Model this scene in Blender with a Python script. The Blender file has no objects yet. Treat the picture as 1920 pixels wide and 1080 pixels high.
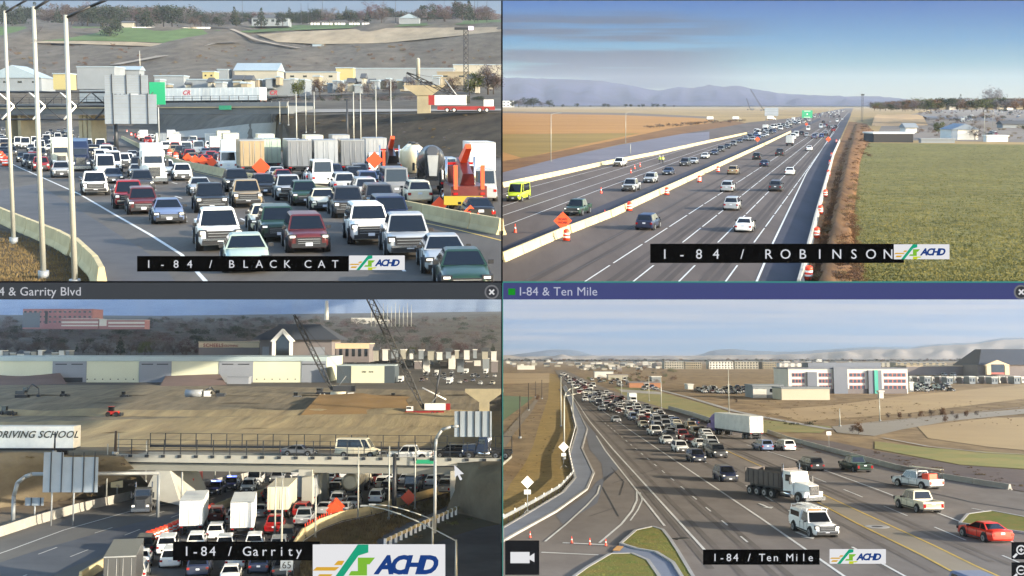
import bpy, bmesh, math, random
from mathutils import Matrix, Vector
random.seed(7)
rad = math.radians
# ---------------------------------------------------------------- camera, sky, sun, exposure
F = 2200.0            # focal length in pixels of a 1920 wide frame
CX, CY = 960.0, 430.0 # principal point
HOR = 195.0           # row of the level horizon
PITCH = math.atan((CY - HOR) / F)
CAMZ = 13.5
SC = bpy.context.scene
COL = SC.collection
cd = bpy.data.cameras.new('camera'); cam = bpy.data.objects.new('camera', cd); COL.objects.link(cam)
cam.location = (0, 0, CAMZ); cam.rotation_euler = (math.pi/2 - PITCH, 0, 0)
cd.sensor_width = 36; cd.lens = 36 * F / 1920; cd.shift_y = -(540 - CY) / 1920
cd.clip_start = 1; cd.clip_end = 60000
SC.camera = cam
EXPO = 2.1
SC.view_settings.view_transform = 'Standard'; SC.view_settings.look = 'None'
SC.view_settings.exposure = EXPO; SC.view_settings.gamma = 1
EM = 2 ** (-EXPO)
SUN_EL, SUN_BACK = rad(17), rad(24)
sdir = Vector((math.cos(SUN_EL)*math.cos(SUN_BACK), -math.cos(SUN_EL)*math.sin(SUN_BACK), math.sin(SUN_EL)))
w = bpy.data.worlds.new('World'); SC.world = w; w.use_nodes = True
nt = w.node_tree; bg = nt.nodes['Background']
sk = nt.nodes.new('ShaderNodeTexSky'); sk.sky_type = 'NISHITA'; sk.sun_disc = False
sk.sun_elevation = SUN_EL; sk.sun_rotation = math.atan2(sdir.x, sdir.y)
nt.links.new(sk.outputs[0], bg.inputs[0]); bg.inputs[1].default_value = 0.15
ld = bpy.data.lights.new('sun', 'SUN'); ld.energy = 2.5; ld.angle = rad(0.5); ld.color = (1, .88, .70)
sun = bpy.data.objects.new('sun', ld); COL.objects.link(sun)
sun.rotation_mode = 'QUATERNION'; sun.rotation_quaternion = sdir.to_track_quat('Z', 'Y')
SC.cycles.max_bounces = 5; SC.cycles.diffuse_bounces = 2; SC.cycles.glossy_bounces = 2

# ---------------------------------------------------------------- materials
def lin(c):
    return tuple((x/12.92 if x <= .04045 else ((x+.055)/1.055)**2.4) for x in c)
def hexc(h):
    h = h.lstrip('#'); return tuple(int(h[i:i+2], 16)/255 for i in (0, 2, 4))
MATS = {}
def mat(name, col, rough=.6, metal=0, noise=0, scale=1.0, col2=None, bump=0, stretch=(1,1,1), emit=0, spec=.5, coat=0, detail=6, rot=0):
    """col: sRGB hex of the base colour"""
    if name in MATS: return MATS[name]
    m = bpy.data.materials.new(name); m.use_nodes = True; MATS[name] = m
    n = m.node_tree.nodes; l = m.node_tree.links; b = n['Principled BSDF']
    c = lin(hexc(col)); b.inputs['Base Color'].default_value = (*c, 1)
    b.inputs['Roughness'].default_value = rough; b.inputs['Metallic'].default_value = metal
    b.inputs['Specular IOR Level'].default_value = spec
    if coat: b.inputs['Coat Weight'].default_value = coat; b.inputs['Coat Roughness'].default_value = .08
    if emit: b.inputs['Emission Color'].default_value = (*c, 1); b.inputs['Emission Strength'].default_value = emit
    if noise or bump or col2:
        tc = n.new('ShaderNodeTexCoord'); mp = n.new('ShaderNodeMapping'); mp.inputs['Scale'].default_value = stretch
        mp.inputs['Rotation'].default_value = (0, 0, rot)
        l.new(tc.outputs['Object'], mp.inputs[0])
        t = n.new('ShaderNodeTexNoise'); t.inputs['Scale'].default_value = scale; t.inputs['Detail'].default_value = detail
        t.inputs['Roughness'].default_value = .65
        l.new(mp.outputs[0], t.inputs[0])
        c2 = lin(hexc(col2)) if col2 else tuple(x*(1-noise) for x in c)
        r = n.new('ShaderNodeValToRGB'); r.color_ramp.elements[0].position = .32; r.color_ramp.elements[1].position = .68
        r.color_ramp.elements[0].color = (*c2, 1); r.color_ramp.elements[1].color = (*c, 1)
        l.new(t.outputs[0], r.inputs[0]); l.new(r.outputs[0], b.inputs['Base Color'])
        # large soft variation
        t2 = n.new('ShaderNodeTexNoise'); t2.inputs['Scale'].default_value = scale*.13; t2.inputs['Detail'].default_value = 3
        l.new(mp.outputs[0], t2.inputs[0])
        mx = n.new('ShaderNodeMix'); mx.data_type = 'RGBA'; mx.blend_type = 'MULTIPLY'; mx.inputs[0].default_value = .5
        r2 = n.new('ShaderNodeValToRGB'); r2.color_ramp.elements[0].position = .3; r2.color_ramp.elements[1].position = .7
        r2.color_ramp.elements[0].color = (.6, .6, .6, 1); r2.color_ramp.elements[1].color = (1.15, 1.12, 1.08, 1)
        l.new(t2.outputs[0], r2.inputs[0]); l.new(r.outputs[0], mx.inputs[6]); l.new(r2.outputs[0], mx.inputs[7])
        l.new(mx.outputs[2], b.inputs['Base Color'])
        if bump:
            bp = n.new('ShaderNodeBump'); bp.inputs['Strength'].default_value = min(1, bump); bp.inputs['Distance'].default_value = bump
            l.new(t.outputs[0], bp.inputs['Height']); l.new(bp.outputs[0], b.inputs['Normal'])
    return m
def glow(name, col, k=1.0):
    """a light giving surface that reads as the given colour (screens, sky)"""
    if name in MATS: return MATS[name]
    m = bpy.data.materials.new(name); m.use_nodes = True; MATS[name] = m
    n = m.node_tree.nodes; n.remove(n['Principled BSDF'])
    e = n.new('ShaderNodeEmission'); e.inputs[0].default_value = (*lin(hexc(col)), 1); e.inputs[1].default_value = EM*k
    m.node_tree.links.new(e.outputs[0], n['Material Output'].inputs[0])
    return m
def paint(col):
    return mat('paint_'+col, PAL[col], rough=.38, coat=.25, spec=.4, noise=.14, scale=.9)
PAL = dict(white='#e6e6e0', cream='#d9d0b4', silver='#9ea2a4', grey='#6d7175', darkgrey='#3a3c3f', black='#17181a',
           red='#8c1a18', brightred='#d8301c', maroon='#55201f', blue='#274a7c', navy='#1a2540', green='#1f3a2c', bluegrey='#5f6e8c',
           tan='#8f7f63', purple='#3b2c86', orange='#c8591f', yellow='#c9c62a', hivis='#b9cf2c', gold='#8a7440', palegreen='#9fb0a0', steel='#8f9498', brown='#4c3a2a', teal='#2a7a6a')
GLASS = mat('glass_dark', '#0d1218', rough=.07, spec=.6)
RUBBER = mat('rubber', '#141414', rough=.85)
RIM = mat('rim_metal', '#8c8e90', rough=.35, metal=.7)
BLK = mat('black_trim', '#151517', rough=.6)
DRK = mat('dark_metal', '#2b2d30', rough=.5, metal=.3)
CHROME = mat('chrome', '#b6b8ba', rough=.18, metal=.9)
LAMPW = mat('headlight_glass', '#f4f2e6', rough=.1, spec=.9, emit=.16)
LAMPR = mat('taillight_red', '#8e0f12', rough=.2)
LAMPO = mat('amber_light', '#d8801c', rough=.3)
PLATE = mat('plate', '#c9ccd2', rough=.5)
STEEL = mat('galvanised_steel', '#8b8f90', rough=.5, metal=.2, noise=.12, scale=2)
POLE = mat('pole_steel', '#9a9a90', rough=.45, metal=.2)
WHITEBOX = mat('trailer_white', '#d5d6d0', rough=.5, noise=.2, scale=.8)
CREAMBOX = mat('trailer_cream', '#d9d3b6', rough=.45, noise=.08, scale=1.5)
DARKBOX = mat('trailer_dark', '#2f3636', rough=.5, noise=.1, scale=1.5)
GREENBOX = mat('trailer_palegreen', '#a3b5ac', rough=.5, noise=.1, scale=1.5)
ORANGE = mat('sign_orange', '#d84c20', rough=.5)
DRUMO = mat('drum_orange', '#e8421c', rough=.5)
REFW = mat('reflective_white', '#e8e4da', rough=.4)
SIGNG = mat('sign_green', '#1f8f63', rough=.5)
SIGNBACK = mat('sign_back_aluminium', '#8b949c', rough=.5, metal=.1, noise=.1, scale=.8)
LINEW = mat('line_white', '#d4d3cc', rough=.7, noise=.25, scale=.8)
LINEY = mat('line_yellow', '#c9a848', rough=.7, noise=.25, scale=.8)

# ---------------------------------------------------------------- mesh builder
class MB:
    def __init__(s): s.v = []; s.f = []; s.mi = []; s.sm = []; s.mats = []
    def m(s, mt):
        if mt not in s.mats: s.mats.append(mt)
        return s.mats.index(mt)
    def face(s, pts, mt, smooth=False):
        k = len(s.v); s.v += [tuple(p) for p in pts]; s.f.append(list(range(k, k+len(pts)))); s.mi.append(s.m(mt)); s.sm.append(smooth)
    def raw(s, vs, fs, mt, smooth=False):
        k = len(s.v); s.v += [tuple(p) for p in vs]
        for f in fs: s.f.append([k+i for i in f]); s.mi.append(s.m(mt)); s.sm.append(smooth)
    def hexa(s, b, t, mt):   # 4 bottom + 4 top points, ccw seen from above
        s.raw(list(b)+list(t), [(3,2,1,0), (4,5,6,7), (0,1,5,4), (1,2,6,5), (2,3,7,6), (3,0,4,7)], mt)
    def box(s, c, d, mt, rz=0):
        x, y, z = c; a, b, h = d[0]/2, d[1]/2, d[2]/2
        P = [(-a,-b), (a,-b), (a,b), (-a,b)]
        cr, sr = math.cos(rz), math.sin(rz)
        P = [(x+p*cr-q*sr, y+p*sr+q*cr) for p, q in P]
        s.hexa([(p, q, z-h) for p, q in P], [(p, q, z+h) for p, q in P], mt)
    def cyl(s, p0, p1, r, mt, n=12, r2=None, smooth=True, cap=True):
        p0, p1 = Vector(p0), Vector(p1); r2 = r if r2 is None else r2
        d = (p1-p0).normalized(); a = d.orthogonal().normalized(); b = d.cross(a)
        vs = []
        for p, rr in ((p0, r), (p1, r2)):
            for i in range(n):
                t = 2*math.pi*i/n; vs.append(p+(a*math.cos(t)+b*math.sin(t))*rr)
        s.raw(vs, [(i, (i+1) % n, n+(i+1) % n, n+i) for i in range(n)], mt, smooth)
        if cap: s.raw(vs, [tuple(reversed(range(n))), tuple(range(n, 2*n))], mt)
    def prism(s, prof, x0, x1, mt):   # closed (y,z) profile, extruded along x
        n = len(prof)
        vs = [(x0, y, z) for y, z in prof]+[(x1, y, z) for y, z in prof]
        s.raw(vs, [tuple(range(n)), tuple(reversed(range(n, 2*n)))]+[((i+1) % n, i, n+i, n+(i+1) % n) for i in range(n)], mt)
    def tube(s, pts, r, mt, n=8):
        for a, b in zip(pts, pts[1:]): s.cyl(a, b, r, mt, n)
    def join(s, o, M=None):
        k = len(s.v)
        s.v += [tuple(M @ Vector(p)) for p in o.v] if M else o.v
        for f, mi, sm in zip(o.f, o.mi, o.sm): s.f.append([k+i for i in f]); s.mi.append(s.m(o.mats[mi])); s.sm.append(sm)
        return s
    def mesh(s, name):
        me = bpy.data.meshes.new(name); me.from_pydata(s.v, [], s.f); me.validate()
        for m_ in s.mats: me.materials.append(m_)
        if len(me.polygons) == len(s.mi):
            me.polygons.foreach_set('material_index', s.mi); me.polygons.foreach_set('use_smooth', s.sm)
        bm = bmesh.new(); bm.from_mesh(me)
        bmesh.ops.remove_doubles(bm, verts=bm.verts, dist=1e-5)
        bmesh.ops.recalc_face_normals(bm, faces=bm.faces); bm.to_mesh(me); bm.free()
        me.update(); return me
def link(name, me, parent=None, M=None):
    o = bpy.data.objects.new(name, me); COL.objects.link(o)
    if parent: o.parent = parent
    if M is not None: o.matrix_world = M
    return o
def tag(o, label=None, cat=None, group=None, kind=None):
    if label: o['label'] = label
    if cat: o['category'] = cat
    if group: o['group'] = group
    if kind: o['kind'] = kind
    return o

# ---------------------------------------------------------------- the four places
class Place:
    def __init__(s, name, yh, h, x0, x1, y0, y1):
        s.name, s.yh, s.h = name, yh, h; s.x0, s.x1, s.y0, s.y1 = x0, x1, y0, y1
        s.th = math.atan((yh-CY)/F); s.c, s.s = math.cos(s.th), math.sin(s.th)
        s.M = Matrix.Translation((0, 0, CAMZ)) @ Matrix.Rotation(-(s.th+PITCH), 4, 'X') @ Matrix.Translation((0, 0, -h))
        s.R = Matrix.Rotation(-(s.th+PITCH), 4, 'X')
        s.foot = []; s.heads = []; s.blend = 0
    def ray(s, px, py):
        u, v = (px-CX)/F, (py-CY)/F
        return Vector((u, s.c+s.s*v, s.s-s.c*v))
    def g(s, px, py, z=0.0):            # a point of the level z seen at a pixel
        d = s.ray(px, py); t = (s.h-z)/max(-d.z, 1e-4)
        return Vector((d.x*t, d.y*t, z))
    def at(s, px, py, Y):               # a point at a given distance
        d = s.ray(px, py); t = Y/d.y
        return Vector((d.x*t, Y, s.h+d.z*t))
    def pix(s, p):
        x, y, z = p[0], p[1], p[2]-s.h
        f = s.c*y+s.s*z; v = (s.s*y-s.c*z)
        return CX+F*x/f, CY+F*v/f
    def put(s, o, p, rz=0, sc=1):
        o.matrix_world = s.M @ Matrix.Translation(p) @ Matrix.Rotation(rz, 4, 'Z') @ Matrix.Scale(sc, 4)
        return o
    def addhead(s, pts): s.heads.append([s.g(*p) for p in pts])
    def dirat(s, p):                    # unit ground direction of the road, away from the camera
        best = None
        for L in s.heads:
            for a, b in zip(L, L[1:]):
                lo, hi = min(a.y, b.y), max(a.y, b.y)
                gap = 0 if lo <= p.y <= hi else min(abs(p.y-lo), abs(p.y-hi))*3
                t = (p.y-a.y)/(b.y-a.y) if abs(b.y-a.y) > 1e-6 else 0
                t = max(0, min(1, t)); x = a.x+(b.x-a.x)*t
                k = gap+abs(p.x-x)
                if best is None or k < best[0]:
                    d = (b-a); d.z = 0; d.normalize()
                    if d.y < 0: d = -d
                    best = (k, d)
        d = best[1]
        if s.blend:                     # near the view direction the lanes are almost parallel to it
            v = Vector((p.x, p.y, 0)).normalized(); d = (d*(1-s.blend)+v*s.blend).normalized()
        return d
TL = Place('upper left view', 225, 6.2, -60, 941.5, 0, 545)
TR = Place('upper right view', 195, 13.5, 941.5, 1980, 0, 545)
BL = Place('lower left view', 635, 21.8, -60, 941.5, 545, 1100)
BR = Place('lower right view', 671, 14, 941.5, 1980, 545, 1100)

TL.blend = .7; BL.blend = .72; BR.blend = -.55
def poly_cells(pts, step=None):
    """a polygon in picture coordinates -> triangles small enough to follow the ground"""
    bm = bmesh.new(); vs = [bm.verts.new((x, y, 0)) for x, y in pts]; bm.faces.new(vs)
    bmesh.ops.triangulate(bm, faces=bm.faces[:])
    if step:
        xs = [p[0] for p in pts]; ys = [p[1] for p in pts]
        for ax, lo, hi, st in ((0, min(xs), max(xs), step[0]), (1, min(ys), max(ys), step[1])):
            k = math.floor(lo/st)*st+st
            while k < hi:
                co = (k, 0, 0) if ax == 0 else (0, k, 0); no = (1, 0, 0) if ax == 0 else (0, 1, 0)
                bmesh.ops.bisect_plane(bm, geom=bm.verts[:]+bm.edges[:]+bm.faces[:], plane_co=co, plane_no=no); k += st
    bm.verts.index_update()
    V_ = [(v.co.x, v.co.y) for v in bm.verts]; F_ = [[v.index for v in f.verts] for f in bm.faces]
    bm.free(); return V_, F_
def clampx(P, pts):
    return [(min(max(x, P.x0), P.x1), y) for x, y in pts]
def patch(P, name, pts, mt, lift=.02, fn=None, step=None, label=None, cat=None, kind='structure'):
    V_, F_ = poly_cells(clampx(P, pts), step)
    fn = fn or (lambda x, y: P.g(x, y))
    me = bpy.data.meshes.new(name)
    me.from_pydata([tuple(fn(x, y)+Vector((0, 0, lift))) for x, y in V_], [], F_); me.materials.append(mt)
    bm = bmesh.new(); bm.from_mesh(me)
    for f in bm.faces:
        if f.normal.z < 0: f.normal_flip()
    bm.to_mesh(me); bm.free()
    o = link(name, me, M=P.M); tag(o, label, cat, kind=kind); return o
def ribbon(P, name, pts, w, mt, z=.05, fn=None, dash=None, kind='structure', sub=None):
    """painted line of width w metres along a picture polyline; dash=(on, off)"""
    fn = fn or (lambda x, y: P.g(x, y))
    L = []
    for a, b in zip(pts, pts[1:]):
        n = sub or 1
        for i in range(n): L.append(fn(a[0]+(b[0]-a[0])*i/n, a[1]+(b[1]-a[1])*i/n))
    L.append(fn(*pts[-1]))
    segs = []
    if dash:
        d = 0; on, off = dash
        for a, b in zip(L, L[1:]):
            ln = (b-a).length; t = 0
            while t < ln:
                ph = (d+t) % (on+off)
                if ph < on:
                    e = min(ln, t+on-ph); segs.append((a.lerp(b, t/ln), a.lerp(b, e/ln))); t = e+1e-4
                else: t += on+off-ph
            d += ln
            if len(segs) > 400: break
    else: segs = list(zip(L, L[1:]))
    mb = MB()
    for a, b in segs:
        d = (b-a); n = Vector((-d.y, d.x, 0)).normalized()*w/2
        up = Vector((0, 0, z))
        mb.face([a-n+up, b-n+up, b+n+up, a+n+up], mt)
    o = link(name, mb.mesh(name), M=P.M); tag(o, kind=kind); return o
def path3(P, pts): return [P.g(*p) for p in pts]
def walk(L, step, start=0):
    """points every step metres along a 3D polyline"""
    out = []; d = start
    for a, b in zip(L, L[1:]):
        ln = (b-a).length
        while d < ln: out.append((a.lerp(b, d/ln), (b-a).normalized())); d += step
        d -= ln
    return out
# ---------------------------------------------------------------- vehicles: +Y is the front, origin on the ground under the middle
PAINT = mat('paint_slot', '#888888')      # slot 0 of painted parts, replaced per object
class Part:
    def __init__(s, name, mb, parent=None, painted=False): s.name, s.mb, s.parent, s.painted = name, mb, parent, painted
def loft(st, mt, mb=None):
    """st: list of (y, halfwidth, zbottom, ztop)"""
    mb = mb or MB(); rows = []
    for y, w_, zb, zt in st:
        h = zt-zb
        rows.append([(-w_*.90, y, zb), (-w_, y, zb+h*.22), (-w_*.985, y, zb+h*.68), (-w_*.93, y, zt-h*.06), (-w_*.74, y, zt), (0, y, zt+.025),
                     (w_*.74, y, zt), (w_*.93, y, zt-h*.06), (w_*.985, y, zb+h*.68), (w_, y, zb+h*.22), (w_*.90, y, zb)])
    n = 11; vs = [p for r in rows for p in r]; fs = []
    for i in range(len(rows)-1):
        for j in range(n-1): fs.append((i*n+j, i*n+j+1, (i+1)*n+j+1, (i+1)*n+j))
        fs.append((i*n+n-1, i*n, (i+1)*n, (i+1)*n+n-1))
    mb.raw(vs, fs, mt, True)
    mb.raw(rows[0], [tuple(range(n))], mt); mb.raw(rows[-1], [tuple(reversed(range(n)))], mt)
    return mb
def wheel(x, y, r=.34, wd=.23):
    s = 1 if x > 0 else -1
    t = MB(); t.cyl((x-s*wd/2-s*.02, y, r), (x+s*wd/2-s*.02, y, r), r, RUBBER, 16)
    m = MB(); m.cyl((x+s*(wd/2-.025), y, r), (x+s*(wd/2), y, r), r*.62, RIM, 14); m.cyl((x+s*wd/2, y, r), (x+s*(wd/2+.008), y, r), r*.18, DRK, 8)
    return t, m
def quad_in(mb, P, u0, u1, v0, v1, off, mt):
    """a pane set into the quad P (bl, br, tr, tl), proud by off"""
    P = [Vector(p) for p in P]
    f = lambda u, v: P[0].lerp(P[1], u).lerp(P[3].lerp(P[2], u), v)
    n = (P[1]-P[0]).cross(P[3]-P[0]).normalized()
    c = [f(u0, v0), f(u1, v0), f(u1, v1), f(u0, v1)]
    mb.hexa([p-n*.01 for p in c], [p+n*off for p in c], mt)
def light_vehicle(L, W, H, st, cab, wb, wr=.34, belt=None, clear=.2, split=.5, grille=(.5, .34), head=(.72, .14), pick=False, gridw=.62, rack=False, headw=.3, dark_grille=True):
    """st: loft stations; cab: (y_base_front, y_roof_front, y_roof_rear, y_base_rear, z_belt, w_roof)"""
    parts = []
    b = loft(st, PAINT)
    yf0, yf1, yr1, yr0, zb, wt = cab; wb_ = W/2-.05
    B = [(-wb_, yr0, zb-.03), (wb_, yr0, zb-.03), (wb_, yf0, zb-.03), (-wb_, yf0, zb-.03)]
    T = [(-wt, yr1, H-.03), (wt, yr1, H-.03), (wt, yf1, H-.03), (-wt, yf1, H-.03)]
    b.hexa(B, T, PAINT)
    b.hexa(T, [(p[0]*.86, p[1]+(.08 if p[1] < 0 else -.1), H+.012) for p in T], PAINT)
    for s in (-1, 1):
        for wy in wb:   # wheel arches
            b.cyl((s*(W/2-.28), wy, wr+.02), (s*(W/2+.012), wy, wr+.02), wr+.075, BLK, 16)
    b.box((0, 0, clear+.05), (W*.86, L*.9, .12), BLK)
    for s in (-1, 1):               # door seams, sill and handles
        yb_ = yr0+.15 if not pick else yr0
        for yy in (yf0-.15, (yf0+yr0)/2, yb_): b.box((s*(W/2-.004), yy, (clear+zb)/2+.05), (.02, .022, zb-clear-.25), BLK)
        b.box((s*(W/2-.012), 0, clear+.1), (.03, wb[0]-wb[1]-wr*2.4, .12), BLK)
        for yy in (yf0-1.0, (yf0+yr0)/2-.85): b.box((s*(W/2+.002), yy, zb-.16), (.03, .16, .03), CHROME)
    if pick:
        y0, y1, zt = pick
        for s in (-1, 1): b.box((s*(W/2-.07), (y0+y1)/2, zt-.23), (.1, y1-y0, .5), PAINT)
        b.box((0, y0+.04, zt-.23), (W-.1, .08, .5), PAINT)
        b.box((0, (y0+y1)/2, zt-.44), (W-.2, y1-y0-.08, .05), BLK)
    parts.append(Part('body', b, None, True))
    g = MB(); quad_in(g, [B[3], B[2], T[2], T[3]][::1], .05, .95, .06, .94, .012, GLASS)
    if ((Vector(B[2])-Vector(B[3])).cross(Vector(T[3])-Vector(B[3]))).y < 0:
        g = MB(); quad_in(g, [B[2], B[3], T[3], T[2]], .05, .95, .06, .94, .012, GLASS)
    parts.append(Part('windshield', g))
    g = MB(); quad_in(g, [B[0], B[1], T[1], T[0]], .07, .93, .15, .92, .012, GLASS)
    parts.append(Part('rear_window', g))
    for s in (-1, 1):
        g = MB()
        q = [B[1], B[2], T[2], T[1]] if s > 0 else [B[3], B[0], T[0], T[3]]
        u = split if s > 0 else 1-split
        quad_in(g, q, .05, u-.018, .08, .93, .014, GLASS); quad_in(g, q, u+.018, .95, .08, .93, .014, GLASS)
        parts.append(Part('side_window', g))
    yF = L/2; yR = -L/2
    gr = MB(); gz, gh = grille
    gr.box((0, yF-.02, gz), (W*gridw, .1, gh), BLK); gr.box((0, yF+.012, gz+gh*.28), (W*gridw*.9, .06, .03), CHROME)
    gr.box((0, yF-.045, clear+.16), (W*.84, .14, .2), BLK)
    if pick: gr.box((0, yF+.02, clear+.3), (W*.82, .12, .1), CHROME)
    for k in range(3): gr.box((0, yF+.034, gz-gh*.3+k*gh*.28), (W*gridw*.86, .02, .018), STEEL)
    parts.append(Part('grille', gr))
    for s in (-1, 1):
        h = MB(); h.box((s*(W/2-.2), yF-.1, head[0]), (headw+.08, .17, head[1]+.06), BLK); h.box((s*(W/2-.2), yF-.075, head[0]+.01), (headw*.8, .17, head[1]*.62), LAMPW); parts.append(Part('headlight', h))
        t = MB(); t.box((s*(W/2-.17), yR+.03, st[0][3]-.2), (.24, .1, .2 if not pick else .34), LAMPR); parts.append(Part('taillight', t))
        m = MB(); m.box((s*(W/2+.09), yf0-.35, zb+.08), (.2, .1, .16), BLK); parts.append(Part('mirror', m))
    p = MB(); p.box((0, yF+.035, gz-gh*.42), (.32, .02, .15), PLATE); parts.append(Part('number_plate', p))
    p = MB(); p.box((0, yR-.012, st[0][2]+.42), (.32, .02, .15), PLATE); parts.append(Part('number_plate', p))
    for wy in wb:
        for s in (-1, 1):
            t, r = wheel(s*W/2, wy, wr); parts.append(Part('wheel', t)); parts.append(Part('rim', r, 'wheel'))
    return parts
def V_sedan(L=4.75, W=1.83, H=1.44):
    y = L/2
    st = [(-y, .74, .36, .88), (-y+.12, .86, .25, .98), (-1.5, .91, .2, 1.0), (-.6, .915, .18, .98), (.9, .915, .18, .96), (1.5, .9, .2, .88), (y-.35, .87, .22, .78), (y-.08, .78, .28, .70), (y, .66, .34, .62)]
    return light_vehicle(L, W, H, st, (1.1, .35, -.85, -1.7, .96, .62), (1.42, -1.38), grille=(.52, .26), head=(.66, .13))
def V_coupe(L=5.0, W=1.92, H=1.42):
    y = L/2
    st = [(-y, .82, .4, .92), (-y+.12, .92, .26, 1.03), (-1.45, .96, .2, 1.04), (-.6, .95, .18, .99), (.9, .95, .18, .97), (1.6, .95, .2, .94), (y-.35, .93, .22, .86), (y-.06, .88, .26, .8), (y, .8, .32, .72)]
    return light_vehicle(L, W, H, st, (.95, .2, -.95, -1.85, .98, .6), (1.5, -1.45), wr=.37, grille=(.6, .2), head=(.68, .13), gridw=.85, split=.36)
def V_suv(L=4.7, W=1.9, H=1.72):
    y = L/2
    st = [(-y, .84, .42, 1.0), (-y+.1, .93, .3, 1.1), (-1.4, .95, .24, 1.1), (0, .955, .22, 1.09), (.95, .95, .22, 1.07), (1.5, .94, .24, 1.03), (y-.3, .91, .26, .96), (y-.06, .84, .3, .88), (y, .76, .38, .8)]
    return light_vehicle(L, W, H, st, (1.25, .55, -1.95, -2.26, 1.07, .7), (1.42, -1.4), wr=.37, clear=.26, grille=(.62, .34), head=(.82, .15), split=.55)
def V_bigsuv(): 
    L, W, H, y = 5.3, 2.04, 1.92, 2.65
    st = [(-y, .94, .45, 1.15), (-y+.08, 1.0, .34, 1.24), (-1.4, 1.02, .28, 1.25), (0, 1.02, .26, 1.24), (1.0, 1.02, .26, 1.22), (1.7, 1.01, .28, 1.18), (y-.2, .99, .3, 1.12), (y-.05, .95, .34, 1.06), (y, .88, .42, .98)]
    return light_vehicle(L, W, H, st, (1.3, .75, -2.35, -2.56, 1.22, .78), (1.6, -1.5), wr=.41, clear=.3, grille=(.76, .44), head=(.95, .2), split=.52, gridw=.66)
def pick_st(y, W=2.04):
    w_ = W/2
    return [(-y, .92, .55, 1.0), (-y+.05, w_-.03, .5, .68), (-1.2, w_-.01, .32, .72), (-1.02, w_-.01, .3, 1.14), (0, w_, .3, 1.15), (1.1, w_, .3, 1.14), (1.7, w_-.01, .32, 1.13), (y-.25, w_-.03, .34, 1.09), (y-.06, w_-.07, .38, 1.02), (y, w_-.14, .45, .94)]
def V_pickup(L=5.85, W=2.04, H=1.92):
    return light_vehicle(L, W, H, pick_st(L/2, W), (1.4, .8, -.75, -1.05, 1.13, .76), (1.85, -1.75), wr=.42, clear=.34, grille=(.8, .46), head=(.93, .24), pick=(-L/2, -1.0, 1.14), gridw=.66, split=.48)
def V_utility():
    parts = light_vehicle(5.85, 2.04, 1.92, pick_st(2.925, 2.04), (1.4, .8, -.15, -.35, 1.13, .76), (1.85, -1.75), wr=.42, clear=.34, grille=(.8, .46), head=(.93, .24), pick=(-2.925, -.4, 1.14), split=.1)
    cap = MB(); cap.hexa([(-.98, -2.9, 1.14), (.98, -2.9, 1.14), (.98, -.42, 1.14), (-.98, -.42, 1.14)], [(-.86, -2.8, 1.86), (.86, -2.8, 1.86), (.86, -.42, 1.88), (-.86, -.42, 1.88)], PAINT)
    for s in (-1, 1): cap.box((s*.945, -1.65, 1.5), (.02, 1.9, .42), GLASS)
    parts.append(Part('bed_cap', cap, None, True))
    r = MB()
    for s in (-1, 1): r.cyl((s*.82, -2.8, 2.1), (s*.82, 1.0, 2.1), .03, REFW, 6)
    for yy in (-2.7, -1.5, -.4, .7):
        r.cyl((-.82, yy, 2.1), (.82, yy, 2.1), .03, REFW, 6)
        for s in (-1, 1): r.cyl((s*.84, yy, 1.8), (s*.82, yy, 2.1), .025, REFW, 6)
    parts.append(Part('roof_rack', r))
    for k, x in enumerate((-.4, .1)):
        l_ = MB()
        for s in (-.17, .17): l_.box((x+s, -1.2, 2.17), (.05, 3.4, .07), REFW)
        for i in range(9): l_.cyl((x-.17, -2.7+i*.38, 2.17), (x+.17, -2.7+i*.38, 2.17), .02, REFW, 5)
        parts.append(Part('ladder', l_, 'roof_rack'))
    bl = MB(); bl.box((0, .3, 2.0), (1.0, .25, .12), LAMPO); parts.append(Part('beacon_bar', bl))
    return parts
def V_workpickup():
    parts = V_pickup(); r = MB()
    for s in (-1, 1):
        r.cyl((s*.9, -2.8, 1.1), (s*.9, -2.8, 2.15), .03, DRK, 6); r.cyl((s*.9, -1.1, 1.1), (s*.9, -1.1, 2.15), .03, DRK, 6); r.cyl((s*.9, 1.3, 2.1), (s*.9, -3.2, 2.15), .035, DRK, 6)
    for yy in (-2.8, -1.1, .6): r.cyl((-.9, yy, 2.13), (.9, yy, 2.13), .03, DRK, 6)
    parts.append(Part('ladder_rack', r)); l_ = MB()
    for s in (-.2, .2): l_.box((.3+s, -1.1, 2.22), (.05, 4.6, .08), CREAMBOX)
    for i in range(12): l_.cyl((.1, -3.2+i*.38, 2.22), (.5, -3.2+i*.38, 2.22), .02, CREAMBOX, 5)
    parts.append(Part('ladder', l_, 'ladder_rack'))
    c = MB(); c.box((0, -1.9, 1.35), (1.2, 1.0, .7), DRUMO); parts.append(Part('orange_load', c)); return parts
def V_van():
    L, W, H, y = 5.9, 2.02, 2.5, 2.95
    st = [(-y, .94, .45, 1.1), (-y+.06, 1.0, .34, 1.3), (0, 1.01, .3, 1.3), (1.6, 1.01, .3, 1.3), (2.2, .98, .32, 1.2), (y-.12, .9, .34, 1.02), (y, .78, .42, .9)]
    return light_vehicle(L, W, H, st, (2.1, 1.35, -2.75, -2.9, 1.28, .86), (1.9, -1.7), wr=.36, clear=.3, grille=(.7, .34), head=(.9, .24), split=.78)
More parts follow.
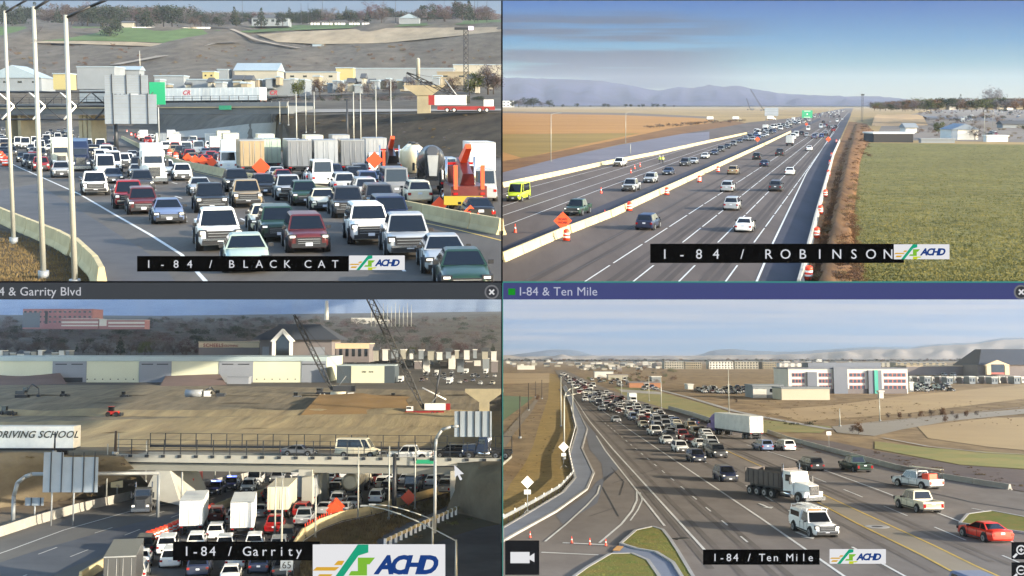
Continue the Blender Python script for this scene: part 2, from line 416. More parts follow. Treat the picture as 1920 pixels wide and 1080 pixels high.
def V_minivan(): 
    L, W, H, y = 5.0, 1.96, 1.76, 2.5
    st = [(-y, .86, .4, 1.0), (-y+.08, .95, .28, 1.08), (0, .98, .22, 1.06), (1.2, .97, .22, 1.02), (1.9, .94, .24, .94), (y-.1, .85, .28, .8), (y, .75, .36, .7)]
    return light_vehicle(L, W, H, st, (1.75, .8, -2.05, -2.38, 1.04, .7), (1.5, -1.5), wr=.35, grille=(.5, .28), head=(.72, .14), split=.6)
def truck_wheels(axles, W=2.5, r=.5, dual=True):
    out = []
    for i, ay in enumerate(axles):
        for s in (-1, 1):
            wd = .3 if (i == 0 or not dual) else .58
            t = MB(); t.cyl((s*(W/2-wd), ay, r), (s*W/2, ay, r), r, RUBBER, 16)
            m = MB(); m.cyl((s*(W/2-.02), ay, r), (s*(W/2+.02), ay, r), r*.55, RIM, 12); m.cyl((s*(W/2), ay, r), (s*(W/2+.06), ay, r), r*.2, DRK, 8)
            out += [Part('wheel', t), Part('rim', m, 'wheel')]
    return out
def tractor_parts(y0, sleeper=True, W=2.4, day=False, fair=True):
    """conventional cab whose front bumper is at y0"""
    P = []; b = MB()
    b.hexa([(-.62, y0-.15, .7), (.62, y0-.15, .7), (1.0, y0-2.0, .7), (-1.0, y0-2.0, .7)][::-1], [(-.55, y0-.25, 1.75), (.55, y0-.25, 1.75), (.92, y0-2.0, 1.98), (-.92, y0-2.0, 1.98)][::-1], PAINT)
    for s in (-1, 1):   # fenders
        b.hexa([(s*.62-.0, y0-1.6, .55), (s*1.18, y0-1.6, .55), (s*1.12, y0-.3, .6), (s*.55, y0-.3, .6)][::s], [(s*.62, y0-1.6, 1.22), (s*1.16, y0-1.6, 1.15), (s*1.05, y0-.35, 1.1), (s*.55, y0-.35, 1.2)][::s], PAINT)
        b.cyl((s*.8, y0-1.15, .52), (s*1.19, y0-1.15, .52), .6, BLK, 16)
    yc = y0-2.0
    b.hexa([(-1.12, yc-1.6, .75), (1.12, yc-1.6, .75), (1.08, yc, .75), (-1.08, yc, .75)], [(-1.05, yc-1.6, 2.95), (1.05, yc-1.6, 2.95), (.98, yc-.45, 2.85), (-.98, yc-.45, 2.85)], PAINT)
    if sleeper:
        b.box((0, yc-2.5, 1.95), (2.3, 1.8, 2.5), PAINT)
        if fair: b.hexa([(-1.1, yc-3.4, 3.2), (1.1, yc-3.4, 3.2), (1.0, yc-.5, 2.8), (-1.0, yc-.5, 2.8)], [(-1.1, yc-3.4, 3.95), (1.1, yc-3.4, 3.95), (.85, yc-1.5, 3.6), (-.85, yc-1.5, 3.6)], PAINT)
    P.append(Part('cab', b, None, True))
    g = MB(); q = [(1.08, yc, .75), (-1.08, yc, .75), (-.98, yc-.45, 2.85), (.98, yc-.45, 2.85)]
    quad_in(g, q, .08, .92, .6, .93, .012, GLASS); P.append(Part('windshield', g))
    for s in (-1, 1):
        g = MB(); g.box((s*1.075, yc-.85, 2.3), (.05, .8, .62), GLASS); P.append(Part('side_window', g))
        m = MB(); m.box((s*1.32, yc-.15, 2.1), (.22, .12, .7), DRK); m.cyl((s*1.05, yc-.15, 2.3), (s*1.3, yc-.15, 2.3), .02, CHROME, 5); P.append(Part('mirror', m))
        h = MB(); h.box((s*.86, y0-.28, 1.02), (.34, .14, .22), LAMPW); P.append(Part('headlight', h))
        ex = MB(); ex.cyl((s*1.0, yc-1.75 if not sleeper else yc-3.55, .9), (s*1.0, yc-1.75 if not sleeper else yc-3.55, 3.6), .08, CHROME, 8); P.append(Part('exhaust_stack', ex))
        tk = MB(); tk.cyl((s*.95, yc-.4, .75), (s*.95, yc-1.9, .75), .32, CHROME, 12); P.append(Part('fuel_tank', tk))
    gr = MB(); gr.box((0, y0-.18, 1.25), (1.05, .1, .9), BLK)
    for i in range(7): gr.box((0, y0-.12, .88+i*.125), (1.0, .02, .035), CHROME)
    P.append(Part('grille', gr))
    bp = MB(); bp.box((0, y0-.06, .52), (2.3, .16, .36), CHROME); P.append(Part('bumper', bp))
    return P, yc
def V_tractor():
    P, yc = tractor_parts(3.9); fr = MB(); fr.box((0, -1.2, .85), (.9, 6.4, .3), DRK); fr.box((0, -2.9, 1.1), (1.0, 1.1, .12), BLK); P.append(Part('frame', fr))
    return P+truck_wheels([2.75, -2.1, -3.4])
def V_daycab():
    P, yc = tractor_parts(3.3, sleeper=False); fr = MB(); fr.box((0, -.8, .85), (.9, 5.4, .3), DRK); fr.box((0, -1.9, 1.1), (1.0, 1.1, .12), BLK); P.append(Part('frame', fr))
    return P+truck_wheels([2.15, -1.4, -2.7])
def trailer_parts(y1, y0, W=2.55, z0=1.15, z1=4.05, boxm=None):
    P = []; b = MB(); bm_ = boxm or PAINT
    b.box((0, (y0+y1)/2, (z0+z1)/2), (W, y1-y0, z1-z0), bm_)
    for i in range(int((y1-y0)/1.2)): 
        for s in (-1, 1): b.box((s*(W/2+.008), y0+.6+i*1.2, (z0+z1)/2), (.02, .05, z1-z0-.2), bm_)
    b.box((0, (y0+y1)/2, z0+.06), (W+.04, y1-y0+.03, .14), DRK)
    P.append(Part('cargo_box', b, None, bm_ is PAINT))
    d = MB()
    for s in (-1, 1):
        d.box((s*W*.245, y0-.02, (z0+z1)/2+.02), (W*.47, .05, z1-z0-.22), bm_)
        d.cyl((s*W*.1, y0-.06, z0+.2), (s*W*.1, y0-.06, z1-.2), .025, STEEL, 6); d.cyl((s*W*.36, y0-.06, z0+.2), (s*W*.36, y0-.06, z1-.2), .02, STEEL, 6)
    d.box((0, y0-.05, z1-.05), (W, .05, .1), STEEL)
    P.append(Part('rear_door', d, None, bm_ is PAINT))
    ch = MB(); ch.box((0, (y0+y1)/2, z0-.15), (.9, y1-y0-.6, .25), DRK)
    ch.box((0, y0+.1, .55), (2.2, .1, .1), DRK)
    for s in (-1, 1): ch.box((s*.9, y0+.1, .8), (.08, .08, .5), DRK); ch.box((s*.7, y1-2.5, .6), (.12, .12, 1.0), DRK)
    P.append(Part('chassis', ch))
    for s in (-1, 1): t = MB(); t.box((s*1.0, y0-.03, z0-.02), (.3, .05, .12), LAMPR); P.append(Part('taillight', t))
    return P
def V_semi(cab_box=False, day=False):
    P, yc = tractor_parts(10.2, sleeper=not day)
    P += trailer_parts(10.2-(5.6 if not day else 4.0), -10.3, boxm=WHITEBOX)
    fr = MB(); fr.box((0, 5.6, .9), (.9, 7.5, .3), DRK); P.append(Part('frame', fr))
    return P+truck_wheels([9.05, 4.2, 2.9, -7.6, -8.9])
def V_trailer():
    return trailer_parts(7.6, -7.6)+truck_wheels([-5.2, -6.5, 5.6])
def V_pup():
    return trailer_parts(4.3, -4.3)+truck_wheels([-2.9, -1.7, 3.2])
def V_boxtruck():
    L = 7.5; P = []; b = MB(); y = L/2
    b.hexa([(-1.0, y-2.2, .55), (1.0, y-2.2, .55), (.95, y-.05, .55), (-.95, y-.05, .55)], [(-1.0, y-2.2, 1.35), (1.0, y-2.2, 1.35), (.85, y-.1, 1.2), (-.85, y-.1, 1.2)], PAINT)
    b.hexa([(-1.0, y-2.2, 1.34), (1.0, y-2.2, 1.34), (.97, y-.75, 1.3), (-.97, y-.75, 1.3)], [(-.9, y-2.2, 2.2), (.9, y-2.2, 2.2), (.85, y-1.35, 2.15), (-.85, y-1.35, 2.15)], PAINT)
    P.append(Part('cab', b, None, True))
    g = MB(); quad_in(g, [(.97, y-.75, 1.3), (-.97, y-.75, 1.3), (-.85, y-1.35, 2.15), (.85, y-1.35, 2.15)], .06, .94, .1, .9, .012, GLASS); P.append(Part('windshield', g))
    for s in (-1, 1):
        g = MB(); g.box((s*.965, y-1.7, 1.72), (.06, .7, .5), GLASS); P.append(Part('side_window', g))
        h = MB(); h.box((s*.75, y-.06, .95), (.32, .1, .22), LAMPW); P.append(Part('headlight', h))
    gr = MB(); gr.box((0, y-.04, .9), (1.0, .1, .4), BLK); gr.box((0, y, .55), (1.95, .14, .22), DRK); P.append(Part('grille', gr))
    P += trailer_parts(y-2.25, -y, 2.3, .95, 3.3, WHITEBOX)
    return P+truck_wheels([y-1.1, -y+1.7], 2.25, .42)
def V_dump():
    P, yc = tractor_parts(5.0, sleeper=False)
    b = MB(); prof = [(-5.0, 1.25), (-4.6, 2.75), (1.0, 2.6), (1.2, 3.2), (1.35, 3.2), (1.1, 1.25)]
    for s in (-1, 1): b.prism(prof, s*1.2, s*1.13, DARKDUMP)
    b.box((0, -1.95, 1.3), (2.3, 6.1, .1), DARKDUMP); b.box((0, 1.15, 2.2), (2.4, .1, 1.9), DARKDUMP); b.box((0, -4.85, 2.0), (2.4, .1, 1.5), DARKDUMP)
    for i in range(7):
        for s in (-1, 1): b.box((s*1.23, -4.3+i*.85, 1.95), (.06, .08, 1.35), DARKDUMP)
    P.append(Part('dump_bed', b))
    ld_ = MB(); ld_.hexa([(-1.1, -4.7, 2.0), (1.1, -4.7, 2.0), (1.1, 1.0, 2.0), (-1.1, 1.0, 2.0)], [(-.6, -4.2, 2.5), (.6, -4.2, 2.5), (.6, .5, 2.55), (-.6, .5, 2.55)], BLK); P.append(Part('load', ld_, 'dump_bed'))
    fr = MB(); fr.box((0, -.8, .95), (.9, 8.6, .3), DRK); P.append(Part('frame', fr))
    return P+truck_wheels([3.85, -.4, -1.6, -2.9, -4.1])
DARKDUMP = mat('dump_bed_paint', '#4a403c', rough=.6, noise=.3, scale=1.2)
def V_tanker():
    P, yc = tractor_parts(8.5, sleeper=False)
    t = MB(); t.cyl((0, 3.6, 2.35), (0, -8.2, 2.35), 1.15, PAINT, 24); t.cyl((0, -8.2, 2.35), (0, -8.5, 2.35), 1.15, PAINT, 24, .8)
    t.box((0, -2.3, 3.55), (.5, 9, .12), STEEL)
    for yy in (3.3, 0, -3, -6, -8): t.cyl((0, yy, 2.35), (0, yy-.12, 2.35), 1.18, STEEL, 24)
    P.append(Part('tank', t, None, True))
    fr = MB(); fr.box((0, -.5, 1.0), (.9, 15, .3), DRK); P.append(Part('frame', fr))
    for s in (-1, 1): l_ = MB(); l_.box((s*.9, -8.5, 1.1), (.3, .06, .14), LAMPR); P.append(Part('taillight', l_))
    return P+truck_wheels([7.35, 2.9, 1.6, -6.0, -7.3])
def V_fire():
    P = []; y = 4.6; b = MB()
    b.box((0, y-1.3, 1.7), (2.4, 2.6, 2.3), PAINT); b.box((0, -1.2, 1.85), (2.45, 6.6, 2.4), PAINT)
    b.box((0, 0, .75), (2.3, 9.0, .3), DRK); P.append(Part('body', b, None, True))
    g = MB(); g.box((0, y+.01, 2.2), (2.1, .05, .85), GLASS); P.append(Part('windshield', g))
    for s in (-1, 1):
        g = MB(); g.box((s*1.21, y-1.0, 2.2), (.04, 1.5, .75), GLASS); P.append(Part('side_window', g))
        h = MB(); h.box((s*.9, y+.03, 1.15), (.34, .06, .24), LAMPW); P.append(Part('headlight', h))
        st = MB(); st.box((s*1.23, -1.0, 1.5), (.03, 6.0, .2), REFW); st.box((s*1.235, -1.2, 2.3), (.03, 1.4, .9), STEEL); P.append(Part('side_locker', st))
        t = MB(); t.box((s*1.0, -4.53, 1.5), (.25, .05, .3), LAMPR); P.append(Part('taillight', t))
    gr = MB(); gr.box((0, y+.02, 1.2), (1.1, .06, .5), CHROME); gr.box((0, y+.15, .65), (2.3, .3, .3), CHROME); gr.box((0, y+.03, 1.6), (2.2, .03, .14), REFW); P.append(Part('grille', gr))
    lb = MB(); lb.box((0, y-.6, 2.95), (1.8, .3, .2), glow('beacon_red', '#ff5040', 1.3)); P.append(Part('light_bar', lb))
    la = MB()
    for s in (-.3, .3): la.box((s, -1.0, 3.2), (.08, 7.0, .12), STEEL)
    for i in range(12): la.box((0, -4.2+i*.58, 3.2), (.6, .06, .06), STEEL)
    P.append(Part('ladder', la))
    return P+truck_wheels([3.2, -2.9], 2.4, .5)
def V_police():
    P = V_suv(); lb = MB()
    lb.box((-.35, .2, 1.82), (.6, .28, .14), glow('beacon_blue', '#5a6cff', 6)); lb.box((.35, .2, 1.82), (.6, .28, .14), glow('beacon_blue2', '#8a9cff', 6))
    P.append(Part('light_bar', lb)); return P
def V_towtruck():
    P, yc = tractor_parts(4.6, sleeper=False, fair=False); b = MB()
    b.box((0, -1.7, 1.35), (2.4, 5.6, .9), PAINT); b.hexa([(-.5, -3.5, 1.8), (.5, -3.5, 1.8), (.5, .4, 1.8), (-.5, .4, 1.8)], [(-.35, -3.9, 2.6), (.35, -3.9, 2.6), (.35, .2, 3.6), (-.35, .2, 3.6)], PAINT)
    P.append(Part('wrecker_body', b, None, True))
    bo = MB(); bo.hexa([(-.25, -.5, 3.0), (.25, -.5, 3.0), (.25, .3, 3.4), (-.25, .3, 3.4)], [(-.2, -4.4, 4.3), (.2, -4.4, 4.3), (.2, -4.1, 4.6), (-.2, -4.1, 4.6)], ORANGE); P.append(Part('boom', bo))
    for s in (-1, 1):
        lk = MB(); lk.box((s*.9, -4.5, 2.4), (.25, .25, 1.6), ORANGE); P.append(Part('stabiliser', lk))
        t = MB(); t.box((s*.9, -4.53, 1.3), (.3, .06, .16), LAMPR); P.append(Part('taillight', t))
    lb = MB(); lb.box((0, 1.8, 3.1), (2.0, .2, .18), LAMPR); P.append(Part('light_bar', lb))
    return P+truck_wheels([3.45, -1.8, -3.1])
def V_mixer():
    P, yc = tractor_parts(4.4, sleeper=False, fair=False); d = MB()
    d.cyl((0, 1.2, 2.3), (0, -.6, 2.7), .8, PAINT, 20, 1.2); d.cyl((0, -.6, 2.7), (0, -2.4, 3.05), 1.2, PAINT, 20, 1.1); d.cyl((0, -2.4, 3.05), (0, -4.2, 3.6), 1.1, PAINT, 20, .45)
    P.append(Part('drum', d, None, True)); fr = MB(); fr.box((0, -1.0, 1.0), (1.0, 7.4, .4), DRK); fr.box((0, -3.9, 2.4), (1.2, .2, 2.6), DRK); fr.hexa([(-.3, -4.9, 1.6), (.3, -4.9, 1.6), (.3, -4.3, 1.6), (-.3, -4.3, 1.6)], [(-.45, -4.8, 3.3), (.45, -4.8, 3.3), (.45, -4.0, 3.3), (-.45, -4.0, 3.3)], STEEL); P.append(Part('frame', fr))
    for s in (-1, 1):
        t = MB(); t.box((s*.8, -4.6, 1.0), (.3, .06, .16), LAMPR); P.append(Part('taillight', t))
    return P+truck_wheels([3.25, -1.6, -2.9])
def V_hopper():   # bulk trailer with two tall rounded hoppers
    P = []; b = MB(); b.box((0, 0, 1.1), (2.4, 9, .25), DRK); P.append(Part('chassis', b))
    for k, yy in enumerate((-2.2, 2.0)):
        h = MB(); h.cyl((-.0, yy, 1.3), (0, yy, 2.2), .7, PAINT, 20, 1.2); h.cyl((0, yy, 2.2), (0, yy, 3.2), 1.2, PAINT, 20); h.cyl((0, yy, 3.2), (0, yy, 3.9), 1.2, PAINT, 20, .4)
        h.cyl((0, yy, 3.9), (0, yy, 4.1), .35, DRK, 10); P.append(Part('hopper', h, None, True))
    for s in (-1, 1): t = MB(); t.box((s*.9, -4.5, 1.1), (.3, .06, .16), LAMPR); P.append(Part('taillight', t))
    return P+truck_wheels([-3.6, -2.4, 3.4])
KIND = dict(sedan=(V_sedan, 4.75, 1.83, 'sedan', 'car', 'sedan'), coupe=(V_coupe, 5.0, 1.92, 'coupe', 'car', 'coupe'), suv=(V_suv, 4.7, 1.9, 'sport_utility_vehicle', 'car', 'SUV'),
    bigsuv=(V_bigsuv, 5.3, 2.04, 'large_sport_utility_vehicle', 'car', 'large SUV'), pickup=(V_pickup, 5.85, 2.04, 'pickup_truck', 'pickup truck', 'pickup truck'),
    utility=(V_utility, 5.85, 2.04, 'utility_truck', 'utility truck', 'utility truck with roof rack'), workpickup=(V_workpickup, 5.85, 2.04, 'work_pickup_truck', 'pickup truck', 'pickup with ladder rack'),
    van=(V_van, 5.9, 2.02, 'cargo_van', 'van', 'cargo van'), minivan=(V_minivan, 5.0, 1.96, 'minivan', 'minivan', 'minivan'),
    tractor=(V_tractor, 7.9, 2.5, 'semi_tractor', 'truck', 'semi tractor without a trailer'), daycab=(V_daycab, 6.7, 2.5, 'day_cab_tractor', 'truck', 'day cab tractor'),
    semi=(V_semi, 20.6, 2.6, 'semi_truck', 'semi truck', 'semi truck and trailer'), trailer=(V_trailer, 15.3, 2.6, 'box_trailer', 'trailer', 'box trailer'),
    pup=(V_pup, 8.8, 2.6, 'short_box_trailer', 'trailer', 'short box trailer'),
    boxtruck=(V_boxtruck, 7.6, 2.35, 'box_truck', 'box truck', 'box truck'), dump=(V_dump, 10.0, 2.5, 'dump_truck', 'dump truck', 'dump truck'),
    tanker=(V_tanker, 17.2, 2.5, 'tanker_truck', 'tanker truck', 'tanker truck'), fire=(V_fire, 9.4, 2.5, 'fire_engine', 'fire engine', 'fire engine'),
    police=(V_police, 4.7, 1.9, 'police_car', 'police car', 'police car with blue lights'), tow=(V_towtruck, 9.2, 2.5, 'tow_truck', 'tow truck', 'heavy tow truck'),
    mixer=(V_mixer, 9.2, 2.5, 'concrete_mixer_truck', 'mixer truck', 'concrete mixer truck'), hopper=(V_hopper, 9.2, 2.5, 'hopper_trailer', 'trailer', 'hopper trailer'))
_lib = {}
def lib(kind):
    if kind not in _lib:
        parts = KIND[kind][0]()
        res = []
        for p in parts:
            if p.painted and p.mb.mats[0] is not PAINT:       # make the paint slot the first one
                i = p.mb.m(PAINT); p.mb.mats[0], p.mb.mats[i] = p.mb.mats[i], p.mb.mats[0]
                p.mb.mi = [i if k == 0 else 0 if k == i else k for k in p.mb.mi]
            res.append([p, None])
        far = MB(); far.m(PAINT)
        for p in parts: far.join(p.mb)
        _lib[kind] = [res, far, None]
    return _lib[kind]
def spawn(P, kind, pos, rz, color, near=True, sc=1):
    fn, L, W, nm, cat, en = KIND[kind]
    res, farmb, farme = lib(kind); pm = paint(color)
    if not near:
        if _lib[kind][2] is None: _lib[kind][2] = farmb.mesh(nm)
        o = link(nm, _lib[kind][2]); o.material_slots[0].link = 'OBJECT'; o.material_slots[0].material = pm
        P.put(o, pos, rz); return o
    e = bpy.data.objects.new(nm, None); COL.objects.link(e); e.empty_display_size = .5; P.put(e, pos, rz)
    last = {}
    for r in res:
        p = r[0]
        if r[1] is None: r[1] = p.mb.mesh(p.name)
        o = bpy.data.objects.new(p.name, r[1]); COL.objects.link(o)
        o.parent = last[p.parent] if p.parent else e
        last[p.name] = o
        if p.painted: o.material_slots[0].link = 'OBJECT'; o.material_slots[0].material = pm
    return e
def clash(P, c, d, L, W):
    n = Vector((-d.y, d.x, 0))
    for c2, d2, L2, W2 in P.foot:
        v = c2-c
        if abs(v.x)+abs(v.y) > (L+L2): continue
        if abs(v.dot(d)) < (L+L2)/2+.5 and abs(v.dot(n)) < (W+W2)/2+.12: return True
    return False
COUNT = {}
def V(P, kind, px, py, color, face='to', label=None, group=None, dyaw=0, z=0, anchor='near', push=16, near=None, dirv=None, crowd=None, quiet=False):
    fn, L, W, nm, cat, en = KIND[kind]
    p0 = P.g(px, py, z); d = dirv.copy() if dirv else P.dirat(p0)
    if dyaw: d = Matrix.Rotation(dyaw, 3, 'Z') @ d
    c = p0+d*(L/2 if anchor == 'near' else 0)
    k = 0
    while clash(P, c, d, L, W):
        c = c+d*.5; k += .5
        if k > push:
            if not quiet: print('SKIP', P.name, kind, px, py)
            return None
    for _ in range(3):              # stay on this place's side of the partition
        n2 = Vector((-d.y, d.x, 0)); xs = [P.pix(c+d*(sa*L/2)+n2*(sb*(W/2+.25))+Vector((0, 0, 1.2)))[0] for sa in (-1, 1) for sb in (-1, 1)]
        px_m = F/max(c.y, 1)
        if P.x1 < 1000 and max(xs) > P.x1-2: c = c-Vector(((max(xs)-P.x1+2.5)/px_m, 0, 0))
        elif P.x0 > 900 and min(xs) < P.x0+3: c = c+Vector(((P.x0+3.5-min(xs))/px_m, 0, 0))
    P.foot.append((c, d, L, W))
    f = d if face == 'away' else -d
    rz = math.atan2(-f.x, f.y)
    dist = (P.M @ c - Vector((0, 0, CAMZ))).length
    nr = (W*F/dist > 17) if near is None else near
    o = spawn(P, kind, c, rz, color, nr)
    cn = {'grey': 'grey', 'darkgrey': 'dark grey', 'bluegrey': 'blue grey', 'brightred': 'bright red', 'palegreen': 'pale green', 'hivis': 'high visibility yellow', 'gold': 'gold brown'}.get(color, color)
    if not label:
        label = f"{cn} {en} {crowd}" if crowd else f"{cn} {en} in the {P.name}"
    tag(o, label, cat, group or crowd or f"vehicles in the {P.name}")
    return o
def crowd(P, poly, n, face, where, seed, mix, gap=1.6, zz=0, colors=None):
    rnd = random.Random(seed); xs = [p[0] for p in poly]; ys = [p[1] for p in poly]; made = 0; tries = 0
    colors = colors or ['white']*5+['silver']*4+['grey']*3+['black']*4+['darkgrey']*3+['red', 'navy', 'maroon', 'blue', 'cream', 'tan', 'bluegrey']
    def inside(x, y):
        c = False
        for i in range(len(poly)):
            (x1, y1), (x2, y2) = poly[i], poly[i-1]
            if (y1 > y) != (y2 > y) and x < (x2-x1)*(y-y1)/(y2-y1)+x1: c = not c
        return c
    while made < n and tries < n*60:
        tries += 1; x, y = rnd.uniform(min(xs), max(xs)), rnd.uniform(min(ys), max(ys))
        if not inside(x, y): continue
        k = rnd.choice(mix); fn, L, W, nm, cat, en = KIND[k]
        col = 'white' if k in ('pup', 'van', 'boxtruck', 'trailer', 'semi') else rnd.choice(colors)
        p0 = P.g(x, y, zz); d = P.dirat(p0); c = p0+d*(L/2)
        if clash(P, c, d, L+gap*2, W+.45): continue
        V(P, k, x, y, col, face, crowd=where, push=0, quiet=True, z=zz); made += 1
    print('crowd', where, made, '/', n)
# ---------------------------------------------------------------- other builders
def thing(P, name, parts, pos, rz=0, label=None, cat=None, group=None, sc=1, kids=None):
    """parts: list of (name, MB) or (name, MB, parent part)"""
    e = bpy.data.objects.new(name, None); COL.objects.link(e); P.put(e, pos, rz, sc); last = {}
    for t in parts:
        me = t[1] if isinstance(t[1], bpy.types.Mesh) else t[1].mesh(t[0])
        o = link(t[0], me); o.parent = last[t[2]] if len(t) > 2 else e; last[t[0]] = o
    return tag(e, label, cat, group)
def single(P, name, mb, pos, rz=0, label=None, cat=None, group=None, sc=1, kind=None):
    me = mb if isinstance(mb, bpy.types.Mesh) else mb.mesh(name)
    o = link(name, me); P.put(o, pos, rz, sc); return tag(o, label, cat, group, kind)
CONC = {}
def barrier_mesh(L, mt, key):
    if key in CONC: return CONC[key]
    mb = MB(); prof = [(-.3, 0), (-.3, .08), (-.18, .33), (-.1, .86), (.1, .86), (.18, .33), (.3, .08), (.3, 0)]
    mb.prism([(a, b) for a, b in prof], -L/2+.06, L/2-.06, mt)
    mb.box((0, 0, .12), (L*.999, .2, .2), BLK)
    CONC[key] = mb.mesh('concrete_barrier'); return CONC[key]
def barriers(P, pts, label, group, mt, seg=6.0, H=1.0, maxn=60, clip=True, far_from=None):
    L = path3(P, pts); W_ = walk(L, seg, seg/2); n = 0
    for p, d in W_:
        x, y = P.pix(p)
        if clip and not (P.x0+1 < x < P.x1-1): continue
        if n >= maxn: break
        o = single(P, 'concrete_barrier', barrier_mesh(seg, mt, (mt.name, seg)), p, math.atan2(d.y, d.x), label, 'barrier', group)
        o.scale.z *= H; n += 1
        # keep the piece inside its view
        if clip:
            e1 = P.pix(p+d*seg/2); e2 = P.pix(p-d*seg/2)
            for ex in (e1[0], e2[0]):
                if ex > P.x1 and P.x1 < 1000 or ex < P.x0 and P.x0 > 900: cut_to_view(P, o)
    return n
def cut_to_view(P, o):
    """end the piece at the partition between two places"""
    me = o.data.copy(); o.data = me; bpy.context.view_layer.update()
    bm = bmesh.new(); bm.from_mesh(me); Mi = o.matrix_world.inverted()
    C0 = Vector((0, 0, CAMZ)); a = P.M @ P.at(941.5, 300, 50); b = P.M @ P.at(941.5, 500, 50)
    n = (a-C0).cross(b-C0).normalized()
    if n.x < 0: n = -n
    if P.x0 > 900: n = -n        # keep the side of this place
    co = Mi @ C0; no = (Mi.to_3x3() @ n).normalized() if False else (o.matrix_world.to_3x3().transposed() @ n).normalized()
    r = bmesh.ops.bisect_plane(bm, geom=bm.verts[:]+bm.edges[:]+bm.faces[:], plane_co=co, plane_no=no, clear_outer=True)
    ed = [g for g in r['geom_cut'] if isinstance(g, bmesh.types.BMEdge)]
    if ed:
        try: bmesh.ops.holes_fill(bm, edges=ed)
        except Exception: pass
    bm.to_mesh(me); bm.free()
def light_pole(P, px, py, ytop, r=.1, arm=None, label=None, group=None, z=0, mt=None, pos=None, fixture=True, armmt=None):
    mt = mt or POLE; p = pos or P.g(px, py, z)
    t = P.ray(px, ytop); Y = p.y; H = P.h+t.z*(Y/t.y)-p.z
    m = MB(); m.cyl((0, 0, 0), (0, 0, H), r, mt, 10, r*.65); b = MB(); b.cyl((0, 0, 0), (0, 0, .35), r*1.9, STEEL, 10)
    parts = [('pole', m), ('base', b)]
    if arm:
        a = MB(); dx, dy, dz = arm; pts = [Vector((dx*k, dy*k, H-.1+dz*math.sin(k*math.pi/2))) for k in (0, .2, .4, .6, .8, 1)]
        a.tube(pts, r*.5, armmt or mt, 6); parts.append(('arm', a))
        if fixture: f = MB(); e = pts[-1]; f.box((e.x+(.3 if dx > 0 else -.3), e.y, e.z), (.7, .3, .14), STEEL); parts.append(('luminaire', f, 'arm'))
    return thing(P, 'light_pole', parts, p, 0, label, 'light pole', group)
def text_mesh(s, size, mt, depth=.01, shear=0, space=1.0, bold=0, align='LEFT', name='lettering'):
    cu = bpy.data.curves.new('t', 'FONT'); cu.body = s; cu.size = size; cu.extrude = depth; cu.shear = shear; cu.space_character = space; cu.offset = bold; cu.align_x = align; cu.resolution_u = 3
    o = bpy.data.objects.new('t', cu); COL.objects.link(o); bpy.context.view_layer.update()
    me = bpy.data.meshes.new_from_object(o.evaluated_get(bpy.context.evaluated_depsgraph_get())); me.name = name
    bpy.data.objects.remove(o); bpy.data.curves.remove(cu)
    me.materials.clear(); me.materials.append(mt); return me
def text_on(parent, s, size, mt, loc, rot=(math.pi/2, 0, 0), **k):
    """lettering lying in the parent's XZ plane, read from -Y"""
    o = link('lettering', text_mesh(s, size, mt, **k), parent); o.location = loc; o.rotation_euler = rot; return o
# --- cones, drums, diamond signs
def cone_mesh():
    m = MB(); m.box((0, 0, .03), (.42, .42, .05), BLK); m.cyl((0, 0, .05), (0, 0, .42), .17, DRUMO, 10, .09, cap=False); m.cyl((0, 0, .42), (0, 0, .58), .092, REFW, 10, .06); m.cyl((0, 0, .58), (0, 0, .9), .06, DRUMO, 10, .03); return m.mesh('traffic_cone')
def drum_mesh():
    m = MB(); m.box((0, 0, .04), (.75, .75, .08), BLK)
    zs = [.08, .3, .44, .6, .74, .98]; rs = [.31, .3, .29, .28, .27, .25]
    for i in range(5): m.cyl((0, 0, zs[i]), (0, 0, zs[i+1]), rs[i], REFW if i in (1, 3) else DRUMO, 14, rs[i+1])
    m.box((0, 0, 1.02), (.3, .05, .08), DRUMO); return m.mesh('traffic_drum')
CONE, DRUM = cone_mesh(), drum_mesh()
def cone(P, px, py, label, group, z=0, me=None, sc=1):
    return single(P, 'traffic_drum' if me is DRUM else 'traffic_cone', me or CONE, P.g(px, py, z), 0, label, 'drum' if me is DRUM else 'cone', group, sc)
def diamond(P, px, py, size, label, ycen=None, group=None, mt=None, text=None, z0=None, back=False, z=0, plates=0, faceup=0):
    p = P.g(px, py, z); Y = p.y
    zc = (P.h+P.ray(px, ycen).z*(Y/P.ray(px, ycen).y)-p.z) if ycen else 2.0
    r = size*.707; b = MB(); mt = mt or ORANGE
    b.hexa([(0, -.03, zc-r), (0, .03, zc-r), (r, .03, zc), (r, -.03, zc)][::-1], [(-r, -.03, zc), (-r, .03, zc), (0, .03, zc+r), (0, -.03, zc+r)][::-1], mt)
    st = MB()
    if size > .1:
        st.cyl((0, .06, 0), (0, .06, zc+r*.3), .035, STEEL, 6)
        for s in (-1, 1): st.cyl((0, .06, .5), (s*.5, .4*s, .02), .025, STEEL, 5)
    parts = [('sign_panel', b), ('sign_stand', st)]
    if plates: q = MB(); q.box((0, -.02, zc-r-.3), (.6, .04, .4), mt); parts.append(('plate', q))
    e = thing(P, 'warning_sign', parts, p, 0, label, 'sign', group)
    if text:
        for i, tx in enumerate(text): text_on(e.children[0], tx, size*.24, mat('sign_black', '#7c1a0e'), (0, -.045, zc+size*.05-i*size*.26), align='CENTER', depth=.008, bold=.01)
    return e
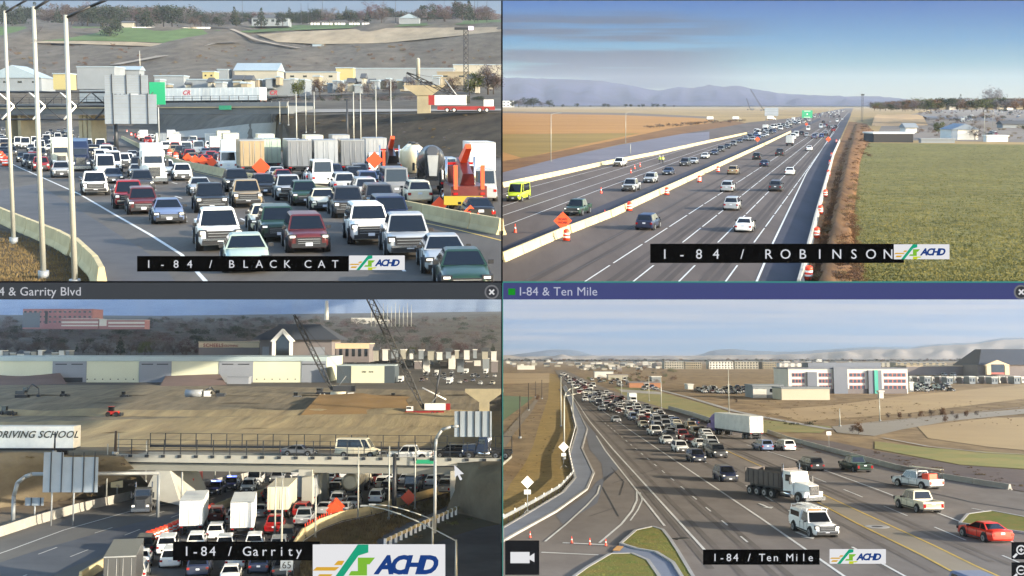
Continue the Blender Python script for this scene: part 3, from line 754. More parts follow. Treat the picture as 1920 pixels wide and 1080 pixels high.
# --- boxes, buildings
def bldg(P, name, px0, px1, ytop, ybase, wallm, roofm, label, depth=20, dirv=None, windows=None, winm=None, Y=None, roof='flat', group=None, bands=None, cat='building', doors=0, rz=0, extra=None):
    """box building whose front spans px0..px1; ybase on the ground (or at distance Y)"""
    p0 = P.at(px0, ybase, Y) if Y else P.g(px0, ybase); Yp = p0.y; p1 = P.at(px1, ybase, Yp)
    W = p1.x-p0.x; H = P.at(px0, ytop, Yp).z-p0.z
    ctr = Vector(((p0.x+p1.x)/2, Yp, p0.z)); base = MB(); D = depth
    base.box((0, D/2, H/2-1), (W, D, H+2), wallm); parts = [('wall', base)]
    rf = MB()
    if roof == 'flat': rf.box((0, D/2, H+.25), (W+.6, D+.6, .5), roofm)
    elif roof == 'gable': rf.prism([(-.6, H-.1), (D/2, H+min(D*.22, 6)), (D+.6, H-.1), (D+.6, H-.4), (-.6, H-.4)], -W/2-.6, W/2+.6, roofm)
    elif roof == 'gablex':
        hh = min(W*.22, 8); g_ = MB(); g_.prism([(-W/2-.5, H), (0, H+hh), (W/2+.5, H)], 0, 1, roofm)
        rf.raw([(-W/2-.5, -.5, H), (W/2+.5, -.5, H), (0, -.5, H+hh), (-W/2-.5, D+.5, H), (W/2+.5, D+.5, H), (0, D+.5, H+hh)], [(0, 1, 2), (3, 5, 4), (0, 2, 5, 3), (2, 1, 4, 5), (1, 0, 3, 4)], roofm)
    elif roof == 'hip': rf.hexa([(-W/2-.8, -.8, H), (W/2+.8, -.8, H), (W/2+.8, D+.8, H), (-W/2-.8, D+.8, H)], [(-W/2+D*.35, D*.4, H+D*.22), (W/2-D*.35, D*.4, H+D*.22), (W/2-D*.35, D*.6, H+D*.22), (-W/2+D*.35, D*.6, H+D*.22)], roofm)
    parts.append(('roof', rf))
    if windows:
        nx, nz, wx, wz, zb = windows; k = 0
        for i in range(nx):
            for j in range(nz):
                m = MB(); cx = -W/2+W*(i+.5)/nx; cz = zb+(H-zb)*(j+.5)/nz
                m.box((cx, -.03, cz), (W/nx*wx, .08, (H-zb)/nz*wz), winm or GLASS); parts.append(('window', m)); k += 1
    if bands:
        for (a, b_, c, d_, mt) in bands:    # x from..to, z from..to as fractions
            m = MB(); m.box((-W/2+W*(a+b_)/2, -.06, H*(c+d_)/2), (W*(b_-a), .16, H*(d_-c)), mt); parts.append(('facade_panel', m))
    if extra: extra(parts, W, H, D)
    return thing(P, name, parts, ctr, rz, label, cat, group)
# --- vegetation
def leafmat(name, col, col2): return mat(name, col, rough=.9, col2=col2, scale=.6, spec=.1)
LEAF = dict(dark=leafmat('conifer_foliage', '#2f3a2a', '#1c241a'), bare=leafmat('bare_twigs', '#5c4e48', '#3f3634'), brown=leafmat('russet_foliage', '#6e5138', '#4a3626'), green=leafmat('olive_foliage', '#5c6238', '#3a4226'), grey=leafmat('grey_twigs', '#6b6668', '#46444a'), red=leafmat('red_twigs', '#5a3a3c', '#3a282c'), dry=leafmat('dry_weeds', '#7b6a48', '#544630'))
BARK = mat('bark', '#3c332b', rough=.95, noise=.3, scale=3)
TREEM = {}
def tree_mesh(kind, shape, seed):
    k = (kind, shape, seed)
    if k in TREEM: return TREEM[k]
    r = random.Random(seed*31+len(kind)*7+len(shape)); mb = MB(); tr = MB(); mt = LEAF[kind]
    tr.cyl((0, 0, -.04), (0, 0, .45), .022, BARK, 7, .014); tips = []
    if shape == 'cone':
        tr.cyl((0, 0, .45), (0, 0, .95), .014, BARK, 5, .003)
        for i in range(420):
            z = .07+.93*(1-math.sqrt(r.random())); rr = (1-z)*.27+.015; a = r.uniform(0, 6.28); q = rr*(.45+.55*math.sqrt(r.random()))*(1+.18*math.sin(z*26+a))
            tips.append((q*math.cos(a), q*math.sin(a), z, .035))
    else:
        cl = []
        n = 24 if shape == 'round' else 9
        for i in range(n):
            a = r.uniform(0, 6.28); e = r.uniform(-.9, 1); rr = r.uniform(.12, .36) if shape == 'round' else r.uniform(.05, .5)
            zc = .5 if shape == 'round' else .25
            c = Vector((rr*math.cos(a), rr*math.sin(a), zc+e*.32*(1 if shape == 'round' else .5))); cl.append(c)
            if shape == 'round': tr.cyl((0, 0, .2+.2*r.random()), c, .009, BARK, 4, .003)
        per = 46 if kind != 'bare' and kind != 'grey' and kind != 'red' else 34
        for c in cl:
            R_ = r.uniform(.12, .22)
            for i in range(per):
                v = Vector((r.gauss(0, 1), r.gauss(0, 1), r.gauss(0, .8))).normalized()*R_*r.random()**.4
                p = c+v; 
                if p.z > .02: tips.append((p.x, p.y, p.z, .028))
                if kind in ('bare', 'grey', 'red') and i % 3 == 0: tr.cyl(c-v*.3, p+v*.25, .0022, BARK, 3, .001, cap=False)
    for x, y, z, s in tips:
        n1 = Vector((r.gauss(0, 1), r.gauss(0, 1), r.gauss(0, 1))).normalized(); n2 = n1.orthogonal().normalized(); n2 = Matrix.Rotation(r.uniform(0, 6.28), 3, n1) @ n2; n3 = n1.cross(n2); s = s*r.uniform(.6, 1.4)
        if kind in ('bare', 'grey', 'red'): a_, b_ = s*1.5, s*.32
        else: a_, b_ = s, s*.8
        p = Vector((x, y, z)); mb.face([p-n2*a_, p-n3*b_, p+n2*a_, p+n3*b_], mt)
    TREEM[k] = (mb.mesh('crown'), tr.mesh('trunk')); return TREEM[k]
def tree(P, px, py, ytop, kind='dark', shape='round', label=None, group=None, wide=1, Y=None, name='tree', seed=None, z=0):
    p = P.at(px, py, Y) if Y else P.g(px, py, z)
    t = P.ray(px, ytop); H = P.h+t.z*(p.y/t.y)-p.z
    c, tr = tree_mesh(kind, shape, (seed if seed is not None else int(px*7+py)) % 4)
    nm = {'cone': 'conifer', 'round': 'tree', 'shrub': 'shrub'}[shape]
    e = thing(P, nm, [('crown', c), ('trunk', tr)], p, (px*1.7) % 6.28, label, 'shrub' if shape == 'shrub' else 'tree', group)
    e.scale = (H*wide, H*wide, H); return e
def treemass(P, name, items, label):
    """a far wood that reads as one mass; items: (px, py, ytop, kind, Y)"""
    mb = MB()
    for px, py, yt, kd, Y in items:
        p = P.at(px, py, Y) if Y else P.g(px, py); t = P.ray(px, yt); H = P.h+t.z*(p.y/t.y)-p.z; c, tr = tree_mesh(kd, 'round', int(px*7) % 4)
        M = Matrix.Translation(p) @ Matrix.Rotation(px % 6.28, 4, 'Z') @ Matrix.Diagonal((H*1.9, H*1.9, H, 1))
        mb.raw([M @ v.co for v in c.vertices], [tuple(f.vertices) for f in c.polygons][::2], LEAF[kd])
    me = bpy.data.meshes.new(name); me.from_pydata([tuple(v) for v in mb.v], [], mb.f)
    for m_ in mb.mats: me.materials.append(m_)
    me.polygons.foreach_set('material_index', mb.mi)
    return tag(link(name, me, M=P.M), label, 'wood', kind='stuff')
def tufts(P, name, poly, n, mt, h=(.1, .35), seed=1, label=None, fn=None, wide=.25, maxy=None, cat='grass'):
    """loose grass as one mesh"""
    r = random.Random(seed); xs = [p[0] for p in poly]; ys = [p[1] for p in poly]; fn = fn or P.g
    def inside(x, y):
        c = False
        for i in range(len(poly)):
            (x1, y1), (x2, y2) = poly[i], poly[i-1]
            if (y1 > y) != (y2 > y) and x < (x2-x1)*(y-y1)/(y2-y1)+x1: c = not c
        return c
    mb = MB(); vs = []; fs = []; k = 0
    while k < n:
        x, y = r.uniform(min(xs), max(xs)), r.uniform(min(ys), max(ys))
        if not inside(x, y): continue
        p = fn(x, y); k += 1
        for j in range(3):
            a = r.uniform(0, 3.14); hh = r.uniform(*h); q = p+Vector((r.uniform(-.2, .2), r.uniform(-.4, .4), 0)); d = Vector((math.cos(a), math.sin(a), 0))*wide*r.uniform(.5, 1.2)
            b = len(vs); vs += [q-d*.5, q+d*.5, q+d*r.uniform(-.3, .9)+Vector((0, 0, hh))]; fs.append((b, b+1, b+2))
    me = bpy.data.meshes.new(name); me.from_pydata([tuple(v) for v in vs], [], fs); me.materials.append(mt)
    o = link(name, me, M=P.M); return tag(o, label, cat, kind='stuff')
def person(P, p, rz, vest, legs, label, armpose=0):
    bm = bmesh.new()
    J = dict(pel=(0, 0, .95), wa=(0, 0, 1.12), ch=(0, .01, 1.36), ne=(0, .01, 1.5), he=(0, .02, 1.66), kl=(-.11, .02, .5), kr=(.12, .06, .5), fl=(-.12, 0, .06), fr=(.14, 0, .06), tl=(-.12, .16, .04), tr=(.14, .16, .04),
             sl=(-.19, 0, 1.42), sr=(.19, 0, 1.42), el=(-.27, .02, 1.15), er=(.27, .05, 1.15), hl=(-.28, .12, .9), hr=(.26, .25, 1.0), hp=(-.1, 0, .9), hq=(.1, 0, .9))
    R = dict(pel=.15, wa=.14, ch=.17, ne=.06, he=.11, kl=.075, kr=.075, fl=.05, fr=.05, tl=.04, tr=.04, sl=.08, sr=.08, el=.05, er=.05, hl=.04, hr=.04, hp=.11, hq=.11)
    V0 = {k: bm.verts.new(v) for k, v in J.items()}
    for a, b in [('pel', 'wa'), ('wa', 'ch'), ('ch', 'ne'), ('ne', 'he'), ('pel', 'hp'), ('pel', 'hq'), ('hp', 'kl'), ('hq', 'kr'), ('kl', 'fl'), ('kr', 'fr'), ('fl', 'tl'), ('fr', 'tr'), ('ch', 'sl'), ('ch', 'sr'), ('sl', 'el'), ('sr', 'er'), ('el', 'hl'), ('er', 'hr')]: bm.edges.new((V0[a], V0[b]))
    bm.verts.index_update(); names = list(J)
    me = bpy.data.meshes.new('p'); bm.to_mesh(me); bm.free(); o = bpy.data.objects.new('p', me); COL.objects.link(o)
    md = o.modifiers.new('s', 'SKIN'); sv = me.skin_vertices[0].data
    for i, k in enumerate(names): sv[i].radius = (R[k], R[k]*.8)
    sv[0].use_root = True
    md2 = o.modifiers.new('u', 'SUBSURF'); md2.levels = 1
    bpy.context.view_layer.update()
    m2 = bpy.data.meshes.new_from_object(o.evaluated_get(bpy.context.evaluated_depsgraph_get())); m2.name = 'body'; bpy.data.objects.remove(o)
    m2.materials.clear(); mats = [mat('skin', '#a47a62'), mat('trousers_navy', '#20242e'), mat('jacket_'+vest, PAL[vest], rough=.7), mat('hard_hat_white', '#e8e8e0')]
    for m_ in mats: m2.materials.append(m_)
    for f in m2.polygons:
        z = f.center.z; f.use_smooth = True
        f.material_index = 1 if z < .95 and abs(f.center.x) < .22 else 2 if z < 1.5 and z > 1.0 else 0
    ve = MB(); ve.hexa([(-.2, -.15, .95), (.2, -.15, .95), (.2, .17, .95), (-.2, .17, .95)], [(-.21, -.15, 1.45), (.21, -.15, 1.45), (.21, .17, 1.45), (-.21, .17, 1.45)], mats[2]); ve.box((0, .01, 1.15), (.43, .34, .06), REFW)
    ht = MB(); ht.cyl((0, .02, 1.70), (0, .02, 1.83), .13, mats[3], 12, .07); ht.cyl((0, .03, 1.69), (0, .03, 1.71), .16, mats[3], 12)
    return thing(P, 'person', [('body', m2), ('vest', ve), ('hard_hat', ht)], p, rz, label, 'person')
# ================================================================ UPPER LEFT: congested motorway, overbridge and hillside
def lerpn(nodes, x):
    if x <= nodes[0][0]: return nodes[0][1]
    for (a, u), (b, v) in zip(nodes, nodes[1:]):
        if x <= b: return u+(v-u)*(x-a)/(b-a)
    return nodes[-1][1]
class Terrain:
    """rows of the ground from near to far: each row gives picture height and distance (None = on the level plane)"""
    def __init__(s, P, rows): s.P, s.rows = P, rows
    def pts(s, px):
        out = []
        for yn, Yn in s.rows:
            y = lerpn(yn, px)
            out.append(s.P.g(px, y) if Yn is None else s.P.at(px, y, lerpn(Yn, px)))
        return out
    def __call__(s, px, py):
        P = s.P; d = P.ray(px, py); k = d.z/d.y; L = s.pts(px); prev = None
        for a, b in zip(L, L[1:]):
            fa = a.z-P.h-k*a.y; fb = b.z-P.h-k*b.y
            if fa*fb <= 0 and fa != fb:
                t = fa/(fa-fb); return a.lerp(b, t)
        return L[-1] if abs(L[-1].z-P.h-k*L[-1].y) < abs(L[0].z-P.h-k*L[0].y) else L[0]
    def mesh(s, name, mt, x0, x1, nx, sub, amp=None, label=None, rows=None, lift=0):
        vs = []; rnd = random.Random(3); cols = []
        for i in range(nx+1):
            px = x0+(x1-x0)*i/nx; L = s.pts(px)
            if rows: L = L[rows[0]:rows[1]+1]
            c = []
            for j, (a, b) in enumerate(zip(L, L[1:])):
                for q in range(sub): c.append(a.lerp(b, q/sub))
            c.append(L[-1]); cols.append(c)
        m = len(cols[0]); from mathutils import noise
        for c in cols:
            for p in c:
                q = p.copy(); q.z += lift
                if amp and p.y > amp[1]: q.z += amp[0]*(p.y/1000)*noise.noise(Vector((p.x*.02, p.y*.01, 0)))
                vs.append(tuple(q))
        fs = [(i*m+j, (i+1)*m+j, (i+1)*m+j+1, i*m+j+1) for i in range(nx) for j in range(m-1)]
        me = bpy.data.meshes.new(name); me.from_pydata(vs, [], fs); me.materials.append(mt)
        for f in me.polygons: f.use_smooth = True
        o = link(name, me, M=s.P.M); tag(o, label, kind='structure'); return o
P = TL
SP = [(470, 0), (530, 1)]
def mixn(a, b): return [(470, a), (525, b)]
terr = Terrain(TL, [
    ([(0, 545)], None), ([(0, 300)], None),
    ([(300, 258), (400, 263), (470, 270), (530, 283), (941, 296)], None),
    ([(300, 244), (400, 236), (470, 227), (525, 216), (941, 211)], [(300, 640), (400, 430), (470, 330), (525, 250), (941, 226)]),
    ([(300, 236), (400, 227), (470, 218), (525, 207), (941, 206)], [(300, 680), (400, 450), (470, 350), (525, 262), (941, 240)]),
    ([(300, 215), (525, 190), (941, 190)], [(300, 700), (525, 480), (941, 360)]),
    ([(0, 158), (941, 165)], [(0, 760), (941, 640)]),
    ([(0, 128), (500, 132), (941, 140)], [(0, 850)]),
    ([(0, 80), (200, 80), (360, 86), (500, 88), (700, 84), (941, 60)], [(0, 1000)]),
    ([(0, 52), (360, 54), (480, 60), (700, 50), (941, 44)], [(0, 1100)]),
    ([(0, 40), (480, 44), (941, 36)], [(0, 1300)]),
    ([(0, 30), (941, 26)], [(0, 2600)])])
HILL = mat('dry_hillside', '#625c52', rough=.95, col2='#454038', scale=.09, bump=.8, stretch=(1, .5, 2), detail=10, spec=.1)
DIRTD = mat('dark_embankment_soil', '#4e463a', rough=.95, col2='#37322a', scale=.25, bump=.4, spec=.1)
terr.mesh('ground', HILL, -60, 941.5, 56, 3, (6, 700))
ASPH = mat('asphalt', '#5e5a54', rough=.92, col2='#4a4642', scale=.35, stretch=(1, .12, 1), bump=.01, spec=.15)
CONCR = mat('barrier_concrete', '#c4b48a', rough=.9, noise=.22, scale=.9, spec=.2)
CONCW = mat('barrier_concrete_pale', '#a9a59b', rough=.9, noise=.2, scale=.9, spec=.2)
def T(x, y): return terr(x, y)
patch(P, 'road', [(0, 420), (60, 440), (110, 462), (150, 485), (190, 528), (200, 545), (941.5, 545), (941.5, 437), (941, 300), (560, 292), (520, 281), (460, 269), (400, 262), (300, 256), (290, 238), (-60, 236), (-60, 400)], ASPH, .02)
# a strip of darker asphalt along the left side of the road
DARKA = mat('asphalt_patch', '#4c4a4a', rough=.8, col2='#3c3b3c', scale=.5, spec=.3)
patch(P, 'road_shoulder', [(40, 440), (10, 400), (-20, 360), (70, 345), (190, 420), (300, 490), (340, 545), (212, 545), (170, 490), (110, 455)], DARKA, .024)
patch(P, 'embankment', [(-60, 545), (-60, 415), (0, 428), (60, 447), (110, 468), (150, 492), (180, 528), (190, 545)], DIRTD, .035)
patch(P, 'embankment', [(560, 291.5), (525, 283), (522, 217), (530, 217), (941.5, 212), (941.5, 296), (700, 294)], DIRTD, .12, T, (16, 8))
patch(P, 'road', [(530, 213), (941.5, 209), (941.5, 205.5), (530, 206.5)], mat('road_pale', '#7a766e', rough=.9, noise=.1, scale=.4), .2, T, (30, 3))
LAWN = mat('lawn', '#54683f', rough=.95, col2='#42532f', scale=.05, spec=.1)
TAN = mat('dry_grass_pale', '#968972', rough=.95, col2='#776c58', scale=.06, stretch=(1, .4, 1), spec=.1)
PATHM = mat('gravel_path', '#8d8578', rough=.95, noise=.15, scale=.1, spec=.1)
patch(P, 'lawn', [(-60, 80), (-60, 52), (100, 50), (340, 53), (380, 57), (393, 66), (380, 78), (350, 84), (280, 80), (160, 77)], LAWN, .5, T, (16, 6))
patch(P, 'lawn', [(400, 58), (470, 50), (640, 46), (941, 38), (941, 44), (700, 52), (560, 57), (470, 62)], LAWN, .5, T, (20, 6))
patch(P, 'dry_grass_bank', [(-60, 83), (-60, 79), (160, 78), (250, 80), (352, 85), (395, 68), (410, 66), (400, 78), (352, 91), (280, 88), (100, 82)], TAN, .6, T, (16, 5))
patch(P, 'dry_grass_bank', [(482, 66), (560, 60), (700, 54), (941, 52), (941, 60), (820, 72), (720, 82), (600, 84), (520, 80)], TAN, .6, T, (20, 5))
ribbon(P, 'path', [(478, 76), (452, 64), (432, 56), (395, 54), (300, 53)], 5, PATHM, 1.2, T, sub=6)
ribbon(P, 'path', [(560, 92), (520, 86), (478, 76)], 5, PATHM, 1.2, T, sub=6)
ribbon(P, 'dirt_track', [(215, 124), (300, 108), (352, 93), (400, 84), (450, 79)], 10, PATHM, 1.2, T, sub=6)
# painted lines and barriers
edge = [(-60, 262), (-10, 292), (33, 313), (90, 338), (150, 365), (215, 403), (280, 440), (340, 478), (385, 528), (398, 545)]
bar_r = [(941, 441), (860, 424), (775, 405), (700, 388), (560, 361), (440, 336), (340, 313), (300, 297), (230, 260), (190, 247), (110, 240)]
bar_l = [(-60, 380), (-20, 405), (20, 424), (60, 442), (110, 464), (150, 488), (180, 520), (192, 545)]
ribbon(P, 'edge_line', edge, .18, LINEW, .03, sub=3)
ribbon(P, 'edge_line', [(941, 452), (860, 432), (760, 411), (560, 366), (340, 317)], .15, LINEY, .03, sub=3)
for k in range(1, 5):
    f = k/5
    L = []
    for (a, b), (c, d) in zip([(12, 296), (90, 338), (215, 403), (340, 478), (398, 545)], [(340, 313), (520, 352), (700, 388), (860, 424), (1100, 480)]):
        pa, pb = P.g(a, b), P.g(c, d); Y = pa.y
        # the same distance on the barrier side
        q = [P.g(*p) for p in bar_r[::-1]]; xr = None
        for u, v_ in zip(q, q[1:]):
            if (u.y-Y)*(v_.y-Y) <= 0: xr = u.x+(v_.x-u.x)*(Y-u.y)/(v_.y-u.y)
        if xr is None: xr = pa.x+22 if Y > 60 else None
        if xr is None: xr = q[0].x if Y > q[0].y else q[-1].x+(q[-1].y-Y)*.12
        L.append(P.pix(Vector((pa.x+(xr-pa.x)*f, Y, 0))))
    ribbon(P, 'lane_line', L, .15, LINEW, .03, dash=(3, 9), sub=4)
barriers(P, bar_r, 'cream concrete barrier piece between both carriageways, upper left view', 'centre barrier pieces, upper left view', CONCR, seg=4, H=1.05, maxn=90)
barriers(P, bar_l[::-1], 'weathered concrete barrier piece beside the dirt at the lower left, upper left view', 'left barrier pieces, upper left view', CONCR, seg=4, maxn=40)
TL.addhead(edge); TL.addhead(bar_r)
TL.addhead([(1300, 441), (1060, 395), (900, 355), (700, 318), (520, 290), (400, 268)])
# --- overbridge
GIRD = mat('bridge_girder_grey', '#5b6063', rough=.8, noise=.2, scale=.3)
PIER = mat('bridge_pier_concrete', '#9c9276', rough=.9, noise=.2, scale=.6)
a, b = P.at(-60, 214, 285), P.at(540, 212, 250); bd = (b-a).normalized(); bl = (b-a).length; ang = math.atan2(bd.y, bd.x); mid = (a+b)/2
zt = P.at(240, 200, 268).z
dk = MB(); dk.box((0, 5, -.85), (bl, 10, 1.7), GIRD); dk.box((0, -.2, .35), (bl, .35, .9), mat('bridge_parapet', '#6c7072', rough=.8, noise=.2, scale=.3))
dk.box((0, 10.2, .35), (bl, .35, .9), GIRD); dk.box((0, -.4, -.25), (bl+.1, .2, .25), PIER)
rl = MB()
n = int(bl/2.4)
for i in range(n+1): rl.box((-bl/2+i*bl/n, -.2, 1.45), (.09, .09, 1.5), DRK)
for z_ in (1.1, 1.7, 2.2): rl.box((0, -.2, z_), (bl, .06, .07), DRK)
pr = []
for px in (185, 196, 208, 455, 480):
    q = P.g(px, 274 if px < 300 else 262); f = (q-mid).dot(bd); 
    m = MB(); m.box((f, 5, (0-zt)/2-1.0), (1.0, 5, zt-1.8), PIER); pr.append(('pier', m))
bs = MB(); s_ = (P.at(419, 211, 255)-mid).dot(bd); bs.box((s_, -.5, -.35), (3.2, .08, .9), SIGNG)
thing(P, 'overbridge', [('deck', dk), ('railing', rl)]+pr+[('name_plate', bs)], Vector((mid.x, mid.y, zt)), ang, 'long grey road bridge with dark railing crossing the crowded motorway', 'bridge')
# --- sign gantry in front of the bridge, sign backs facing us
gy = 200; za, zb_ = P.at(200, 199, gy).z, P.at(200, 224, gy).z; zc = P.at(200, 173, gy).z
x0_, x1_ = P.at(-60, 200, gy).x, P.at(300, 200, gy).x
g1 = MB()
for z_ in (zc, za, zb_): g1.cyl((x0_, 0, z_), (x1_-(2.2 if z_ != za else 0), 0, z_), .16, DRK, 8)
g1.cyl((x0_, 1.4, zb_), (x1_-1, 1.4, zb_), .13, DRK, 8)
br = MB(); step = (x1_-x0_)/6.2
for i in range(6):
    x = x0_+i*step
    br.cyl((x, -.05, zc), (x+step*.5, -.05, za), .13, REFW if i < 4 else DRK, 6); br.cyl((x+step*.5, -.05, za), (x+step, -.05, zc), .08, DRK, 6)
    br.cyl((x+step*.5, -.1, za), (x+step*.15, -.9, zb_), .17, REFW if i < 4 else DRK, 6); br.cyl((x+step*.5, 0, za), (x+step, 0, zb_), .08, DRK, 6)
po = MB(); xp = P.at(215, 250, gy).x; po.cyl((xp, .6, 0), (xp, .6, zb_), .38, DRK, 12); po.cyl((xp+.1, .6, zb_), (xp+.1, .6, zc), .22, DRK, 10)
thing(P, 'sign_gantry', [('chord', g1), ('bracing', br), ('column', po)], Vector((0, gy, 0)), 0, 'dark tubular sign gantry with bright diagonal braces before the bridge', 'gantry')
def signback(P, px0, px1, py0, py1, Y, label, n=3, mt=None, name='road_sign', posts=False, ribs=8):
    a = P.at(px0, py1, Y); b = P.at(px1, py0, Y); m = MB(); W, H = b.x-a.x, b.z-a.z
    m.box((0, 0, 0), (W, .1, H), mt or SIGNBACK); rs = []
    for i in range(n): r = MB(); r.box((-W/2+W*(i+.5)/n, -.12, 0), (.12, .12, H+.4), DRK); rs.append(('support_beam', r))
    q = MB()
    for i in range(ribs): q.box((0, -.07, -H/2+H*(i+.5)/ribs), (W, .03, .06), STEEL)
    return thing(P, name, [('sign_panel', m), ('rib', q)]+rs, Vector(((a.x+b.x)/2, Y, (a.z+b.z)/2)), 0, label, 'sign')
signback(P, 197, 277, 141, 176, gy-1.2, 'ribbed grey back of the upper road sign on the gantry', 3)
signback(P, 197, 293, 177, 232, gy-1.6, 'large ribbed grey back of the lower road sign on the gantry', 3)
gs = MB(); A = P.at(281, 196, gy+6); B = P.at(309, 154, gy+6); gs.box((0, 0, 0), (B.x-A.x, .15, B.z-A.z), SIGNG); gp = MB(); gp.cyl((0, .3, -A.z-(B.z-A.z)/2), (0, .3, 0), .12, STEEL, 8)
o = thing(P, 'road_sign', [('sign_panel', gs), ('post', gp)], Vector(((A.x+B.x)/2, gy+6, (A.z+B.z)/2)), 0, 'green road sign half hidden behind the grey sign backs', 'sign')
# --- tall light poles at the lower left
for i, (px, yb, yt, lab, arm) in enumerate(((26, 458, 20, 'leftmost tall steel light pole, standing on dirt at the left edge', (3.2, -.5, 1.1)), (82, 524, 12, 'second tall steel light pole, its round base showing on the dirt', (3.4, -.4, 1.2)), (141, 541, 28, 'third tall steel light pole, nearest to the motorway barrier', (4.6, -.2, 1.3)))):
    light_pole(P, px, yb, yt, .11, arm, lab, 'tall light poles at the lower left', fixture=False, armmt=DRK)
# thin poles by the slope on the right
for i, (px, yb, yt) in enumerate(((557, 300, 172), (574, 250, 175), (590, 250, 172), (652, 300, 186), (664, 300, 172), (677, 298, 175), (706, 300, 160), (734, 302, 150), (510, 232, 190), (525, 233, 190), (541, 236, 190))):
    light_pole(P, px, yb, yt, .1 if px != 652 else .2, None, ['slim steel pole in front of the dark slope, upper left view', 'thick dark slim pole on the slope, upper left view'][px == 652], 'slim poles by the slope', mt=POLE if px != 652 else DRK, pos=T(px, yb))
# --- vehicles, near ones first
def N(kind, px, py, col, lab, **k): return V(TL, kind, px, py, col, 'to', label=lab, **k)
N('sedan', 905, 556, 'green', 'dark green car just entering at the bottom right corner of the upper left view')
N('sedan', 850, 534, 'silver', 'silver sedan lowest on the right beside the logo plate')
N('sedan', 466, 515, 'palegreen', 'pale green sedan partly behind the black name board, upper left view')
N('pickup', 770, 489, 'silver', 'silver pickup with bright headlights at the right of the front row')
N('pickup', 415, 474, 'white', 'white pickup with big chrome grille in the middle foreground')
N('suv', 580, 477, 'maroon', 'dark red SUV in the front row between two silver cars')
N('bigsuv', 697, 461, 'white', 'white large SUV with black grille behind the silver pickup')
N('suv', 530, 461, 'green', 'dark green SUV just left of the dark red SUV')
N('sedan', 507, 444, 'cream', 'cream sedan behind the dark green SUV')
N('sedan', 318, 422, 'bluegrey', 'blue grey sedan alone on the left lane near the edge line')
N('bigsuv', 740, 440, 'navy', 'dark blue large SUV behind the white large SUV')
N('pickup', 657, 411, 'darkgrey', 'dark grey pickup behind the white large SUV on its left')
N('suv', 270, 404, 'maroon', 'dark red SUV on the left lane')
N('pickup', 398, 401, 'black', 'black pickup behind the white pickup')
N('bigsuv', 716, 404, 'darkgrey', 'dark grey large SUV beside the centre barrier')
N('sedan', 620, 407, 'cream', 'cream car left of the dark grey pickup')
N('suv', 588, 401, 'green', 'dark green SUV left of the cream car in the third row')
N('pickup', 246, 396, 'red', 'red pickup behind the dark red SUV on the left lane')
N('pickup', 466, 391, 'tan', 'tan pickup behind the black pickup')
N('pickup', 555, 388, 'silver', 'silver pickup in the middle lanes behind the dark green SUV')
N('suv', 509, 377, 'black', 'black SUV behind the tan pickup')
N('pickup', 180, 368, 'white', 'white pickup alone on the far left lane')
N('sedan', 378, 368, 'silver', 'silver sedan behind the black pickup')
N('minivan', 268, 358, 'darkgrey', 'dark grey minivan in front of the semi truck')
N('bigsuv', 450, 364, 'black', 'black large SUV behind the tan pickup by the barrier')
N('tractor', 291, 347, 'white', 'white sleeper semi truck front in the left middle distance', near=True)
N('suv', 344, 340, 'white', 'white SUV alone right of the white semi truck')
N('sedan', 214, 345, 'darkgrey', 'dark grey sedan left of the semi truck')
N('suv', 116, 334, 'silver', 'silver SUV in front of the cream semi truck')
N('van', 213, 324, 'white', 'white cargo van between the dark and the white semi trucks')
N('tractor', 152, 322, 'navy', 'dark blue sleeper semi truck at the left', near=True)
N('tractor', 117, 318, 'cream', 'cream sleeper semi truck at the far left', near=True)
N('suv', 78, 322, 'red', 'small red SUV between the first two light poles')
N('police', 42, 250, 'white', 'far police car with flashing blue lights at the left under the bridge')
N('boxtruck', 58, 262, 'red', 'small red truck at the left under the bridge')
crowd(TL, [(-10, 262), (170, 262), (250, 300), (330, 336), (230, 340), (90, 322), (-20, 300)], 90, 'to', 'emerging from under the bridge, upper left view', 11, ['sedan', 'suv', 'suv', 'pickup', 'minivan', 'van'], .6)
crowd(TL, [(-10, 240), (150, 240), (200, 262), (-10, 264)], 50, 'to', 'far away beyond the bridge, upper left view', 12, ['sedan', 'suv', 'suv', 'pickup'], 2)
# carriageway beyond the barrier, driving away
def A_(kind, px, py, col, lab, **k): return V(TL, kind, px, py, col, 'away', label=lab, **k)
A_('sedan', 918, 420, 'black', 'black car behind the barrier at the right edge of the upper left view', push=6)
A_('tow', 880, 400, 'maroon', 'dark red heavy tow truck with orange boom behind the barrier', push=12)
A_('van', 925, 392, 'steel', 'steel coloured van with red lamps behind the barrier at the right edge')
A_('suv', 788, 384, 'cream', 'cream SUV behind the barrier near its bright end')
A_('van', 752, 380, 'grey', 'grey van behind the barrier beside the cream SUV')
A_('mixer', 812, 366, 'darkgrey', 'dark concrete mixer truck beyond the barrier', push=40)
A_('hopper', 782, 352, 'cream', 'cream hopper trailer with rounded tanks right of the centre', push=30)
A_('pup', 905, 345, 'white', 'white box trailer seen from behind at the right edge', push=60)
A_('tow', 748, 350, 'black', 'dark truck with equipment on its bed left of the cream hoppers', push=40)
A_('van', 606, 352, 'white', 'white delivery van behind the barrier before the row of trailers')
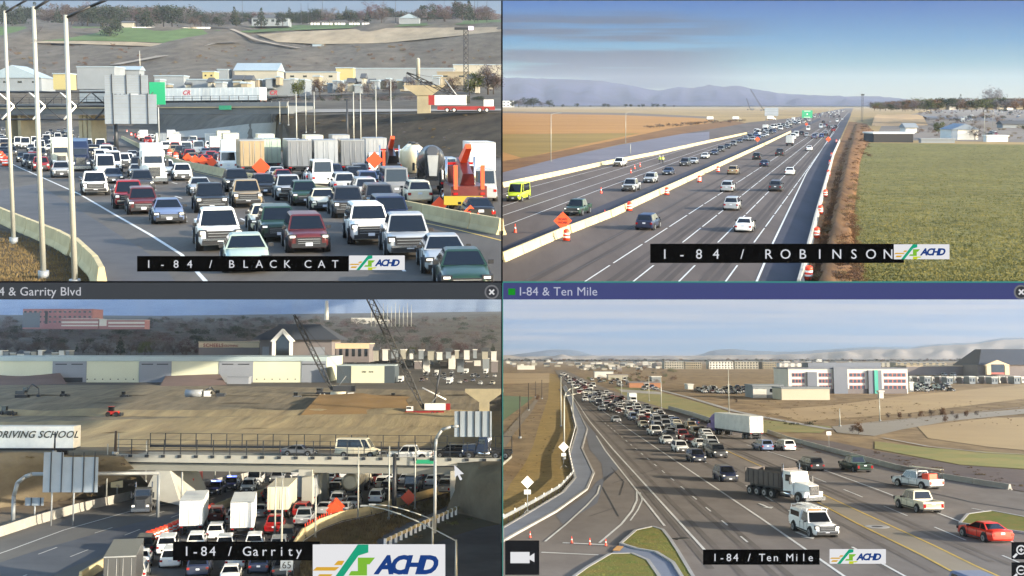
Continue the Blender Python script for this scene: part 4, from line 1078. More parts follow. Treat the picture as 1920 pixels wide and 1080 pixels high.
for i, (px, py, c_) in enumerate(((474, 334, 'tan'), (512, 330, 'palegreen'), (563, 334, 'grey'), (612, 333, 'steel'), (662, 332, 'grey'), (706, 322, 'steel'), (500, 300, 'cream'), (548, 300, 'darkgrey'), (434, 296, 'cream'), (590, 306, 'cream'), (640, 305, 'steel'), (396, 280, 'darkgrey'), (420, 282, 'cream'))):  # darker trailer paints carry the shade of their backs in the colour
    V(TL, 'pup' if c_ != 'darkgrey' else 'boxtruck', px, py, c_, 'away', label={'cream': 'cream', 'tan': 'tan', 'grey': 'grey', 'steel': 'steel grey', 'palegreen': 'pale green', 'darkgrey': 'dark grey'}[c_]+' box trailer standing in the packed lanes beyond the barrier, upper left view', group='trailers beyond the barrier', push=24)
crowd(TL, [(560, 352), (700, 382), (790, 395), (850, 390), (760, 352), (620, 330)], 34, 'away', 'queued directly behind the centre barrier, upper left view', 13, ['sedan', 'suv', 'suv', 'pickup', 'minivan'], .3)
crowd(TL, [(250, 258), (330, 262), (470, 300), (540, 330), (540, 350), (420, 322), (340, 300)], 62, 'away', 'in the packed lanes beyond the centre barrier, upper left view', 14, ['sedan', 'suv', 'suv', 'pickup', 'van', 'boxtruck'], .8, colors=['white']*4+['red']*3+['maroon', 'black', 'darkgrey', 'silver', 'cream', 'tan'])
crowd(TL, [(560, 300), (760, 318), (900, 345), (940, 380), (860, 372), (700, 345), (560, 320)], 26, 'away', 'among the trailers beyond the barrier, upper left view', 15, ['sedan', 'suv', 'pickup', 'van', 'boxtruck'], .8)
for i, (px, py, yc_, s_) in enumerate(((490, 350, 313, 1.2), (703, 352, 300, 1.1), (366, 312, 300, 1.0), (380, 314, 301, 1.0), (397, 318, 304, 1.0), (352, 308, 296, 1.0), (824, 398, 384, .8), (882, 420, 402, .8))):
    diamond(P, px, py, s_, ['orange diamond warning sign behind the left end of the truck row', 'orange diamond warning sign above the queue right of the trailers', 'orange sign in the dense cluster left of the trailers', 'orange sign in the dense cluster left of the trailers', 'orange sign in the dense cluster left of the trailers', 'orange sign in the dense cluster left of the trailers', 'small orange sign behind the barrier under the mixer', 'small orange sign behind the barrier at the right edge'][i], yc_, 'orange signs, upper left view')
for i, (px, py) in enumerate(((232, 244), (238, 249), (246, 255), (254, 258), (262, 263), (275, 271), (290, 280), (302, 288), (318, 296), (330, 303), (2, 300), (6, 306), (10, 312), (134, 252), (215, 262))):
    cone(P, px, py, 'small orange drum along the far barrier, upper left view', 'drums along the far barrier', me=DRUM, sc=1.3)
ed = MB(); ed.box((0, 0, 0), (2.6, .1, .6), mat('yellow_board', '#9c8a2a', rough=.5)); ed.box((0, .1, -.6), (.1, .1, 1.2), DRK)
single(P, 'message_board', ed, P.at(869, 376, 78), 0, 'long yellow board behind the barrier below the tow truck', 'sign')
# --- trucks on the bridge and crane carrier on the right
def onbridge(kind, px, col, lab, face, off=3.2, near=False):
    q = P.at(px, 200, 268); f = (q-mid).dot(bd); pos = Vector((mid.x, mid.y, zt))+bd*f+Vector((-bd.y, bd.x, 0))*off
    rz = ang-math.pi/2 if face > 0 else ang+math.pi/2
    o = spawn(P, kind, pos, rz, col, near); tag(o, lab, KIND[kind][4], 'vehicles on the bridge'); return o
onbridge('trailer', 372, 'white', 'white box trailer with a red mark, left of two on the bridge', -1, near=True)
onbridge('trailer', 487, 'white', 'white box trailer with a red mark, right of two on the bridge', -1, near=True)
onbridge('trailer', 150, 'silver', 'silver box trailer on the bridge behind the gantry', 1, 6.6)
onbridge('tractor', 335, 'darkgrey', 'dark semi tractor on the bridge left of the white trailers', 1, 6.5)
onbridge('tractor', 445, 'tan', 'tan semi tractor between the two white trailers on the bridge', 1, 6.5)
for px in (348, 509):
    q = P.at(px+6, 178, 262)
    single(P, 'logo_mark', text_mesh('CR', 1.3, mat('logo_red', '#8a2430'), .02, .3, bold=.04), q+Vector((-.6, -3.0, 0)), 0, 'dark red lettering on the side of the white trailer, '+('left' if px < 400 else 'right')+' one', 'lettering').rotation_euler.x += math.pi/2
# --- town behind the bridge
BLUEM = mat('metal_roof_pale', '#8b9ba4', rough=.6, noise=.1, scale=.1); WALLG = mat('wall_grey', '#7f868a', rough=.8, noise=.15, scale=.1); WALLT = mat('wall_tan', '#8d836c', rough=.85, noise=.15, scale=.1); WALLC = mat('wall_cream', '#9d998a', rough=.8, noise=.1, scale=.1); DARKR = mat('roof_dark', '#42464a', rough=.8, noise=.1, scale=.1); WALLY = mat('wall_yellow', '#9a9060', rough=.7)
for i, (x0, x1, yt, yb, Yd, wm, rm, rf, lab) in enumerate((
    (-30, 78, 146, 163, 600, WALLG, BLUEM, 'gablex', 'pale blue roofed shed at the far left behind the bridge'),
    (100, 130, 139, 160, 560, WALLY, BLUEM, 'flat', 'yellow fronted building behind the second light pole'),
    (145, 215, 126, 160, 640, WALLG, BLUEM, 'flat', 'wide pale roofed building behind the gantry'),
    (215, 262, 130, 160, 660, WALLG, BLUEM, 'gable', 'grey gabled building right of the gantry signs'),
    (290, 345, 143, 168, 540, WALLG, BLUEM, 'flat', 'long low grey building behind the first white trailer'),
    (350, 572, 150, 172, 520, WALLG, BLUEM, 'flat', 'very long low blue grey building behind the trailers'),
    (380, 402, 135, 150, 600, WALLY, BLUEM, 'flat', 'small yellow block above the long low building'),
    (408, 428, 131, 150, 620, WALLG, BLUEM, 'flat', 'small white block right of the yellow block'),
    (440, 520, 131, 150, 620, WALLC, BLUEM, 'gable', 'pale gabled house row above the long low building'),
    (536, 632, 136, 152, 600, WALLC, BLUEM, 'flat', 'cream low building in the middle of the town'),
    (630, 662, 128, 148, 610, WALLY, BLUEM, 'flat', 'small yellow building right of the middle'),
    (660, 850, 129, 146, 640, WALLG, BLUEM, 'flat', 'long pale blue roofed warehouse at the right'),
    (820, 880, 136, 152, 560, WALLT, WALLT, 'flat', 'tan block in front of the long warehouse'),
    (850, 945, 122, 138, 660, WALLC, BLUEM, 'flat', 'pale building at the right edge of the town'))):
    bldg(P, 'warehouse' if x1-x0 > 60 else 'building', x0, min(x1, 940), yt, yb, wm, rm, lab, 18 if x1-x0 > 60 else 9, Y=Yd, roof=rf, windows=(max(2, int((x1-x0)/22)), 1, .3, .25, 0.5) if i % 3 == 0 else None)
silo = MB(); silo.cyl((0, 0, 0), (0, 0, 10), 1.0, WALLC, 14); silo.cyl((0, 0, 10), (0, 0, 10.8), 1.0, WALLC, 14, .3)
single(P, 'silo', silo, P.at(784, 150, 580), 0, 'tall cream silo beside the long warehouse', 'silo')
# petrol-station like canopy and crane on the right
cn = MB(); cn.hexa([(-1.5, -1, 3.4), (1.5, -1, 3.4), (1.5, 1, 3.4), (-1.5, 1, 3.4)], [(-4.2, -1.2, 5.4), (4.2, -1.2, 5.4), (4.2, 1.2, 5.4), (-4.2, 1.2, 5.4)], PIER); cl_ = MB(); cl_.box((0, 0, 1.5), (2.6, 1.6, 3.8), PIER)
thing(P, 'concrete_canopy', [('canopy_roof', cn), ('column', cl_)], P.at(795, 211, 236), 0, 'tan concrete pier cap standing on the embankment road', 'pier')
def crane(P, pos, boom, rz, label, r=.8, body='white', under='red', wheels=True, cat='crane', sc=1, mast=None):
    """boom: tip offset (x, z)"""
    c = MB(); c.box((-1.5, 0, 1.0), (13, 2.6, .8), paint(under)); c.box((-6.6, 0, 2.1), (2.2, 2.5, 1.6), paint(body)); c.box((-6.8, -.05, 2.4), (1.6, 2.56, .6), GLASS)
    h = MB(); h.box((2.2, 0, 2.8), (7.5, 2.7, 2.2), paint(body)); h.box((6.3, 0, 2.8), (1.4, 2.8, 2.2), paint(under)); h.box((-1.8, -.4, 2.9), (1.2, 1.5, 1.7), GLASS)
    b = MB(); tip = Vector((boom[0], 0, boom[1])); root = Vector((-2, 0, 2.2)); d = (tip-root); n = max(6, int(d.length/2.2)); u = d.normalized(); s = Vector((u.z, 0, -u.x))
    cs = []
    for k in range(n+1):
        t = k/n; ww = r*(.35+.65*min(1, t*5)*min(1, (1-t)*6)); cs.append([root+d*t+s*ww+Vector((0, ww, 0)), root+d*t+s*ww-Vector((0, ww, 0)), root+d*t-s*ww-Vector((0, ww, 0)), root+d*t-s*ww+Vector((0, ww, 0))])
    for a_, b_ in zip(cs, cs[1:]):
        for j in range(4):
            b.cyl(a_[j], b_[j], .11+r*.1, BLK, 4, cap=False); b.cyl(a_[j], b_[(j+1) % 4], .05+r*.07, BLK, 3, cap=False)
    p2 = MB(); p2.cyl(tip, (5.5, 0, 4.2), .05, DRK, 4); p2.cyl(tip, (3.4, 0, 7.5), .05, DRK, 4); p2.cyl((0, 0, 3), (3.4, 0, 7.5), .14, STEEL, 5); p2.cyl(tip, tip-Vector((0, 0, min(12, tip.z*.3))), .04, DRK, 4)
    parts = [('carrier', c), ('crane_house', h), ('lattice_boom', b), ('cable', p2)]
    if wheels:
        for x in (-6.2, -4.6, 1.2, 2.8):
            for y in (-1.2, 1.2): w_ = MB(); w_.cyl((x, y-.2, .55), (x, y+.2, .55), .55, RUBBER, 12); w_.cyl((x, y-.22, .55), (x, y+.22, .55), .3, REFW, 10); parts.append(('wheel', w_))
    return thing(P, 'mobile_crane', parts, pos, rz, label, cat, sc=sc)
crane(P, P.at(862, 211, 228), (12, 9), math.pi, 'white and red mobile crane on the embankment road, upper left view', .35, sc=.85)
mast = MB()
for z in range(12):
    for s in (-1, 1): mast.cyl((s*.5, 0, z*1.1), (-s*.5, 0, z*1.1+1.1), .08, DRK, 4); mast.cyl((s*.5, 0, z*1.1), (s*.5, 0, z*1.1+1.1), .1, DRK, 4)
mast.box((-.9, 0, 13.5), (3.2, .6, .5), DRK); lamp = MB(); lamp.box((1.1, -.2, 13.6), (1.1, .4, .8), glow('floodlight', '#ffe9ff', 2))
thing(P, 'floodlight_mast', [('mast', mast), ('floodlight', lamp)], P.at(874, 170, 260), 0, 'dark lattice mast with a lit floodlight at the upper right', 'mast')
# --- tree line, houses on the hilltop
rnd = random.Random(5)
it = []
for i in range(260):
    px = rnd.uniform(-30, 930); py = rnd.uniform(86, 160); q = T(px, py); it.append((px, py, py-rnd.uniform(3, 8), rnd.choice(['dry', 'bare', 'brown', 'grey']), q.y))
for i in range(120):
    px = rnd.uniform(530, 925); py = rnd.uniform(215, 288); q = T(px, py); it.append((px, py, py-rnd.uniform(2, 6), rnd.choice(['dry', 'bare', 'grey']), q.y))
for i in range(90):
    px = rnd.uniform(530, 925); it.append((px, 190, 190-rnd.uniform(4, 14), rnd.choice(['dark', 'bare', 'grey']), 350+rnd.uniform(0, 60)))
treemass(P, 'scrub', it, 'scattered scrub on the hillside and the dark slope, upper left view')
for i in range(46):
    x0 = 262+rnd.uniform(0, 660); y0 = rnd.uniform(150, 166); w_ = rnd.uniform(5, 16)
    bldg(P, 'small_building', x0, min(x0+w_, 932), y0-rnd.uniform(4, 9), y0, [WALLG, WALLC, WALLT][i % 3], [BLUEM, DARKR, BLUEM][i % 3], ['grey', 'cream', 'tan'][i % 3]+' small roof in the jumbled town behind the bridge, upper left view', 8, Y=470+rnd.uniform(0, 60), group='small town roofs', roof=['flat', 'gable', 'flat'][i % 3])
for i in range(84):
    px = -20+i*11.3+rnd.uniform(-5, 5); yb = lerpn([(0, 50), (360, 52), (480, 50), (941, 38)], px)+rnd.uniform(-5, 1); ht = rnd.uniform(24, 40)*(1.2 if px < 350 else .8 if px < 700 else 1)
    kd = rnd.choice(['dark', 'dark', 'dark', 'grey', 'red', 'bare']); sh = 'cone' if kd == 'dark' and rnd.random() < .5 else 'round'
    if 462 < px < 530 or 735 < px < 790: ht *= .45
    tree(P, px, yb, yb-ht, kd, sh, {'dark': 'dark evergreen', 'grey': 'bare grey', 'red': 'bare reddish', 'bare': 'bare brown'}[kd]+' tree in the hilltop row, upper left view', 'hilltop tree row', 1.35, Y=1150+rnd.uniform(-40, 200))
for i, (px, yb, yt, k_) in enumerate(((205, 73, 30, 'dark'), (490, 50, 14, 'dark'), (275, 52, 8, 'dark'), (70, 72, 46, 'grey'), (440, 44, 12, 'dark'))):
    tree(P, px, yb, yt, k_, 'round' if px in (205, 70) else 'cone', ['wide dark tree standing forward on the lawn', 'dark conifer before the hilltop house', 'tall dark conifer behind the lawn', 'small bare tree at the left on the lawn', 'dark conifer left of the hilltop house'][i], None, 1.25, Y=[1040, 1110, 1120, 1040, 1120][i])
for i, (px, yb, yt) in enumerate(((600, 181, 144), (640, 180, 148), (560, 182, 146), (850, 178, 138), (915, 175, 112), (890, 170, 130), (730, 178, 144), (690, 180, 150), (880, 178, 145), (925, 175, 130), (770, 168, 140))):
    tree(P, px, yb, yt, ['bare', 'grey', 'green'][i % 3], 'round', ['bare brown', 'bare grey', 'olive green'][i % 3]+' tree in the town behind the embankment, upper left view', 'trees in the town', 1.1, Y=330)
bldg(P, 'house', 472, 540, 34, 45, WALLG, DARKR, 'large grey hilltop house with a hipped dark roof', 18, Y=1150, roof='hip', windows=(6, 1, .5, .5, 1))
bldg(P, 'house', 748, 786, 34, 42, WALLG, BLUEM, 'pale gabled house on the hilltop at the right', 14, Y=1150, roof='gablex')
bldg(P, 'shed', 586, 606, 84, 92, BLUEM, BLUEM, 'small blue grey shed on the hillside', 5, Y=1000)
bldg(P, 'house', 228, 250, 42, 52, WALLC, DARKR, 'small cream house among the hilltop trees at the left', 8, Y=1115, roof='gable')
for i in range(22):
    px = 585+i*5+(i % 3); 
    if i % 5 == 3: continue
    m = MB(); m.box((0, 0, .9), (2.2, .4, 1.8), REFW); single(P, 'white_fence_panel', m, P.at(px, 46.5, 1120), 0, 'short white fence panel on the hilltop lawn', 'fence', 'white fence panels')
for i in range(16):
    m = MB(); m.box((0, 0, .7), (4.2, .4, 1.4), REFW); single(P, 'white_fence_panel', m, P.at(252+i*9.2, 53.5, 1110), 0, 'low white fence panel along the drive behind the lawn', 'fence', 'white fence panels along the drive')
for i, (px, yt) in enumerate(((565, 5), (578, 6), (455, -10), (720, -6), (742, -8), (833, -6), (890, -8), (896, -4), (913, -6), (605, -3), (263, 95))):
    light_pole(P, px, 44 if i < 10 else 140, yt, .28, None, 'tall thin utility pole on the hilltop skyline' if i < 10 else 'lone pole on the hillside above the town', 'hilltop utility poles', mt=DRK if i < 10 else POLE, pos=P.at(px, 44 if i < 10 else 140, 1150 if i < 10 else 700))
it = []
for i in range(420):
    px = rnd.uniform(-30, 928); it.append((px, 45, 45-rnd.uniform(18, 34)*(1.1 if px < 360 else .8), rnd.choice(['dark', 'grey', 'dark', 'red', 'bare']), 1330+rnd.uniform(0, 160)))
treemass(P, 'hilltop_wood', it, 'dense grey wood behind the hilltop tree row, upper left view')
patch(P, 'abutment_slope', [(330, 258), (400, 261), (470, 268), (515, 277), (518, 232), (470, 234), (400, 242), (330, 248)], mat('slope_paving', '#8c887c', rough=.9, noise=.15, scale=.1), .3, T, (12, 6))
for i in range(9):
    tree(P, 300+rnd.uniform(-250, 600), 0, 0, 'grey', 'shrub') if False else None
tufts(P, 'dry_grass', [(-20, 540), (-20, 430), (60, 452), (110, 474), (160, 510), (175, 540)], 5000, LEAF['dry'], (.04, .16), 3, 'dry weeds on the dark dirt at the lower left', wide=.05)
single(P, 'junction_box', (lambda m: (m.box((0, 0, .5), (.8, .5, 1.0), STEEL), m)[1])(MB()), P.g(78, 527), 0, 'steel cabinet at the foot of the light pole', 'cabinet') if False else None
# sky and far ridge of this place
def skysheet(P, y0, y1, mt, Y=9000, x0=None, x1=None, name='sky'):
    xs = [(x0 if x0 is not None else P.x0)+((x1 or P.x1)-(x0 if x0 is not None else P.x0))*i/12 for i in range(13)]
    vs = []; 
    for x in xs: vs.append(tuple(P.at(x, y1, Y))); vs.append(tuple(P.at(x, y0, Y)))
    me = bpy.data.meshes.new(name); me.from_pydata(vs, [], [(2*i, 2*i+2, 2*i+3, 2*i+1) for i in range(12)]); me.materials.append(mt)
    uv = me.uv_layers.new(name='UVMap')
    for l_ in me.loops:
        i = l_.vertex_index; uv.data[l_.index].uv = ((i//2)/12, i % 2)
    o = link(name, me, M=P.M); return tag(o, kind='structure')
def skymat(name, stops, cloud=None, ccol='#8d97ab', seed=0, cs=(2.2, 14, 1), thr=(.52, .7), amt=.8, mask=None):
    m = bpy.data.materials.new(name); m.use_nodes = True; n = m.node_tree.nodes; l = m.node_tree.links; n.remove(n['Principled BSDF'])
    uv = n.new('ShaderNodeTexCoord'); sep = n.new('ShaderNodeSeparateXYZ'); l.new(uv.outputs['UV'], sep.inputs[0])
    r = n.new('ShaderNodeValToRGB'); e = r.color_ramp.elements
    e[0].position = stops[0][0]; e[0].color = (*lin(hexc(stops[0][1])), 1); e[1].position = stops[-1][0]; e[1].color = (*lin(hexc(stops[-1][1])), 1)
    for p_, c_ in stops[1:-1]: q = e.new(p_); q.color = (*lin(hexc(c_)), 1)
    l.new(sep.outputs[1], r.inputs[0]); out = r.outputs[0]
    if cloud:
        mp = n.new('ShaderNodeMapping'); mp.inputs['Scale'].default_value = cs; mp.inputs['Location'].default_value = (seed, seed*.7, seed); mp.inputs['Rotation'].default_value = (0, 0, .06); l.new(uv.outputs['UV'], mp.inputs[0])
        t = n.new('ShaderNodeTexNoise'); t.inputs['Scale'].default_value = 1; t.inputs['Detail'].default_value = 5; t.inputs['Roughness'].default_value = .5; l.new(mp.outputs[0], t.inputs[0])
        cr = n.new('ShaderNodeValToRGB'); cr.color_ramp.elements[0].position = thr[0]; cr.color_ramp.elements[1].position = thr[1]
        cr.color_ramp.elements[1].color = (amt,)*3+(1,); l.new(t.outputs[0], cr.inputs[0]); f = cr.outputs[0]
        if mask:   # fade the clouds towards the right and top
            for (axis, a0, a1) in mask:
                mr = n.new('ShaderNodeMapRange'); mr.inputs[1].default_value = a0; mr.inputs[2].default_value = a1; mr.inputs[3].default_value = 1; mr.inputs[4].default_value = 0; mr.interpolation_type = 'SMOOTHSTEP'
                l.new(sep.outputs[axis], mr.inputs[0]); mu = n.new('ShaderNodeMath'); mu.operation = 'MULTIPLY'; l.new(f, mu.inputs[0]); l.new(mr.outputs[0], mu.inputs[1]); f = mu.outputs[0]
        mx = n.new('ShaderNodeMix'); mx.data_type = 'RGBA'; l.new(f, mx.inputs[0]); l.new(out, mx.inputs[6]); mx.inputs[7].default_value = (*lin(hexc(ccol)), 1); out = mx.outputs[2]
    em = n.new('ShaderNodeEmission'); em.inputs[1].default_value = EM; l.new(out, em.inputs[0]); l.new(em.outputs[0], n['Material Output'].inputs[0]); return m
skysheet(TL, -260, 120, skymat('sky_left', [(0, '#8fa3b8'), (.62, '#8ea8c4'), (.75, '#7396bf'), (1, '#6d90bc')]))
# ================================================================ UPPER RIGHT: wide motorway between fields
P = TR
FIELD = mat('ploughed_field', '#a67c48', rough=.95, col2='#8c663a', scale=.02, stretch=(1, 6, 1), spec=.1, detail=4)
SOIL = mat('brown_bank_soil', '#84623f', rough=.95, col2='#5f4630', scale=.12, bump=.5, spec=.1)
MEADOW = mat('meadow', '#7c7343', rough=.95, col2='#4c4e2e', scale=.5, bump=.5, spec=.1)
ASPB = mat('asphalt_light', '#635a54', rough=.95, col2='#544c47', scale=.25, stretch=(1, .1, 1), spec=.12)
ASPD = mat('asphalt_new', '#42424a', rough=.9, col2='#38383e', scale=.3, stretch=(1, .1, 1), spec=.15)
patch(P, 'ground', [(941.5, 545), (1980, 545), (1980, 197), (941.5, 197)], mat('plain_ground', '#9a8258', rough=.95, col2='#7d6b48', scale=.01, spec=.1), 0)
patch(P, 'field', [(941.5, 290), (941.5, 208), (1300, 221), (1340, 226), (1300, 242), (1100, 275), (941.5, 308)], FIELD, .03)
patch(P, 'field', [(941.5, 285), (941.5, 252), (1150, 250), (1200, 250), (1100, 270), (980, 297)], mat('field_olive', '#8b7440', rough=.95, col2='#766236', scale=.03, stretch=(1, 5, 1), spec=.1), .045)
patch(P, 'field_strip', [(941.5, 212), (941.5, 208.5), (1180, 212), (1330, 219), (1330, 222), (1180, 216)], mat('hedge_strip', '#5c4a38', rough=.95, noise=.3, scale=.02), .06)
patch(P, 'roadside_bank', [(941.5, 324), (941.5, 303), (1060, 282), (1160, 262), (1260, 240), (1370, 226), (1400, 231), (1280, 251), (1160, 271), (1050, 296)], SOIL, .06)
patch(P, 'road', [(941.5, 545), (941.5, 322), (1050, 296), (1160, 272), (1280, 251), (1380, 232), (1480, 222), (1585, 203), (1600, 203), (1590, 226), (1562, 290), (1530, 400), (1500, 522), (1494, 545)], ASPB, .03)
patch(P, 'road_shoulder', [(1470, 545), (1480, 480), (1440, 545), (1494, 545)][0:0] or [(1419, 545), (1445, 470), (1512, 330), (1560, 245), (1592, 212), (1596, 214), (1590, 228), (1562, 290), (1530, 400), (1500, 522), (1494, 545)], ASPD, .045)
patch(P, 'road_shoulder', [(941.5, 490), (1055, 440), (1150, 404), (1300, 336), (1430, 276), (1540, 224), (1536, 222), (1420, 268), (1280, 325), (1130, 385), (1010, 435), (941.5, 464)], ASPD, .045)
patch(P, 'service_road', [(941.5, 345), (941.5, 322), (1050, 296), (1160, 272), (1280, 251), (1330, 247), (1330, 262), (1130, 307)], mat('asphalt_purple', '#6b676d', rough=.8, col2='#5d5a60', scale=.3, spec=.3), .04)
patch(P, 'meadow', [(1612, 268), (1980, 272), (1980, 545), (1610, 545), (1598, 500), (1600, 400), (1594, 360), (1615, 300)], MEADOW, .04)
patch(P, 'embankment', [(1500, 545), (1504, 522), (1533, 400), (1566, 290), (1592, 228), (1625, 232), (1640, 250), (1622, 280), (1600, 340), (1593, 380), (1604, 440), (1606, 545)], SOIL, .05)
# the raised bank beside the road, as a real ridge
from mathutils import noise as mn
def ridge(P, name, rows, mt, amp=.3, label=None, sub=14, frq=.25, kind='structure'):
    """rows across the ridge: each a picture polyline with a height above the plane"""
    vs = []; n = len(rows[0][0]); m = (n-1)*sub+1
    for pts, z in rows:
        L = []
        for a, b in zip(pts, pts[1:]):
            for i in range(sub): L.append(P.g(a[0]+(b[0]-a[0])*i/sub, a[1]+(b[1]-a[1])*i/sub))
        L.append(P.g(*pts[-1]))
        for p in L: vs.append((p.x, p.y, z+(amp*mn.noise(p*frq) if z > .06 else 0)))
    fs = [(r*m+i, r*m+i+1, (r+1)*m+i+1, (r+1)*m+i) for r in range(len(rows)-1) for i in range(m-1)]
    me = bpy.data.meshes.new(name); me.from_pydata(vs, [], fs); me.materials.append(mt)
    for f in me.polygons: f.use_smooth = True
    bm = bmesh.new(); bm.from_mesh(me); bmesh.ops.recalc_face_normals(bm, faces=bm.faces)
    if sum(f.normal.z for f in bm.faces) < 0: bmesh.ops.reverse_faces(bm, faces=bm.faces)
    bm.to_mesh(me); bm.free()
    return tag(link(name, me, M=P.M), label, kind=kind)
ridge(P, 'dirt_bank', [([(1524, 558), (1556, 420), (1582, 300), (1602, 235)], .06), ([(1540, 558), (1568, 420), (1592, 300), (1610, 235)], .9), ([(1567, 558), (1583, 420), (1600, 300), (1620, 236)], .4), ([(1597, 558), (1590, 420), (1606, 300), (1628, 240)], .5), ([(1607, 558), (1599, 420), (1613, 300), (1634, 244)], .06)], SOIL, .5, sub=40, frq=.16)
# lane lines (towards the vanishing point)
def vl(x, y, vx=1597, vy=203): return [(x, y), (x+(vx-x)*.55, y+(vy-y)*.55), (x+(vx-x)*.9, y+(vy-y)*.9)]
for x, y in ((1100, 527), (1190, 527), (1275, 527), (1362, 527)): ribbon(P, 'lane_line', [(x-(1597-x)*.06, y+.06*(y-203))]+vl(x, y), .14, LINEW, .06, dash=(14, 1.5), sub=2)
ribbon(P, 'edge_line', [(1412, 545), (1450, 455), (1512, 325), (1575, 228), (1592, 209)], .18, LINEW, .06)
for p_ in ([(941.5, 388), (1150, 321), (1330, 266), (1450, 235)], [(941.5, 405), (1130, 342), (1300, 286), (1450, 238)], [(941.5, 426), (1120, 358), (1290, 296), (1450, 241)]): ribbon(P, 'lane_line', p_, .13, LINEW, .06, sub=2)
ribbon(P, 'edge_line', [(941.5, 365), (1100, 324), (1300, 275), (1450, 239)], .13, LINEW, .06)
for p_ in ([(980, 530), (1180, 430), (1330, 345)], [(1025, 535), (1200, 447), (1310, 390)]): ribbon(P, 'tar_seam', p_, .1, DARKA, .055)
cb = [(941.5, 492), (1055, 442), (1150, 405), (1300, 335), (1430, 274), (1510, 235), (1560, 213)]
lb = [(941.5, 352), (1060, 326), (1130, 310), (1230, 290), (1330, 267), (1420, 247), (1500, 229)]
rb = [(1497, 545), (1503, 522), (1532, 402), (1562, 292), (1590, 229), (1597, 212)]
barriers(P, cb, 'cream concrete barrier piece in the line between the two carriageways, upper right view', 'centre barrier pieces, upper right view', CONCR, seg=6, H=1.0, maxn=80)
barriers(P, lb, 'cream concrete barrier piece beside the service road, upper right view', 'left barrier pieces, upper right view', CONCR, seg=6, H=1.0, maxn=60)
barriers(P, rb, 'whitish concrete barrier piece along the right shoulder, upper right view', 'right barrier pieces, upper right view', CONCW, seg=6, H=.95, maxn=60)
TR.addhead(cb); TR.addhead(lb); TR.addhead(rb)
TR.addhead([(1275, 527), (1420, 370), (1590, 206)])
def N(kind, px, py, col, lab, f='to', **k): return V(TR, kind, px, py, col, f, label=lab, **k)
o = N('van', 960, 379, 'hivis', 'high visibility yellow service van at the left edge of the upper right view', near=True)
N('pickup', 1072, 406, 'green', 'dark green pickup nearest on the left carriageway, upper right view')
N('pickup', 1177, 360, 'silver', 'silver pickup behind the dark green one, upper right view')
N('suv', 1216, 344, 'silver', 'silver SUV following the silver pickup, upper right view')
N('sedan', 1250, 329, 'navy', 'dark blue car behind the silver SUV, upper right view')
N('pickup', 1157, 313, 'white', 'white pickup stopped beside the left barrier with red stripe')
N('suv', 1282, 312, 'darkgrey', 'dark grey SUV in the long queue, upper right view')
N('sedan', 1298, 308, 'silver', 'silver sedan close behind the dark grey SUV, upper right view')
N('sedan', 1320, 298, 'white', 'white sedan in the long queue, upper right view')
for i, (px, py, c) in enumerate(((1338, 291, 'navy'), (1350, 285, 'darkgrey'), (1362, 279, 'black'), (1374, 274, 'grey'), (1386, 268, 'navy'), (1397, 264, 'silver'), (1409, 258, 'black'))): N('suv' if i % 2 else 'sedan', px, py, c, None, crowd='in the far part of the queue, upper right view')
crowd(TR, [(1395, 262), (1440, 240), (1520, 222), (1540, 220), (1450, 252), (1400, 268)], 60, 'to', 'in the far part of the queue, upper right view', 21, ['sedan', 'suv', 'pickup', 'van', 'suv'], .8)
crowd(TR, [(1380, 262), (1400, 254), (1475, 230), (1530, 215), (1545, 216)], 12, 'to', 'far along the left carriageway, upper right view', 22, ['van', 'suv', 'boxtruck'], 1.5)
N('suv', 1207, 433, 'navy', 'dark blue SUV nearest on the right carriageway, upper right view', 'away')
N('sedan', 1393, 437, 'white', 'white sedan lowest on the right carriageway above the name board', 'away')
N('suv', 1370, 396, 'silver', 'silver SUV ahead of the white sedan, upper right view', 'away')
N('suv', 1362, 361, 'silver', 'second silver SUV, further ahead, upper right view', 'away')
N('suv', 1453, 360, 'darkgrey', 'dark grey SUV in the right lanes, upper right view', 'away')
N('suv', 1373, 328, 'tan', 'tan SUV near the orange drum, upper right view', 'away')
N('sedan', 1480, 329, 'white', 'white sedan right of the dark cars, upper right view', 'away')
N('sedan', 1432, 313, 'navy', 'dark blue car in the middle lanes, upper right view', 'away')
N('pickup', 1461, 293, 'darkgrey', 'dark grey pickup in the middle lanes, upper right view', 'away')
N('suv', 1418, 300, 'black', 'black SUV left of the dark grey pickup, upper right view', 'away')
N('sedan', 1517, 283, 'white', 'white sedan with black rear window ahead on the right, upper right view', 'away')
N('boxtruck', 1480, 274, 'white', 'white box truck in the middle lanes, upper right view', 'away')
crowd(TR, [(1480, 262), (1530, 236), (1575, 216), (1585, 222), (1560, 250), (1530, 268)], 26, 'away', 'far ahead on the right carriageway, upper right view', 23, ['sedan', 'suv', 'pickup', 'van'], 3)
crowd(TR, [(1525, 215), (1580, 206), (1588, 208), (1560, 222)], 40, 'away', 'at the vanishing point of the road, upper right view', 24, ['sedan', 'suv', 'van'], 2)
for i, (px, py) in enumerate(((1062, 452), (1180, 396), (1250, 366), (1311, 342), (1346, 323))): cone(P, px, py, 'orange and white drum beside the centre barrier, upper right view', 'drums beside the centre barrier', me=DRUM, sc=1.15)
for i, (px, py) in enumerate(((1516, 526), (1531, 447), (1538, 402), (1547, 370), (1553, 330), (1556, 310), (1559, 295), (1568, 268))): cone(P, px, py, 'orange drum on the dirt outside the right barrier', 'drums outside the right barrier', me=DRUM, sc=1.1)
for i, (px, py) in enumerate(((966, 437), (1127, 363), (1183, 325), (1200, 313), (1134, 409), (1190, 317))): cone(P, px, py, 'orange traffic cone on the left carriageway, upper right view', 'cones on the left carriageway', sc=1.1)
